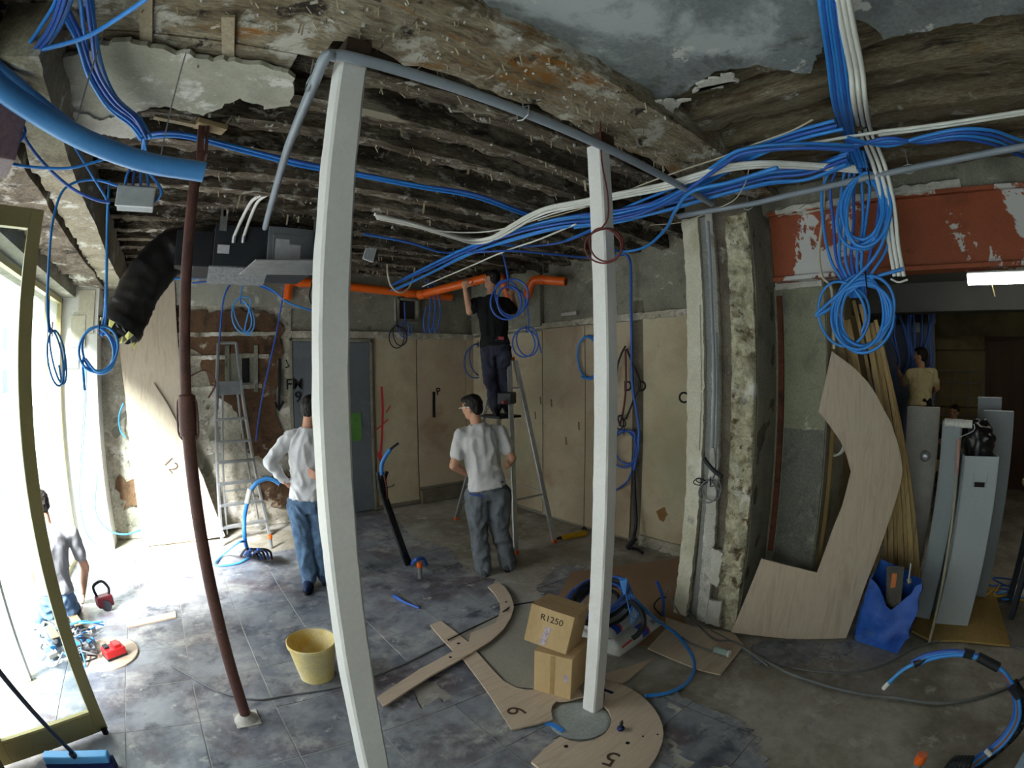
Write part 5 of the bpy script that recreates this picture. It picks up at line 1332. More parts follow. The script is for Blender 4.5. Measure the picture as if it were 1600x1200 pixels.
# man in white T-shirt and grey trousers, back to the camera
D2 = 4.50
f2 = Vector((0.52, 0.85, 0))
H2 = human('person', dict(head=A(737, 637, D2), neck=A(745, 662, D2), pelvis=A(762, 764, D2), sl=A(722, 680, D2-0.03), sr=A(781, 676, D2+0.05), el=A(709, 728, D2-0.08), er=A(800, 716, D2+0.02), wl=A(731, 741, D2+0.10), wr=A(797, 722, D2+0.26),
      hl=A(746, 773, D2-0.01), hr=A(779, 772, D2+0.01), kl=A(747, 832, D2), kr=A(781, 828, D2+0.05), al=A(757, 890, D2-0.03), ar=A(794, 880, D2+0.08), tl=A(751, 893, D2+0.3), tr=A(800, 878, D2+0.4)),
      f2, (-0.45, 0.88, -0.15), 'person in a white T-shirt and grey work trousers with glasses, back turned', WSHIRT2, GREYTR, SHOE, 'short', loose=1.28)
hd = A(737, 637, D2); up = Vector((0, 0, 1)); fc = Vector((-0.45, 0.88, -0.15)).normalized(); sd = fc.cross(up).normalized()
for s_ in (-1, 1):
    MB().tube([hd + sd*(s_*0.078) + up*0.008 - fc*0.02, hd + sd*(s_*0.076) + up*0.012 + fc*0.085], 0.004, 6).build('glasses_arm', WHITEC, H2)
MB().tube([hd + sd*0.076 + fc*0.092 + up*0.01, hd + fc*0.11 + up*0.012, hd - sd*0.076 + fc*0.092 + up*0.01], 0.004, 6).build('glasses_frame', WHITEC, H2)
# (stitched blue pocket edge on the trousers)
MB().ribbon([A(733, 771, D2-0.150), A(745, 774, D2-0.155), A(756, 775, D2-0.150)], 0.016, -Vector((0.2, 0.97, 0)), 0.006, 3).build('pocket_edge', flat('blue_trim', S(58, 82, 160)), H2)

# man in black on the step ladder, reaching up to the orange pipe
D3 = 5.66
f3 = Vector((0.75, 0.66, 0))
H3 = human('person', dict(head=A(768, 437, D3+0.06), neck=A(767, 462, D3), pelvis=A(774, 543, D3), sl=A(744, 474, D3-0.03), sr=A(789, 474, D3+0.03), el=A(734, 487, D3-0.10), er=A(806, 488, D3+0.24), wl=A(727, 452, D3-0.12), wr=A(800, 462, D3+0.36),
      hl=A(762, 548, D3), hr=A(787, 548, D3), kl=A(766, 596, D3-0.02), kr=A(788, 594, D3+0.02), al=A(775, 637, D3-0.05), ar=A(793, 635, D3+0.0), tl=A(778, 640, D3+0.3), tr=A(798, 638, D3+0.3)),
      f3, (-0.1, 0.9, 0.4), 'person in a black T-shirt standing on the stepladder, reaching up to the pipe', BLACKSH, NAVYTR, BLACKSH, 'short',
      hands={'wl': ((0, 0, 1), f3, -1, 0.7), 'wr': ((0, 0, 1), f3, 1, 0.7)}, loose=1.05)
MB().ribbon([A(779, 528, D3-0.155), A(787, 529, D3-0.155)], 0.035, -f3, 0.01).build('waistband', flat('red_waistband', S(160, 56, 60)), H3)

# kneeling man at the entrance
D4 = 4.25
f4 = Vector((-0.45, 0.90, 0))
H4 = human('person', dict(head=A(64, 790, D4+0.16), neck=A(72, 818, D4+0.08), pelvis=A(86, 928, D4), sl=A(46, 846, D4+0.02), sr=A(112, 834, D4+0.10), el=A(52, 892, D4+0.02), er=A(133, 886, D4+0.14), wl=A(58, 928, D4+0.22), wr=A(130, 925, D4+0.34),
      hl=A(72, 942, D4+0.02), hr=A(104, 938, D4+0.05), kl=A(44, 985, D4+0.30), kr=A(120, 962, D4+0.42), al=A(82, 994, D4-0.18), ar=A(122, 990, D4-0.05), tl=A(90, 1010, D4-0.5), tr=A(130, 1005, D4-0.4)),
      f4, (-0.5, 0.82, -0.35), 'person in a grey T-shirt and jeans kneeling on the floor at the entrance', GREYSH, JEANS, SHOE, 'short', shoes=False, fold=0.007)
for aj, dx in ((A(82, 994, D4-0.18), -0.02), (A(122, 990, D4-0.05), 0.02)):
    d = Vector((0.45, -0.90, 0)); s2 = Flesh(); s2.cap(Vector((aj.x, aj.y, 0.06)) , Vector((aj.x, aj.y, 0.045)) + d*0.14, 0.045, 0.038)
    so_ = s2.solid('shoe', SHOE, H4, 0.009, 3)
    MB().bar(Vector((aj.x, aj.y, 0.10)), Vector((aj.x, aj.y, 0.085)) + d*0.17, 0.08, 0.012).build('sole', flat('tan_sole', S(150, 130, 100)), so_, bevel=0.004)

# worker in the second room, on a low trestle
D5 = 7.2
f5 = Vector((0.75, 0.66, 0))
pf = A(1440, 700, D5)
zt = A(1436, 557, D5).z - 1.60
H5 = human('person', dict(head=A(1438, 557, D5), neck=A(1439, 575, D5), pelvis=A(1438, 634, D5), sl=A(1420, 584, D5-0.04), sr=A(1458, 584, D5+0.04), el=A(1413, 599, D5+0.1), er=A(1464, 606, D5+0.1), wl=A(1405, 582, D5+0.28), wr=A(1458, 612, D5+0.32),
      hl=A(1429, 640, D5), hr=A(1449, 640, D5), kl=A(1430, 676, D5), kr=A(1448, 676, D5), al=A(1431, 712, D5), ar=A(1448, 712, D5), tl=A(1429, 712, D5+0.3), tr=A(1452, 712, D5+0.3)),
      f5, (0.2, 0.95, 0), 'person in a cream T-shirt seen from behind in the second room', CREAMSH, BLACKSH, SHOE, 'short', k=1.0)
zf = A(1431, 712, D5).z - 0.087
tr_ = empty('work_platform', (pf.x, pf.y, 0), 'low work platform under the person in the second room', 'platform')
MB().mm((pf.x-0.35, pf.y-0.45, zf-0.04), (pf.x+0.35, pf.y+0.45, zf)).build('deck', BATTEN, tr_, bevel=0.004)
for sx in (-0.3, 0.3):
    for sy in (-0.38, 0.38):
        MB().mm((pf.x+sx-0.02, pf.y+sy-0.02, 0), (pf.x+sx+0.02, pf.y+sy+0.02, zf-0.04)).build('leg', BATTEN, tr_)
D6 = 8.3
g6 = A(1492, 700, D6)
H6 = human('person', dict(head=A(1491, 645, D6), neck=A(1490, 662, D6+0.02), pelvis=A(1488, 710, D6+0.25), sl=A(1476, 668, D6), sr=A(1506, 668, D6), el=A(1470, 690, D6-0.05), er=A(1512, 690, D6-0.05), wl=A(1478, 704, D6-0.2), wr=A(1504, 704, D6-0.2),
      hl=A(1481, 714, D6+0.2), hr=A(1496, 714, D6+0.2), kl=A(1478, 725, D6-0.15), kr=A(1500, 725, D6-0.15), al=Vector((A(1480, 745, D6-0.1).x, A(1480, 745, D6-0.1).y, 0.09)), ar=Vector((A(1500, 745, D6-0.1).x, A(1500, 745, D6-0.1).y, 0.09)), tl=A(1480, 745, D6-0.4), tr=A(1500, 745, D6-0.4)),
      (-0.95, 0.2, 0), (-0.9, 0.3, -0.3), 'crouching dark-haired person barely visible behind the tall boxes', BLACKSH, NAVYTR, SHOE, 'short')
# ================================================================= LADDERS
def leg_bar(p, q, w, h, name, parent, up): return MB().bar(p, q, w, h, up=up).build(name, ALU, parent, bevel=0.003)
la = empty('stepladder', at(385, 845, z=0), 'grey aluminium stepladder leaning on the brown masonry of the back wall', 'ladder')
bl, br_ = at(348, 852, z=0), at(421, 836, z=0)
tl, tr_2 = at(341, 536, v=6.16), at(369, 536, v=6.16)
upv = Vector((0.2, -1, 0.1))
leg_bar(bl, tl, 0.028, 0.055, 'rail', la, upv); leg_bar(br_, tr_2, 0.028, 0.055, 'rail', la, upv)
def onrail(p, q, yy, x):
    lo_, hi_ = 0.0, 1.0
    best = min((abs((lambda P: (math.atan2((P - EYE).z, math.hypot(P.x, P.y))))(p + (q-p)*t) - math.asin(ray(x, yy).z)), t) for t in [i/200 for i in range(201)])
    return p + (q-p)*best[1]
for i, (y0, y1) in enumerate(((655, 653), (690, 688), (722, 719), (757, 750), (790, 783), (825, 815))):
    a, b = onrail(bl, tl, y0, 345), onrail(br_, tr_2, y1, 390)
    MB().bar(a, b, 0.075, 0.028, up=(0, 0, 1)).build('tread', ALU, la, bevel=0.004)
pa, pb_ = onrail(bl, tl, 606, 345), onrail(br_, tr_2, 606, 378)
MB().bar((pa+bl*0.0), pb_, 0.03, 0.16, up=(0, 0.1, 1)).build('platform_panel', GALV, la, bevel=0.004)
MB().bar(tl, tr_2, 0.03, 0.03, up=upv).build('top_hoop', ALU, la, bevel=0.004)
b2, t2 = bl + Vector((0.10, 0.38, 0)), tl + Vector((0.06, 0.02, -0.5))
b3, t3 = br_ + Vector((-0.06, 0.26, 0)), tr_2 + Vector((0, 0.02, -0.5))
leg_bar(b2, t2, 0.02, 0.035, 'rear_leg', la, upv); leg_bar(b3, t3, 0.02, 0.035, 'rear_leg', la, upv)
MB().bar(b2 + (t2-b2)*0.3, b3 + (t3-b3)*0.3, 0.02, 0.02).build('cross_brace', ALU, la)

lb = empty('stepladder', at(800, 850, z=0), 'tall aluminium A-frame stepladder with an orange top and feet under the person in black', 'ladder')
FA, FB, FC = at(866, 848, z=0), at(806, 866, z=0), at(713, 812, z=0)
FD = FA + (FC - FB)
cen = (FA + FB + FC + FD)/4; ztop = 2.06
TA, TB, TC, TD = [Vector((cen.x, cen.y, ztop)) + (Vector((q.x, q.y, 0)) - Vector((cen.x, cen.y, 0)))*0.16 for q in (FA, FB, FC, FD)]
off = at(792, 560, d=math.hypot(cen.x, cen.y)) - Vector((cen.x, cen.y, ztop)); off.z = 0
TA, TB, TC, TD = [q + off for q in (TA, TB, TC, TD)]
for F_, T_, nm in ((FA, TA, 'rear_leg'), (FB, TB, 'rear_leg'), (FC, TC, 'rail'), (FD, TD, 'rail')):
    o = leg_bar(F_ + Vector((0, 0, 0.02)), T_, 0.026, 0.058, nm, lb, (FB-FA))
    MB().box(F_ + Vector((0, 0, 0.022)), (0.05, 0.05, 0.044)).build('rubber_foot', ORANGE, o, bevel=0.006)
for i in range(1, 8):
    t = i/8.2
    MB().bar(FC + (TC-FC)*t, FD + (TD-FD)*t, 0.075, 0.024, up=(0, 0, 1)).build('tread', ALU, lb, bevel=0.004)
for t in (0.27, 0.85):
    MB().bar(FA + (TA-FA)*t, FB + (TB-FB)*t, 0.02, 0.02).build('cross_brace', ALU, lb)
MB().bar(FA + (TA-FA)*0.28, FD + (TD-FD)*0.28, 0.012, 0.006).build('stay', ALU, lb)
MB().prism([TA, TB, TC, TD], (0, 0, 0.045)).build('top_tray', ORANGE, lb, bevel=0.008)

# board the worker's feet rest on (step platform of the ladder)
za = min(A(775, 637, D3-0.05).z, A(793, 635, D3).z) - 0.087
MB().mm((A(784, 640, D3).x-0.16, A(784, 640, D3).y-0.16, za-0.03), (A(784, 640, D3).x+0.16, A(784, 640, D3).y+0.20, za)).build('standing_platform', BLACKC, lb, bevel=0.006)
tb = empty('tool_bag', A(790, 632, D3-0.3), 'black and red tool pouch hung on the stepladder', 'tool bag')
MB().box(A(792, 622, D3-0.32), (0.20, 0.16, 0.13), Matrix.Rotation(0.6, 3, 'Z')).build('pouch', BLACKC, tb, bevel=0.02, seg=3)
MB().box(A(790, 628, D3-0.42), (0.20, 0.02, 0.03), Matrix.Rotation(0.6, 3, 'Z')).build('red_strap', flat('red_strap', S(170, 60, 62)), tb)

# ================================================================= ORANGE DRAIN PIPES
def pipe(name, runs, r, label, mat=ORANGE, collars=(), cat='pipe', n=18, sm=4, open_end=False):
    e = empty(name, runs[0][0], label, cat)
    for pts in runs:
        P = smooth_pts(pts, sm) if sm else pts
        MB().tube(P, r, n, cap=not open_end).build('pipe_run', mat, e, smooth=50)
    for (p, q) in collars:
        MB().cyl(p, q, r*1.14, n=n).build('collar', mat, e, smooth=50)
    return e
def rounded(pts, r=0.08, n=5):
    P = [Vector(p) for p in pts]; out = [P[0]]
    for i in range(1, len(P)-1):
        a = (P[i-1]-P[i]).normalized()*min(r, (P[i-1]-P[i]).length*0.45); b = (P[i+1]-P[i]).normalized()*min(r, (P[i+1]-P[i]).length*0.45)
        for k in range(n+1):
            t = k/n; out.append((P[i]+a)*(1-t)**2 + P[i]*(2*t*(1-t)) + (P[i]+b)*t*t)
    out.append(P[-1]); return out
p1_ = [at(449, 468, v=6.18), at(452, 439, v=6.18), at(640, 458, v=6.18), at(705, 464, v=6.18)]
pipe('drain_pipe', [rounded(p1_, 0.10)], 0.058, 'long orange drain pipe along the top of the back wall', collars=[(p1_[1] + Vector((0.12, 0, -0.005)), p1_[1] + Vector((0.20, 0, -0.005))), (p1_[2] - Vector((0.05, 0, 0)), p1_[2] + Vector((0.05, 0, 0)))], sm=0)
p2q = [at(655, 461, v=6.02), at(783, 429, d=6.12), at(797, 468, d=6.12)]
pipe('drain_pipe', [rounded(p2q, 0.11)], 0.058, 'orange drain pipe with an elbow held up by the person in black', sm=0, collars=[(p2q[0], p2q[0] + (p2q[1]-p2q[0]).normalized()*0.1)])
p3q = [at(823, 466, d=6.05), at(832, 436, d=6.0), at(884, 440, d=5.80)]
e = pipe('drain_pipe', [rounded(p3q, 0.09)], 0.055, 'short orange drain pipe with an open end below the right joists', sm=0, collars=[(p3q[1] + (p3q[2]-p3q[1])*0.25, p3q[1] + (p3q[2]-p3q[1])*0.4)])
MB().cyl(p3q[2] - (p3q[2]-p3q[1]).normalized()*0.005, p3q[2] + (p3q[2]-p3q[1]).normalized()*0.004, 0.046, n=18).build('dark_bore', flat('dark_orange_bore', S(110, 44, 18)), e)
MB().tube([p3q[1] + (p3q[2]-p3q[1])*0.33 + Vector((0, 0, 0.06)), p3q[1] + (p3q[2]-p3q[1])*0.33 + Vector((0, 0, 0.22))], 0.004, 6).build('hanger', GALV, e)

# ================================================================= GREY CONDUITS
def conduit(pts, r, label, clips=()):
    e = empty('conduit_pipe', pts[0], label, 'conduit')
    MB().tube(rounded(pts, 0.07), r, 14).build('pipe_run', PVCGREY, e, smooth=50)
    for c in clips:
        c = Vector(c)
        MB().tube([c + Vector((0, -r*1.6, -r)), c + Vector((0, 0, -r*1.5)), c + Vector((0, r*1.6, -r)), c + Vector((0, r*1.8, r)), c + Vector((0, 0, r*1.5)), c + Vector((0, -r*1.8, r))], 0.004, 6, closed=True).build('clip', GALV, e)
        MB().tube([c + Vector((0, 0, r*1.4)), c + Vector((0, 0, 0.12))], 0.003, 6).build('clip_rod', GALV, e)
    return e
ya = 1.455
conduit([at(520, 86, z=3.05), Vector((0.44, ya, 3.055)), Vector((1.7, ya-0.01, 3.05)), at(1112, 318, z=3.04)], 0.022, 'grey conduit running along the underside of the main beam', [(1.25, ya, 3.05)])
conduit([Vector((0.41, 1.47, 3.05)), Vector((0.37, 1.44, 3.035)), at(487, 140, z=3.02), at(450, 230, z=3.02), at(428, 305, z=3.02), at(414, 356, z=3.02)], 0.0215, 'grey conduit dropping from the beam towards the ceiling air unit', [at(483, 131, z=3.03), at(437, 278, z=3.03)])
conduit([at(1060, 338, z=3.02), Vector((3.0, 1.2, 3.03)), at(1300, 290, z=3.04), at(1400, 268, z=3.05), at(1500, 248, z=3.05), at(1640, 222, z=3.05), Vector((2.45, -3.4, 3.06))], 0.019, 'grey conduit crossing in front of the orange steel beam', [(3.02, 1.25, 3.03), at(1420, 264, z=3.05)])
conduit([at(1106, 346, u=3.165), at(1112, 480, u=3.165), at(1116, 600, u=3.165), at(1113, 700, u=3.165)], 0.011, 'thin grey conduit fixed to the front of the masonry pier')
conduit([at(1119, 520, u=3.18), at(1121, 610, u=3.18), at(1118, 720, u=3.18)], 0.006, 'thin pale wire beside the pier conduit')

# ================================================================= AIR UNIT AND DUCT
ac = empty('air_unit', (0.7, 4.3, 2.75), 'grey ceiling air handling unit hung below the joists', 'air unit')
DARKM = pmat('dark_unit_steel', [S(44, 48, 54), S(56, 60, 66)], scale=4, rough=0.5, bump=0.08, fine=0.15, metal=0.2)
GREYM = pmat('grey_unit_steel', [S(122, 128, 134), S(136, 142, 148)], scale=3, rough=0.5, bump=0.06, fine=0.1, metal=0.3)
MB().mm((0.27, 4.03, 2.80), (1.16, 4.7, 3.14)).build('casing', DARKM, ac, bevel=0.006)
MB().mm((0.72, 4.0, 2.80), (1.17, 4.03, 3.15)).build('grey_panel', GREYM, ac, bevel=0.005)
MB().mm((0.76, 3.985, 2.86), (1.10, 4.0, 3.08)).build('access_cover', GREYM, ac, bevel=0.005)
MB().prism([(0.78, 3.983, 2.84), (1.0, 3.983, 2.84), (1.0, 3.983, 3.0), (0.90, 3.983, 3.0), (0.90, 3.983, 3.04), (0.78, 3.983, 3.04)], (0, -0.002, 0)).build('paper_label', flat('paper_white', S(206, 208, 214)), ac)
MB().mm((0.30, 4.025, 2.90), (0.40, 4.03, 2.97)).build('paper_label', MATS['paper_white'], ac)
MB().prism([(0.58, 3.72, 2.80), (1.22, 3.72, 2.84), (1.16, 4.05, 2.78), (0.50, 4.05, 2.75)], (0, 0, -0.012)).build('drip_tray', GALV, ac, bevel=0.003)
MB().prism([(0.24, 4.03, 2.80), (0.74, 4.03, 2.80), (0.74, 4.25, 2.70), (0.24, 4.25, 2.70)], (0, 0, -0.01)).build('lower_flange', pmat('speckled_insulation', [S(104, 106, 108), S(126, 128, 130)], scale=30, rough=0.9, bump=0.3), ac)
MB().cyl((0.82, 3.985, 2.80), (0.82, 3.975, 2.80), 0.018, n=14).build('port', BLACKPAINT, ac)
for x in (0.33, 1.14):
    MB().mm((x-0.03, 4.0, 3.08), (x+0.03, 4.012, 3.26)).mm((x-0.012, 4.0, 3.2), (x+0.012, 4.012, 3.30)).build('hanger', GALV, ac)
MB().mm((-0.05, 4.1, 2.80), (0.27, 4.62, 3.10)).build('plenum', BLACKC, ac, bevel=0.01)
for k in (0, 1):
    q = at(366+15*k, 369, v=4.0); p = [at(408+9*k, 304, v=3.6), at(393+10*k, 315, v=3.75), at(380+12*k, 338, v=3.9), q]
    o = MB().tube(p, 0.014, 10, smooth=5).build('water_hose', WHITEC, smooth=60); tag(o, ('left' if k == 0 else 'right') + ' one of two short white hoses plugged into the air unit', 'hose')
    MB().cyl(q, q + Vector((0, 0.02, -0.05)), 0.018, n=12).build('hose_nut', GALV, ac, smooth=40)
# flexible black duct
fd = empty('flexible_duct', at(180, 525, d=4.35), 'sagging black insulated flexible duct with a torn yellow lined end', 'duct')
path = smooth_pts([Vector((-0.02, 4.36, 2.95)), at(285, 388, d=4.34), at(256, 404, d=4.33), at(226, 440, d=4.30), at(205, 480, d=4.28), at(186, 515, d=4.26)], 9)
V, F = [], []; n = 36
a = b = None
for i, p in enumerate(path):
    t = (path[min(i+1, len(path)-1)] - path[max(i-1, 0)]).normalized()
    if a is None: a, b = frame_of(t)
    else: a = (a - t*a.dot(t)).normalized(); b = a.cross(t)
    for k in range(n):
        g = 2*PI*k/n
        d = a*math.cos(g) + b*math.sin(g)
        r = 0.190 + 0.010*noise.noise(Vector((i*0.9, g*0.6, 0))) + 0.014*noise.fractal((p + d*0.2)*9, 0.8, 2, 4) + (0.012 if i > len(path)-5 else 0)
        V.append(p + d*r)
for i in range(len(path)-1):
    for k in range(n):
        F.append((i*n+k, i*n+(k+1) % n, (i+1)*n+(k+1) % n, (i+1)*n+k))
F.append(tuple(range(n)))
MB().add(V, F).build('jacket', pmat('black_foil_jacket', [S(18, 18, 20), S(32, 32, 34)], scale=9, rough=0.42, bump=0.7, bscale=18, fine=0.25, spec=0.5), fd, smooth=70)
pe, te = path[-1], (path[-1]-path[-3]).normalized(); a, b = frame_of(te)
for i in range(18):
    g = 2*PI*i/18 + 0.1; d = a*math.cos(g) + b*math.sin(g); tt = te.cross(d)
    L = rnd.uniform(0.02, 0.07)
    MB().prism([pe + d*0.185 + tt*0.03, pe + d*0.185 - tt*0.03, pe + d*rnd.uniform(0.15, 0.20) - tt*0.02 + te*L, pe + d*rnd.uniform(0.14, 0.19) + tt*0.015 + te*L*0.8], d*0.004).build('torn_edge', (BLACKC, flat('yellow_liner', S(196, 196, 120)), BLACKC)[i % 3] if 'yellow_liner' not in MATS else (BLACKC, MATS['yellow_liner'], BLACKC)[i % 3], fd)
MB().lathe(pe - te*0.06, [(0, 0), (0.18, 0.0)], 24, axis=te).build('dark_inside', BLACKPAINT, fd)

# ================================================================= JUNCTION BOXES
jb = empty('junction_box', at(212, 310, d=2.62), 'pale grey junction box hanging among blue cables at the left', 'junction box')
jc = at(213, 311, d=2.66); rj = Matrix.Rotation(0.08, 3, 'Z')
MB().box(jc + Vector((0, 0, 0.0)), (0.205, 0.13, 0.10), rj).build('box_body', flat('grey_box_plastic', S(150, 156, 160)), jb, bevel=0.006)
MB().box(jc + Vector((0, -0.07, -0.012)), (0.21, 0.02, 0.105), rj).build('lid', flat('pale_box_lid', S(206, 212, 214)), jb, bevel=0.006)
for k in range(4):
    MB().cyl(jc + Vector((-0.075 + 0.045*k, 0, 0.05)), jc + Vector((-0.075 + 0.045*k, 0, 0.065)), 0.014, n=10).build('grommet', GREYC, jb)
MB().tube([jc + Vector((0.0, 0.05, 0.05)), jc + Vector((0.0, 0.06, 0.38))], 0.004, 6).build('hanger_rod', GALV, jb)
j2 = empty('junction_box', at(578, 395, v=4.7), 'small pale junction box under the joists right of the near post', 'junction box')
q = at(578, 395, v=4.72)
MB().box(q, (0.12, 0.03, 0.18), Matrix.Rotation(0.25, 3, 'Y')).build('lid', MATS['pale_box_lid'], j2, bevel=0.006)
MB().box(q + Vector((0.04, 0.05, 0.01)), (0.12, 0.07, 0.17), Matrix.Rotation(0.25, 3, 'Y')).build('box_body', flat('dark_box', S(70, 72, 76)), j2, bevel=0.006)
for dx in (-0.01, 0.05):
    MB().tube([q + Vector((dx, 0.02, 0.08)), q + Vector((dx+0.02, 0.02, 0.20))], 0.008, 6).build('cable_stub', BLACKC, j2)
# ================================================================= CABLES
def cable(name, pts, r, mat, label, group=None, cat='cable', n=7, sm=6, closed=False, tip=None):
    o = MB().tube(pts, r, n, smooth=sm, closed=closed).build(name, mat, smooth=70)
    return tag(o, label, cat, group)
def path_px(pts, jit=0.0, **kw):
    """pts (x, y) or (x, y, {depth rule}); kw the default depth rule"""
    out = []
    jx, jy = rnd.uniform(-jit, jit), rnd.uniform(-jit, jit)
    for p in pts:
        k = p[2] if len(p) > 2 else kw
        out.append(at(p[0] + jx + rnd.uniform(-jit, jit)*0.25, p[1] + jy + rnd.uniform(-jit, jit)*0.25, **k))
    return out
def bundle(n, pts, jit, r, mats, label, group, name='blue_cable', sm=6, zj=0.02, **kw):
    for i in range(n):
        P = path_px(pts, jit, **kw)
        dz = rnd.uniform(-zj, zj)
        P = [p + Vector((0, 0, dz)) for p in P]
        cable(name, P, r, mats[i % len(mats)], label, group, sm=sm)
def coil(cx, cy, rx, ry, turns, r, mat, label, name='cable_coil', cat='cable coil', group=None, tilt=0.0, jit=3.0, lead=(), tail=(), tie=True, **kw):
    """hanging coil: one cable wound turns times, with lead-in and tail points"""
    P = [at(x, y, **kw) for x, y in lead]
    N = 14
    n0 = None
    for k in range(int(turns*N)+1):
        g = -PI/2 + 2*PI*k/N
        j = 1 + 0.10*math.sin(k*0.37 + cx) + 0.05*math.sin(k*1.1)
        x = rx*j*math.cos(g); y = ry*j*math.sin(g)
        p = at(cx + x*math.cos(tilt) - y*math.sin(tilt) + jit*math.sin(k*0.23), cy + x*math.sin(tilt) + y*math.cos(tilt) + jit*math.cos(k*0.31), **kw)
        tow = (EYE - p).normalized()
        P.append(p + tow*(0.012*math.sin(k*0.5) + r*2.0*(k/N/max(turns, 1))*2))
    P += [at(x, y, **kw) for x, y in tail]
    e = empty(name, P[0], label, cat, group)
    MB().tube(P, r, 7, smooth=3).build('winding', mat, e, smooth=70)
    if tie:
        c = at(cx + ry*math.sin(tilt), cy - ry*math.cos(tilt), **kw)
        tow = (EYE - c).normalized()
        sz = r*4 + 0.01
        MB().tube([c + Vector((0, 0, sz)) + tow*0.01, c + tow*(sz+0.02), c - Vector((0, 0, sz)) + tow*0.01, c - tow*0.01], 0.004, 6, closed=True, smooth=4).build('tie', BLACKC, e)
    return e
BL = [BLUEC, BLUEC2, BLUEC]
# --- upper left
bundle(7, [(150, -220), (112, -60), (98, 0), (78, 45), (48, 82), (22, 98)], 11, 0.0085, BL, 'blue cable in the thick bundle at the top left corner', 'top left cable bundle', z=3.02)
bundle(3, [(100, 20), (122, 62), (140, 118), (170, 165), (205, 192), (224, 214)], 4, 0.0085, BL, 'blue cable curving from the top left towards the junction box', 'cables down to the junction box', z=3.04)
bundle(3, [(110, -200), (128, -30), (140, 50), (150, 110), (175, 155), (210, 185), (226, 214)], 9, 0.0085, BL, 'blue cable dropping past the grey plaster towards the junction box', 'cables past the plaster', z=3.05)
cable('blue_cable', path_px([(330, -120), (245, -20), (215, 8), (150, 50), (110, 66), (60, 80), (22, 100)], z=3.0), 0.009, BLUEC, 'single blue cable crossing the bundles at the top left')
for k in range(4):
    cable('blue_cable', [at(225, 214, z=3.05), at(220+k*3, 240, d=2.62), at(200+k*10, 270, d=2.64), jc + Vector((-0.075 + 0.045*k, 0, 0.06))], 0.008, BL[k % 3], 'short blue cable entering the top of the left junction box', 'cables into the junction box')
cable('blue_cable', [at(228, 262, d=2.6), at(245, 285, d=2.6), at(252, 300, d=2.6), jc + Vector((0.11, 0.02, 0.0))], 0.009, BLUEC, 'blue cable looping into the right side of the left junction box')
bundle(3, [(226, 216), (255, 211), (300, 214), (400, 240), (480, 259), (560, 273), (650, 291), (745, 307), (815, 332), (860, 345)], 3.5, 0.0095, BL, 'blue cable strung under the joists from the junction box to the right', 'long run under the joists', z=3.19)
dk = empty('blue_duct', at(0, 130, d=1.6), 'thick light blue plastic duct crossing the upper left', 'duct')
MB().tube(smooth_pts([at(-260, -60, d=1.5), at(-60, 80, d=1.55), at(0, 136, d=1.62), at(60, 178, d=1.68), at(140, 222, d=1.72), at(230, 254, d=1.75), at(319, 269, d=1.76)], 8), 0.037, 18).build('duct_tube', BLUEDUCT, dk, smooth=60)
dk2 = empty('blue_duct', at(0, 108, d=1.7), 'shorter blue duct behind the thick one at the left edge', 'duct')
MB().tube(smooth_pts([at(-110, 20, d=1.66), at(-60, 60, d=1.72), at(0, 112, d=1.78), at(45, 150, d=1.82), at(95, 190, d=1.86), at(125, 212, d=1.9)], 8), 0.030, 16).build('duct_tube', BLUEDUCT, dk2, smooth=60)
cable('blue_cable', path_px([(48, 88), (70, 150), (92, 188), (128, 248), (160, 300), (170, 318)], d=2.3), 0.006, BLUEC, 'thin blue cable slanting behind the thick blue duct')
cable('blue_cable', path_px([(6, 254), (50, 261), (105, 263), (145, 254), (172, 246)], d=2.0), 0.006, BLUEC, 'thin blue cable sagging below the thick blue duct')
cable('blue_cable', path_px([(16, 250), (22, 232), (40, 205), (22, 180)], d=1.95), 0.006, BLUEC, 'short blue cable bent at the left edge above the door')
cable('blue_cable', path_px([(22, 182), (45, 225), (75, 262), (112, 294), (150, 312), (172, 316)], d=2.2), 0.007, BLUEC2, 'blue cable running diagonally under the shop front beam')
cable('blue_cable', path_px([(184, 290), (150, 281), (118, 285), (96, 302), (82, 350), (76, 420), (74, 480), (77, 520)], d=2.75), 0.008, BLUEC, 'blue cable hanging down beside the glass door')
coil(88, 556, 11, 42, 2.3, 0.006, BLUEC3, 'narrow coil of light blue cable hanging by the glass door', tilt=-0.15, d=2.76, lead=((76, 470), (77, 505)), tail=((98, 600), (92, 570)))
bundle(2, [(170, 318), (168, 380), (167, 440), (166, 500), (160, 522)], 3, 0.008, [BLUEC3, BLUEC], 'pale blue cable hanging straight above the round left coil', 'cables above the round coil', d=3.2)
coil(155, 548, 27, 34, 2.6, 0.009, BLUEC3, 'round coil of light blue cable hanging under the black duct', d=3.21, lead=((171, 282), (168, 330), (167, 420), (163, 495)), tail=((130, 560), (132, 610)))
cable('blue_cable', path_px([(133, 570), (131, 640), (126, 720), (125, 790), (136, 835), (150, 850)], v=5.96), 0.009, BLUEC3, 'pale blue cable trailing down the bright white pier')
cable('blue_cable', [at(152, 740, v=5.9), at(150, 800, v=5.85), at(170, 828, v=5.9), at(195, 835, v=5.95), at(220, 828, v=6.1)], 0.010, BLUEC3, 'blue cable end lying at the foot of the white pier')
cable('blue_cable', path_px([(193, 630), (186, 650), (188, 672), (196, 684)], v=6.24), 0.011, BLUEC3, 'short bent blue cable on the wall left of the plywood boards')
MB().tube([at(120, 190, d=1.70), at(118, 185, d=1.70) + Vector((0, 0, 0.42))], 0.003, 6).build('hanger_wire', GALV, dk)
MB().tube([at(250, 250, d=1.75), at(250, 250, d=1.75) + Vector((0, 0, 0.46))], 0.003, 6).build('hanger_wire', GALV, dk)
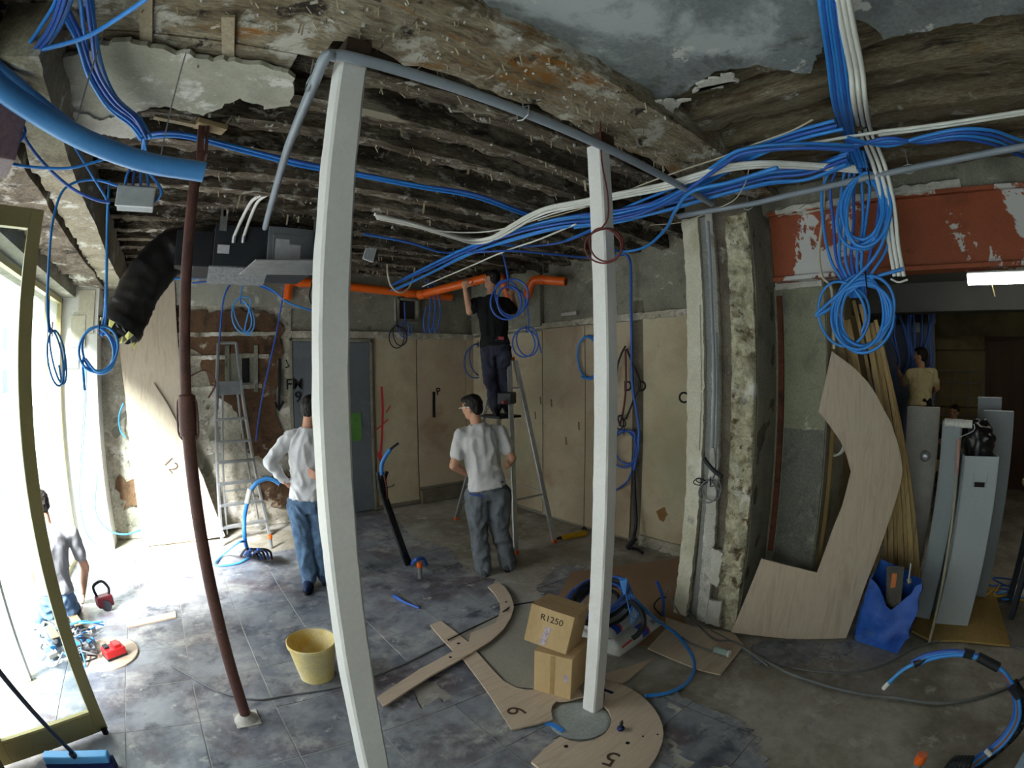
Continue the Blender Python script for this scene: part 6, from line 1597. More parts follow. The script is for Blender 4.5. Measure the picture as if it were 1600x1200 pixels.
# --- back wall
cable('blue_cable', path_px([(268, 436), (330, 434), (392, 440), (424, 452), (446, 470), (470, 480), (510, 492)], v=6.20), 0.013, BLUEC, 'blue cable sagging along the top of the back wall')
cable('blue_cable', path_px([(300, 442), (360, 438), (400, 445), (430, 458), (447, 472)], v=6.22), 0.011, BLUEC2, 'darker blue cable beside the one sagging on the back wall')
cable('blue_cable', path_px([(362, 440), (350, 465), (344, 520), (341, 580), (340, 640)], v=6.22), 0.013, BLUEC2, 'dark blue cable hanging behind the left stepladder')
coil(381, 494, 15, 26, 2.2, 0.009, BLUEC3, 'small light blue coil against the brown masonry', v=6.16, lead=((383, 428), (377, 455)), tail=((382, 518), (393, 523)), tilt=-0.2)
cable('blue_cable', path_px([(446, 440), (440, 475), (432, 520), (422, 565), (412, 610), (404, 655), (400, 690)], v=6.22), 0.011, BLUEC2, 'blue cable hanging down the wall beside the painted arrow')
cable('black_cable', path_px([(498, 392), (496, 420), (487, 445), (484, 465), (492, 484), (503, 490)], d=5.9), 0.012, BLACKC, 'black cable loop hanging left of the near post')
coil(622, 524, 11, 16, 2.0, 0.008, BLACKC, 'black and grey cable coil on the middle of the back wall', v=6.2, lead=((619, 466), (620, 505)))
coil(634, 513, 7, 11, 2.0, 0.007, BLUEC2, 'tiny blue cable coil beside the black one on the back wall', v=6.2, lead=((632, 472), (633, 500)))
for k, x in enumerate((668, 676, 684)):
    cable('blue_cable', path_px([(663+k*6, 438), (672+k*5, 455), (x+4, 480), (x+2, 505), (x-4, 520), (x-6, 500), (x-2, 480)], v=6.1), 0.010, BLUEC2, 'blue cable in the loose hanging loops left of the ladder', 'loose loops on the back wall')
# --- blue and white bundle strung through the middle
main = [(1325, 245), (1262, 268), (1200, 275), (1120, 295), (1040, 318), (960, 337), (880, 345), (800, 365), (730, 390), (670, 420), (615, 446)]
bundle(7, main, 7, 0.0115, BL, 'blue cable in the main bundle strung below the joists', 'main ceiling bundle', z=3.08, zj=0.03)
bundle(4, [(1310, 195), (1230, 215), (1160, 245), (1090, 285), (1010, 318), (950, 340), (900, 350)], 7, 0.0105, BL, 'blue cable fanning from the right bundle over the pier', 'cables fanning over the pier', z=3.12, zj=0.02)
bundle(3, [(1330, 235), (1240, 232), (1160, 240), (1120, 262), (1060, 305), (1000, 335), (940, 350)], 6, 0.0105, BL, 'blue cable looping between the pier head and the post', 'cables between pier and post', z=3.05, zj=0.03)
cable('blue_cable', path_px([(1215, 262), (1140, 285), (1080, 300), (1055, 330), (1040, 358), (1010, 385), (975, 393), (950, 388)], z=2.98), 0.012, BLUEC, 'single blue cable looping low under the bundle right of the post')
bundle(2, [(960, 345), (880, 378), (820, 385), (760, 382), (700, 396), (640, 380), (570, 366)], 4, 0.009, [BLUEC2, BLUEC], 'dark blue cable sagging across the back joists', 'sagging back cables', z=3.1)
cable('blue_cable', path_px([(730, 395), (800, 392), (870, 398), (920, 402), (975, 398)], z=3.02), 0.010, BLUEC2, 'dark blue cable running along the right wall top')
wp = [(1338, 267), (1280, 262), (1200, 259), (1140, 264), (1090, 278), (1040, 293), (980, 305), (915, 318), (860, 328), (830, 340), (800, 358), (770, 374), (740, 378), (700, 369), (655, 354), (620, 346), (588, 340)]
bundle(3, wp, 3.0, 0.0125, [WHITEC], 'white cable in the pair strung across the middle of the room', 'white cables across the room', name='white_cable', z=3.06, zj=0.012)
cable('white_cable', path_px([(640, 352), (700, 362), (760, 362), (815, 350), (870, 332), (915, 322)], z=3.06), 0.006, WHITEC, 'thin white cable sagging beside the thick white pair')
cable('white_wire', path_px([(1270, 187), (1235, 205), (1180, 225), (1120, 248), (1060, 268), (1000, 290), (920, 322), (840, 345)], z=3.1), 0.005, CREAMC, 'thin cream wire crossing in front of the blue bundle')
cable('white_wire', path_px([(1170, 265), (1165, 285), (1150, 310), (1130, 322), (1100, 335), (1060, 348), (1015, 352)], z=3.03), 0.004, CREAMC, 'thin cream wire hanging by the pier head')
cable('white_wire', path_px([(900, 350), (840, 375), (790, 392), (730, 418), (660, 448)], z=3.05), 0.008, WHITEC, 'thin white cable slanting to the back wall under the bundle')
cable('white_wire', path_px([(605, 405), (606, 430), (612, 448), (625, 457), (640, 448), (648, 420), (651, 385), (653, 352)], v=5.4), 0.011, CREAMC, 'cream cable hanging in a U loop near the small junction box')
# --- coils near the ladder
coil(795, 470, 24, 27, 3.2, 0.011, BLUEC2, 'large loose blue coil hanging in front of the person in black', d=5.35, lead=((786, 396), (793, 430)), jit=6)
coil(822, 534, 17, 21, 2.2, 0.009, BLUEC2, 'dark blue round coil right of the stepladder top', d=5.6, lead=((824, 470), (826, 515)), tail=((842, 535), (846, 552)))
coil(747, 562, 17, 24, 2.0, 0.010, BLUEC2, 'blue coil half hidden behind the legs of the person in black', v=6.18, jit=4)
coil(918, 558, 19, 32, 1.6, 0.013, BLUEC, 'blue coil partly behind the right post', u=4.3, jit=1, tie=False)
# --- right wall: drop with loops
cable('blue_cable', path_px([(976, 396), (985, 410), (986, 470), (987, 530), (988, 600), (996, 650), (998, 690), (990, 740)], u=4.28), 0.016, BLUEC2, 'thick dark blue cable running down the right wall')
coil(975, 700, 20, 27, 2.2, 0.011, BLUEC2, 'dark blue coil on the right wall beside the right post', u=4.29, tail=((990, 720), (982, 750), (962, 766)))
for k, pts in enumerate((((977, 541), (970, 555), (964, 575), (962, 600)), ((977, 545), (978, 600), (974, 640), (968, 665)), ((979, 545), (990, 572), (1000, 600), (990, 625), (978, 655)))):
    cable('black_cable', path_px(list(pts), u=4.28), 0.012, (BLACKC, REDC, BLACKC)[k], ('leftmost', 'middle', 'rightmost')[k] + ' dark cable of the tripod-shaped tangle on the right wall')
coil(970, 660, 6, 9, 2.0, 0.008, BLACKC, 'small black wire knot on the right wall', u=4.27, tie=False)
cable('black_cable', [at(990, 735, u=4.27), at(992, 780, u=4.26), at(994, 815, u=4.22), at(990, 840, u=4.15)], 0.020, BLACKC, 'black taped cable tail hanging at the foot of the right wall')
o = MB().bar(at(993, 840, u=4.12), at(980, 857, u=4.05), 0.07, 0.04).build('cable_connector', BLACKC, bevel=0.006); tag(o, 'black plug block lying at the foot of the right wall', 'plug')
cable('black_cable', [at(980, 856, z=0.03), at(995, 858, z=0.015), at(1004, 864, z=0.012)], 0.016, BLACKC, 'short black cable on the floor by the plug block')
# --- pier
coil(1110, 768, 14, 15, 2.4, 0.006, GREYC, 'grey wire coil hanging on the front of the masonry pier', u=3.15, lead=((1116, 700), (1118, 735)), jit=4)
coil(1094, 752, 9, 4, 2.0, 0.004, BLACKC, 'little black wire twist on the masonry pier', u=3.14, tie=False, jit=2)
cable('black_cable', path_px([(1100, 716), (1104, 722), (1115, 735), (1128, 745)], u=3.13), 0.016, BLACKC, 'fuzzy black cable end on the masonry pier')
# --- dark red wire on the right post
coil(943, 382, 27, 26, 2.3, 0.0042, REDC, 'dark red wire coil hung around the right post', d=2.27, lead=((938, 190), (940, 250), (949, 300), (950, 340), (940, 356)), jit=2, tie=False)
# --- right hub
vb = [(1288, -40), (1296, 0), (1306, 60), (1312, 120), (1318, 175), (1326, 215), (1338, 262)]
bundle(5, vb, 7, 0.011, BL, 'blue cable in the vertical bundle dropping from the ceiling at the right', 'vertical right bundle', z=None, u=2.75) if False else None
for k in range(6):
    j = k*5 - 13
    cable('blue_cable', [at(1280+j, -260, z=3.24), at(1288+j, -120, z=3.22), at(1292+j, -30, z=3.2), at(1296+j, 20, z=3.18), at(1306+j, 90, z=3.16), at(1316+j, 165, z=3.14), at(1328+j*0.6, 215, u=2.85), at(1345+j*0.5, 262, u=2.9)], 0.010, BL[k % 3], 'blue cable in the vertical bundle dropping from the ceiling at the right', 'vertical right bundle')
for k in range(3):
    j = k*9 - 9
    cable('white_cable', [at(1290+j, -260, z=3.24), at(1302+j, -120, z=3.22), at(1312+j, -30, z=3.2), at(1324+j, 40, z=3.17), at(1338+j, 110, z=3.14), at(1343+j, 160, z=3.1), at(1352+j, 205, u=2.85), at(1374+j, 260, u=2.9), at(1388+j, 320, u=2.95), at(1396+j*0.8, 380, u=3.0), at(1405+j*0.8, 432, u=3.02)], 0.0135, WHITEC, ('left', 'middle', 'right')[k] + ' one of the three thick white cables hanging at the right')
o = MB().tube([at(1392, 436, u=3.02), at(1404, 441, u=3.01), at(1418, 437, u=3.02)], 0.006, 8, smooth=4).build('cable_end', WHITEC); tag(o, 'bent white cable end below the thick white cables', 'cable')
for k in range(8):
    x0 = 1285 + k*12 + rnd.uniform(-4, 4)
    cable('blue_cable', [at(1318 + k*5, 235, u=2.95), at(x0 + 4, 290, u=3.02), at(x0 + rnd.uniform(-3, 8), 350, u=3.05), at(1300 + k*8 + rnd.uniform(-4, 4), 405, u=3.06), at(1318 + k*5, 442, u=3.06), at(1330 + k*3, 465, u=3.06)], 0.011, BL[k % 3], ORD[k] + ' blue cable from the left in the curtain before the steel beam', 'hanging blue curtain')
coil(1350, 330, 33, 54, 5.4, 0.011, BLUEC, 'upper large coil of blue cable hanging before the orange beam', u=2.96, lead=((1335, 240), (1342, 268)), jit=5, tilt=0.15)
coil(1348, 490, 42, 52, 6.4, 0.010, BLUEC, 'lower large coil of blue cable hanging in the opening', u=3.0, lead=((1395, 340), (1385, 390), (1360, 430)), jit=5, tilt=0.1)
coil(1318, 488, 40, 48, 1.4, 0.009, BLUEC, 'thin wide loop of blue cable left of the lower coil', u=3.02, jit=3, lead=((1376, 430), (1340, 440)), tie=False)
cable('blue_cable', [at(1395, 300, u=2.95), at(1388, 350, u=2.95), at(1368, 400, u=2.95), at(1320, 450, u=2.96), at(1275, 492, u=2.97), at(1300, 480, u=2.98), at(1350, 440, u=2.98), at(1412, 420, u=3.0)], 0.011, BLUEC, 'blue cable sweeping diagonally across the hanging coils')
cable('white_wire', path_px([(1288, 270), (1287, 330), (1280, 390), (1284, 430), (1298, 448), (1302, 490), (1303, 545)], u=3.1), 0.010, CREAMC, 'pale cable hanging left of the blue curtain')
for k in range(4):
    cable('blue_cable', path_px([(1325, 215 + k*6), (1385, 228 - k*4), (1440, 214 + k*3), (1500, 202 + k*5), (1550, 204 + k*7), (1640, 222 + k*9)], z=3.1) + [Vector((2.55 + 0.05*k, -1.6, 3.1)), Vector((2.5 + 0.05*k, -3.2, 3.14))], 0.010, BLUEC2 if k % 2 else BLUEC, 'blue cable running off to the right above the steel beam', 'cables running right')
for k in range(2):
    cable('white_cable', path_px([(1372, 206 + k*5), (1440, 198 + k*4), (1520, 186 + k*4), (1650, 166 + k*4)], z=3.14) + [Vector((2.35 + 0.04*k, -1.6, 3.14)), Vector((2.3 + 0.04*k, -3.2, 3.16))], 0.010, WHITEC, ('upper', 'lower')[k] + ' white cable running off to the right under the joists')
cable('white_cable', path_px([(1200, 235), (1260, 225), (1330, 213), (1376, 206)], z=3.13), 0.009, WHITEC, 'white cable behind the blue bundle at the pier')
# second room tangle and electrical panel
ep = empty('electrical_panel', (7.9, 0.75, 1.0), 'blue grey electrical panel behind the person in the second room', 'panel')
MB().mm((8.0, 0.25, 0.4), (8.1, 1.3, 2.62)).build('board', pmat('bluish_panel', [S(96, 108, 138), S(112, 122, 148)], scale=2, rough=0.7, bump=0.1, fine=0.15), ep)
for k in range(7):
    q = at(1408 + k*8, 470 + 14*(k % 4), u=7.9)
    MB().box(q, (0.08, 0.12, 0.14)).build('breaker', (WHITEBOX2, BLUEC2, BLACKC)[k % 3], ep, bevel=0.01)
for k in range(9):
    x = 1398 + k*7
    cable('blue_cable', path_px([(x+6, 450), (x + rnd.uniform(-8, 8), 485), (x + rnd.uniform(-10, 12), 520), (x + rnd.uniform(-8, 8), 560), (x + rnd.uniform(-4, 10), 590)], u=7.75), 0.020, BLUEC2, 'dark blue cable in the tangle on the far electrical panel', 'far panel tangle')

# ================================================================= FLOOR STUBS, HOSES AND LEADS
def corrugated(name, pts, r, mat, label, cat='conduit', pitch=0.016, n=10, group=None):
    P = smooth_pts(pts, 8); out = []; R = []; acc = 0
    for i in range(len(P)-1):
        L = (P[i+1]-P[i]).length; m = max(1, int(L/pitch*2))
        for k in range(m):
            out.append(P[i] + (P[i+1]-P[i])*(k/m)); R.append(r*(1.0 if len(out) % 2 else 0.86))
    out.append(P[-1]); R.append(r)
    o = MB().tube(out, R, n).build(name, mat, smooth=30)
    return tag(o, label, cat, group)
def stub(x, y, h, label, r=0.016):
    p = at(x, y, z=0); e = empty('pipe_stub', p, label, 'pipe stub')
    MB().cyl(p, p + Vector((0, 0, h*0.75)), r, n=12).build('pipe', GREYC, e, smooth=40)
    MB().lathe(p + Vector((0, 0, h*0.7)), [(r*1.25, 0), (r*1.35, h*0.1), (r*1.2, h*0.27), (0, h*0.3)], 12).build('cap', ORANGE, e, smooth=50)
    return e
stub(657, 904, 0.17, 'grey pipe stub with an orange cap beside the black conduits', 0.022)
stub(424, 856, 0.16, 'grey pipe stub with an orange cap beside the left stepladder', 0.02)
b_ = at(640, 882, z=0)
for k in range(3):
    o_ = Vector((0.03*k - 0.03, 0.02*k, 0))
    corrugated('corrugated_conduit', [Vector((b_.x, b_.y, 0)) + o_, at(634, 868, d=4.62) + o_, at(622, 835, d=4.7) + o_, at(608, 795, d=4.8) + o_, at(598, 762, d=4.86) + o_, at(595 + 4*k, 738, d=4.9) + o_], 0.020, BLACKC, 'black corrugated conduit in the trio rising from the floor', group='black conduits rising from the floor')
cable('blue_cable', [at(596, 742, d=4.88), at(597, 725, d=4.88), at(603, 712, d=4.87), at(610, 702, d=4.86)], 0.022, BLUEC, 'blue upper end of the bent conduit in front of the red mark')
cable('black_cable', [at(609, 703, d=4.86), at(616, 697, d=4.85), at(623, 692, d=4.85)], 0.012, BLACKC, 'black taped tip of the bent blue conduit')
cable('copper_wire', [at(600, 742, d=4.86), at(604, 760, d=4.85), at(605, 780, d=4.84)], 0.010, REDC, 'reddish wire end hanging on the black conduits')
cable('copper_wire', [at(603, 762, d=4.84), at(612, 760, d=4.82), at(616, 757, d=4.80)], 0.006, BLACKC, 'short black wire tip sticking out of the conduits')
corrugated('corrugated_conduit', [Vector((b_.x + 0.02, b_.y - 0.02, 0.01)), at(648, 876, d=4.5), at(660, 872, d=4.55), at(666, 882, z=0.02)], 0.020, BLUEC2, 'dark blue corrugated conduit bent over at the floor')
# left hose near the stepladder
hb = at(390, 868, z=0)
cable('blue_hose', [hb, at(383, 845, d=4.72), at(382, 810, d=4.74), at(387, 782, d=4.75)], 0.022, BLUEC, 'blue hose rising from the floor before the left stepladder')
cable('blue_hose', [at(387, 782, d=4.75), at(392, 766, d=4.75), at(402, 754, d=4.75), at(416, 748, d=4.75), at(428, 750, d=4.75), at(437, 756, d=4.75)], 0.022, BLUEC3, 'pale blue bent top of the hose by the left stepladder')
o = MB().cyl(at(386, 786, d=4.74), at(391, 764, d=4.74), 0.027, n=12).build('hose_tape', WHITEC, smooth=40); tag(o, 'white tape wrapped around the blue hose', 'tape')
cable('blue_hose', [at(383, 846, d=4.7), at(372, 848, d=4.6), at(352, 864, z=0.05), at(336, 880, z=0.02), at(345, 884, z=0.015), at(372, 880, z=0.015), at(388, 872, z=0.02)], 0.012, BLUEC3, 'light blue hose loop on the floor by the left stepladder')
for k in range(5):
    corrugated('corrugated_conduit', [hb + Vector((0.05*k - 0.1, 0.02*(k % 3), 0.01)), at(385 + 6*k, 858, d=4.68), at(398 + 6*k, 862, z=0.10), at(405 + 5*k, 874, z=0.012)], 0.013, (BLACKC, BLUEC2)[k % 2], 'short dark corrugated conduit end in the knot by the left stepladder', group='conduit knot by the left stepladder')
# big conduit arc at the lower right
arc = [(1498, 1215, dict(z=0.0)), (1530, 1186, dict(d=2.55)), (1566, 1158, dict(d=2.6)), (1588, 1122, dict(d=2.62)), (1586, 1084, dict(d=2.6)), (1564, 1046, dict(d=2.58)), (1530, 1027, dict(d=2.56)), (1492, 1020, dict(d=2.55)), (1452, 1026, dict(d=2.55)), (1428, 1037, dict(d=2.55))]
for k in range(4):
    P = [at(p[0] + (k-1.5)*2.6, p[1] + (k-1.5)*2.0, **p[2]) for p in arc[:(10 if k != 2 else 6)]]
    cable('blue_conduit', P, 0.012, (BLUEC2, BLUEC, flat('copper_brown', S(150, 92, 60)), BLUEC)[k], ('dark blue', 'outer blue', 'copper brown', 'inner blue')[k] + ' conduit of the arched bundle at the lower right', cat='conduit')
cable('blue_conduit', [at(1430, 1036, d=2.55), at(1412, 1046, d=2.55), at(1398, 1058, d=2.54), at(1388, 1068, d=2.54)], 0.0125, BLUEC3, 'light blue tip of the arched conduit bundle', cat='conduit')
o = MB().cyl(at(1389, 1067, d=2.54), at(1380, 1076, d=2.54), 0.0135, n=10).build('conduit_tip', WHITEC, smooth=40); tag(o, 'white taped end of the arched conduit', 'tape')
corrugated('corrugated_conduit', [at(1512, 1212, z=0.0), at(1552, 1180, d=2.66), at(1592, 1140, d=2.70), at(1602, 1100, d=2.68), at(1585, 1066, d=2.64)], 0.024, BLACKC, 'thick black corrugated conduit outside the arched bundle')
for (p, q) in (((1428, 1037), (1450, 1026)), ((1506, 1020), (1520, 1023)), ((1528, 1026), (1560, 1043)), ((1582, 1074), (1592, 1088))):
    o = MB().cyl(at(*p, d=2.55), at(*q, d=2.57), 0.026, n=12).build('black_tape', BLACKC, smooth=40); tag(o, {1428: 'black tape wrap near the light blue tip of the arched bundle', 1506: 'narrow black tape wrap at the crown of the arched bundle', 1528: 'long black tape wrap past the crown of the arched bundle', 1582: 'black tape wrap at the right bend of the arched bundle'}[p[0]], 'tape')
o = MB().cyl(at(1540, 1172, d=2.53), at(1548, 1180, d=2.53), 0.014, n=10).build('white_tag', WHITEC); tag(o, 'white tape tag on the arched conduit bundle', 'tape')
for k in range(6):
    corrugated('corrugated_conduit', [at(1470 + 9*k, 1225, z=0.0), at(1478 + 7*k, 1202, d=2.35), at(1486 + 6*k, 1190, d=2.38), at(1494 + 5*k, 1184, d=2.42)], 0.016, BLACKC, 'black corrugated conduit end in the cluster at the bottom right', group='conduit cluster at the bottom right')
stub(1420, 1222, 0.2, 'orange capped pipe stub at the bottom edge on the right', 0.024)
o = MB().box(at(1640, 1215, z=0.10), (0.35, 0.3, 0.22), Matrix.Rotation(0.5, 3, 'Z')).build('plastic_crate', pmat('blue_grey_crate', [S(120, 138, 158), S(132, 150, 168)], rough=0.6, bump=0.05), bevel=0.02, seg=3); tag(o, 'blue grey plastic crate at the lower right corner', 'crate')
# leads on the floor
cable('floor_lead', path_px([(1110, 985), (1160, 1012), (1205, 1038), (1255, 1060), (1330, 1081), (1400, 1090), (1460, 1098), (1520, 1092), (1580, 1070), (1640, 1030)], z=0.012), 0.011, GREYC, 'grey lead curving across the concrete floor at the right')
cable('floor_lead', path_px([(1235, 1043), (1290, 1050), (1345, 1049), (1395, 1032), (1440, 1008), (1490, 1000), (1560, 1006), (1640, 1022)], z=0.008), 0.007, GREYC, 'thin grey lead passing the foot of the blue sack')
cable('floor_lead', path_px([(268, 1040), (300, 1058), (340, 1080), (400, 1093), (450, 1086), (505, 1078), (560, 1065), (620, 1042), (690, 1008), (716, 993)], z=0.008), 0.007, GREYC, 'grey lead crossing the slate tiles to the plywood template')
cable('floor_lead', [at(700, 1000, z=0.028), at(716, 992, z=0.030), at(740, 980, z=0.012), at(778, 962, z=0.010), at(790, 953, z=0.042), at(806, 945, z=0.012), at(850, 938, z=0.015)], 0.006, BLACKC, 'black lead passing under the curved plywood strip')
cable('floor_lead', [at(1062, 960, z=0.05), at(1050, 940, z=0.10), at(1056, 935, z=0.08), at(1075, 955, z=0.04), at(1100, 985, z=0.02), at(1120, 1000, z=0.025), at(1150, 1004, z=0.02), at(1200, 1040, z=0.01)], 0.008, GREYC, 'grey lead running along the foot of the masonry pier')
cable('floor_lead', [at(1065, 995, z=0.03), at(1080, 1005, z=0.022), at(1105, 1015, z=0.022), at(1118, 1018, z=0.03)], 0.008, GREYC, 'short grey lead plugged into the floor socket')
sk_ = empty('extension_socket', at(1128, 1018, z=0.018), 'pale green round extension socket lying on the plywood offcut', 'socket')
s0_, s1_ = at(1117, 1014, z=0.045), at(1138, 1021, z=0.045)
MB().cyl(s0_, s1_, 0.024, n=16).build('socket_body', flat('pale_green_plastic', S(156, 178, 170)), sk_, smooth=40)
MB().cyl(s1_, s1_ + (s1_-s0_).normalized()*0.012, 0.027, n=16).build('socket_face', WHITEC, sk_, smooth=40)
for a_ in (-0.008, 0.008):
    c_ = s1_ + (s1_-s0_).normalized()*0.0125 + Vector((0, 0, a_))
    MB().cyl(c_, c_ + (s1_-s0_).normalized()*0.001, 0.004, n=8).build('contact_hole', BLACKPAINT, sk_)
# hose coil on the cement bags
cb_ = at(945, 925, d=2.95)
def ringc(c, rx, ry, turns, r, mat, label, tilt, ph, grp):
    P = []
    for k in range(int(turns*20)):
        g = ph + 2*PI*k/20
        P.append(c + tilt @ Vector((rx*math.cos(g)*(1 + 0.05*math.sin(k)), ry*math.sin(g), 0.008*math.sin(k*0.7) + k*0.0006)))
    cable('hose_coil', P, r, mat, label, grp, 'hose', sm=2)
base_c = (g0 + g1)/2 + nd*0.30 + Vector((0, 0, 0.30))
for k in range(13):
    ringc(base_c - td*0.10 + nd*0.03 + Vector((rnd.uniform(-.02, .02), rnd.uniform(-.02, .02), 0.007*k - 0.02)), 0.33 + rnd.uniform(-.07, .05), 0.19 + rnd.uniform(-.05, .04), 1.15, 0.013, (BLUEC2, BLACKC, BLACKC, BLUEC2)[k % 4], 'loop of the dark hose coil lying on the cement bags', Matrix.Rotation(0.4, 3, 'Z') @ Matrix.Rotation(0.12*math.sin(k), 3, 'X'), 0.9*k, 'hose coil on the cement bags')
for k in range(5):
    p = at(978 + 3*k, 928, d=2.9)
    cable('blue_string', [p, p + Vector((0.02*math.sin(k), -0.02, -0.06)), p + Vector((0.05*math.sin(k*2), -0.04, -0.12)), p + Vector((0.07*math.sin(k*1.3), -0.05, -0.19))], 0.004, BLUEC, 'thin blue string tied on the dark hose coil', 'strings on the hose coil', cat='string')
o = MB().prism([at(968, 908, d=2.9), at(980, 905, d=2.9), at(978, 928, d=2.88), at(974, 930, d=2.88)], (0.02, 0.02, 0)).build('blue_tag', BLUEC, bevel=0.003); tag(o, 'crumpled bright blue tape tag on the hose coil', 'tape')
cable('black_hose', [at(985, 938, d=2.85), at(1002, 955, d=2.82), at(1006, 975, d=2.78), at(998, 990, d=2.74), at(988, 998, d=2.72)], 0.018, BLACKC, 'thick black hose end hanging over the cement bags')
cable('blue_hose', [at(990, 935, d=2.9), at(1012, 956, d=2.9), at(1030, 972, z=0.10), at(1056, 990, z=0.04), at(1076, 1015, z=0.018), at(1085, 1040, z=0.014), at(1075, 1065, z=0.014), at(1045, 1082, z=0.014), at(1008, 1087, z=0.030)], 0.013, BLUEC, 'blue hose curling over the floor from the coil to the plywood ring')
for k, pts in enumerate((((1036, 962), (1037, 945), (1033, 925), (1026, 908)), ((1036, 962), (1039, 940), (1044, 922), (1047, 915)), ((1034, 962), (1022, 948), (1030, 935), (1042, 933)))):
    b0_ = at(*pts[0], z=0.01); dd_ = math.hypot(b0_.x, b0_.y)
    cable('conduit_stub', [b0_] + [at(x, y, d=dd_) for x, y in pts[1:]], (0.014, 0.006, 0.006)[k], (BLUEC2, GREYC, BLACKC)[k], ('dark blue conduit stub', 'thin grey wire stub', 'thin black wire loop')[k] + ' sticking up behind the cement bags', cat='conduit')
# small things on the floor
o = MB().tube([at(616, 931, z=0.02), at(630, 940, z=0.02), at(655, 950, z=0.015)], [0.018, 0.013, 0.010], 10).build('blue_screwdriver', BLUEC2, smooth=50); tag(o, 'short blue tool handle lying on the slate tiles', 'tool')
o = MB().ribbon([at(853, 1130, z=0.004), at(866, 1134, z=0.008), at(880, 1143, z=0.005)], 0.03, (0, 0, 1), 0.006).build('blue_strap', BLUEC); tag(o, 'flat blue strap scrap by the post foot', 'strap')
kn = empty('blue_plug', at(970, 1139, z=0.019), 'dark blue spiked knob standing on the plywood ring', 'knob')
kc = at(970, 1138, z=0.035)
MB().ellipsoid(kc, (0.022, 0.022, 0.018), None, 14, 10).build('ball', flat('navy_plastic', S(40, 48, 96)), kn, smooth=60)
MB().tube([kc + Vector((0, 0, 0.012)), kc + Vector((0, 0, 0.04)), kc + Vector((0.004, 0, 0.058))], [0.008, 0.011, 0.004], 8).build('spike', BLACKC, kn, smooth=50)
# tangle of cables and rubble beside the kneeling man
for k in range(16):
    c = at(rnd.uniform(66, 146), rnd.uniform(985, 1040), z=0.02)
    P = [c + Vector((rnd.uniform(-.14, .14), rnd.uniform(-.12, .12), rnd.uniform(0, .10))) for _ in range(5)]
    cable('cable_scrap', P, 0.007, (GREYC, BLACKC, BLUEC3, WHITEC)[k % 4], 'cable scrap in the tangle beside the kneeling person', 'scrap tangle by the kneeling person')
for k in range(12):
    c = at(rnd.uniform(70, 150), rnd.uniform(975, 1045), z=0.03)
    m = MB().box((c.x, c.y, rnd.uniform(0.02, 0.05)), (rnd.uniform(.04, .13), rnd.uniform(.03, .08), rnd.uniform(.02, .06)), Euler((rnd.uniform(-.3, .3), rnd.uniform(-.3, .3), rnd.uniform(0, 3))).to_matrix())
    o = m.build('rubble_piece', (WHITEPLASTER, GREYC, BLUEC3)[k % 3], bevel=0.006); tag(o, 'piece of rubble in the heap beside the kneeling person', 'rubble', 'rubble beside the kneeling person')
sw2 = empty('circular_saw', at(160, 945, z=0), 'dark red hand machine standing before the kneeling person', 'power tool')
q = at(163, 938, z=0.08)
MB().box(q, (0.16, 0.10, 0.10), Matrix.Rotation(0.5, 3, 'Z')).build('housing', pmat('dark_red_tool', [S(110, 34, 44), S(90, 28, 38)], rough=0.5), sw2, bevel=0.02, seg=3)
MB().tube([q + Vector((-0.06, 0.0, 0.03)), q + Vector((-0.07, -0.02, 0.14)), q + Vector((0.01, 0.02, 0.17)), q + Vector((0.06, 0.04, 0.10)), q + Vector((0.05, 0.03, 0.03))], 0.014, 10, smooth=4).build('handle', BLACKC, sw2, smooth=60)
MB().cyl(q + Vector((0.02, -0.06, -0.03)), q + Vector((0.02, -0.05, -0.03)), 0.05, n=20).build('blade_guard', BLACKC, sw2)

# ================================================================= PAINTED MARKS ON THE WALLS
bvm = BV - 0.045
nb = (0, -1, 0)
mk = lambda pts, w, mat, par, v=bvm, sm=0, name='painted_mark': MB().ribbon([at(x, y, v=v) for x, y in pts], w, nb, 0.003, sm).build(name, mat, par)
mk([(437, 560), (437, 600), (436, 640)], 0.035, BLACKPAINT, wb, BV-0.05)
mk([(429, 628), (436, 641), (443, 627)], 0.035, BLACKPAINT, wb, BV-0.05)
mk([(447, 562), (451, 572), (455, 560)], 0.02, BLACKPAINT, wb, BV-0.05); mk([(445, 575), (453, 572)], 0.015, BLACKPAINT, wb, BV-0.05)
c_ = at(460, 601, v=BV-0.068); text('FM', BLACKPAINT, wb, 0.19, c_, (1, 0, 0), (0, 0, 1), 'lettering', 0.001, 0.0025)
c_ = at(466, 621, v=BV-0.068); text('9', BLACKPAINT, wb, 0.20, c_, (1, 0, 0), (0, 0, 1), 'lettering', 0.001, 0.0025)
mk([(678, 612), (678, 652)], 0.045, BLACKPAINT, wb, BV-0.031)
c_ = at(685, 612, v=BV-0.032); text('P', BLACKPAINT, wb, 0.15, c_, (1, 0, 0.2), (-0.2, 0, 1), 'lettering', 0.001, 0.003)
mk([(596, 604), (598, 640), (597, 680), (594, 716)], 0.032, REDPAINT, wb, BV-0.03)
mk([(588, 671), (597, 664), (606, 655)], 0.02, REDPAINT, wb, BV-0.03); mk([(603, 645), (610, 634)], 0.02, REDPAINT, wb, BV-0.03)
mk([(592, 706), (596, 720)], 0.06, REDPAINT, wb, BV-0.031)
for (x, y, ch) in ((981, 604, 'D'), (1003, 604, 'D'), (1067, 622, 'C')):
    c_ = at(x, y, u=RU-0.034); text(ch, BLACKPAINT, wr, 0.16, c_, (0, -1, 0), (0, 0, 1), 'lettering', 0.001, 0.003)
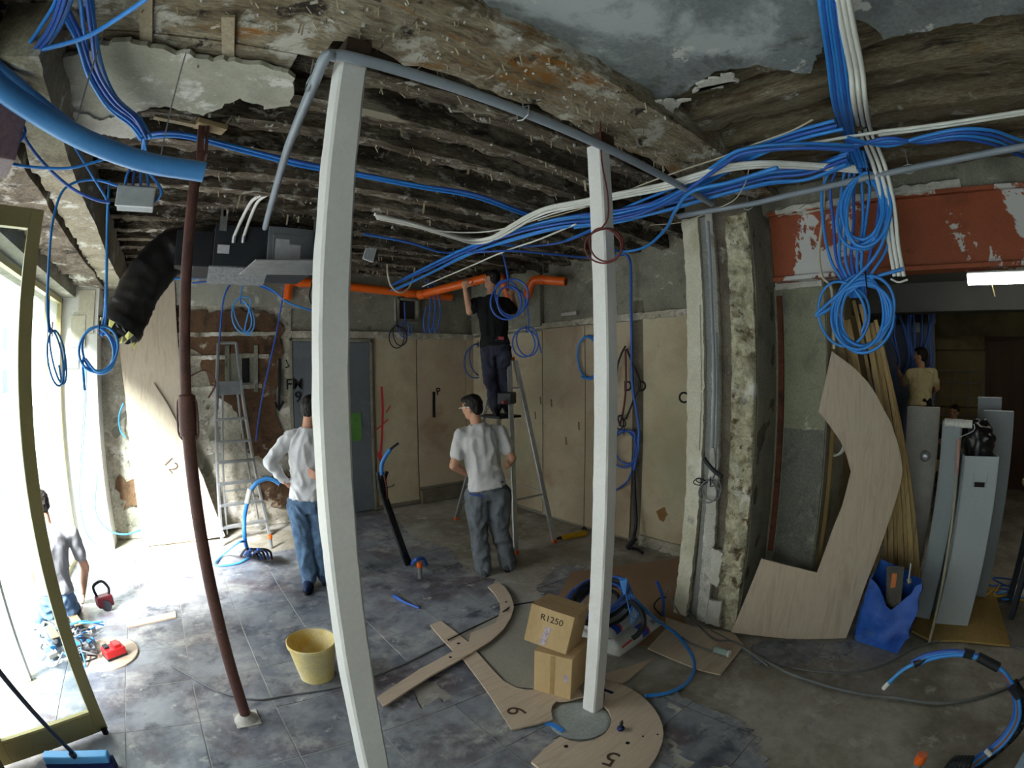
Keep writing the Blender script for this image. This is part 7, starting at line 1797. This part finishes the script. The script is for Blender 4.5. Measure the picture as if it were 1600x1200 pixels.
for (x, y) in ((845, 632), (837, 655), (862, 636), (885, 695), (850, 780), (905, 672)):
    c_ = at(x, y, u=RU-0.031); MB().ribbon([c_, c_ + Vector((0, 0.01, 0.10))], 0.022, (-1, 0, 0), 0.002).build('stain', flat('brown_stain', S(120, 92, 66)) if 'brown_stain' not in MATS else MATS['brown_stain'], wr)
ragged_poly([tuple(at(x, y, u=RU-0.031)[1:]) for x, y in ((1026, 800), (1038, 792), (1042, 803), (1035, 812), (1028, 808))], lambda a, b: (Vector((RU-0.0305, a, b)), Vector((-1, 0, 0))), 'rust_stain', flat('rust_stain', S(134, 98, 56)), wr, 0.002, 0.04, 0.03, 5)

# ================================================================= LAST THINGS AT THE EDGES
o = MB().box(at(-10, 205, d=1.95), (0.22, 0.20, 0.26), Matrix.Rotation(0.5, 3, 'Z')).build('shutter_box', pmat('mauve_metal', [S(116, 92, 96), S(128, 104, 108)], rough=0.6, bump=0.05), bevel=0.008); tag(o, 'mauve metal shutter box at the left edge above the glass door', 'box')
coil(1304, 690, 17, 22, 2.4, 0.009, WHITEC, 'white cable coil in the hollow of the curved plywood template', u=3.80, jit=3, tie=False)
pk = empty('trestle_table', (4.6, -1.15, 0), 'wooden trestle with dark legs at the right edge of the second room', 'table')
MB().mm((4.35, -1.9, 1.02), (4.85, -0.78, 1.06)).build('top', BATTEN, pk, bevel=0.004)
for (x, y) in ((4.42, -0.9), (4.78, -0.9), (4.42, -1.8), (4.78, -1.8)):
    MB().bar((x, y, 1.02), (x - 0.06, y + 0.03, 0.0), 0.05, 0.05).build('leg', pmat('dark_blue_steel', [S(36, 40, 52), S(46, 50, 62)], rough=0.5, bump=0) if 'dark_blue_steel' not in MATS else MATS['dark_blue_steel'], pk)
for k in range(6):
    c = at(1560 + 7*k, 922 + 4*(k % 3), z=0.02)
    cable('wire_scrap', [c + Vector((rnd.uniform(-.2, .2), rnd.uniform(-.25, .25), rnd.uniform(0.0, 0.05))) for _ in range(5)], 0.009, (BLUEC2, BLUEC, MATS['yellow_tool'])[k % 3], ('dark blue', 'bright blue', 'yellow')[k % 3] + ' wire scrap on the floor behind the particle board', 'wire scraps behind the particle board')
o = MB().box(at(1590, 926, z=0.05), (0.14, 0.10, 0.10), Matrix.Rotation(0.4, 3, 'Z')).build('white_block', WHITEC, bevel=0.01); tag(o, 'small white plastic block among the wire scraps', 'block')
rk = empty('wire_rack', (9.2, 0.0, 0.9), 'thin wire rack against the olive wall of the second room', 'rack')
for y in (0.25, -0.05, -0.35, -0.62):
    MB().tube([(9.45, y, 0.0), (9.45, y, 1.95)], 0.012, 6).build('upright', GREYC, rk)
for z in (0.9, 1.2, 1.5, 1.75, 1.95):
    MB().tube([(9.45, 0.25, z), (9.45, -0.62, z)], 0.010, 6).build('cross_wire', GREYC, rk)
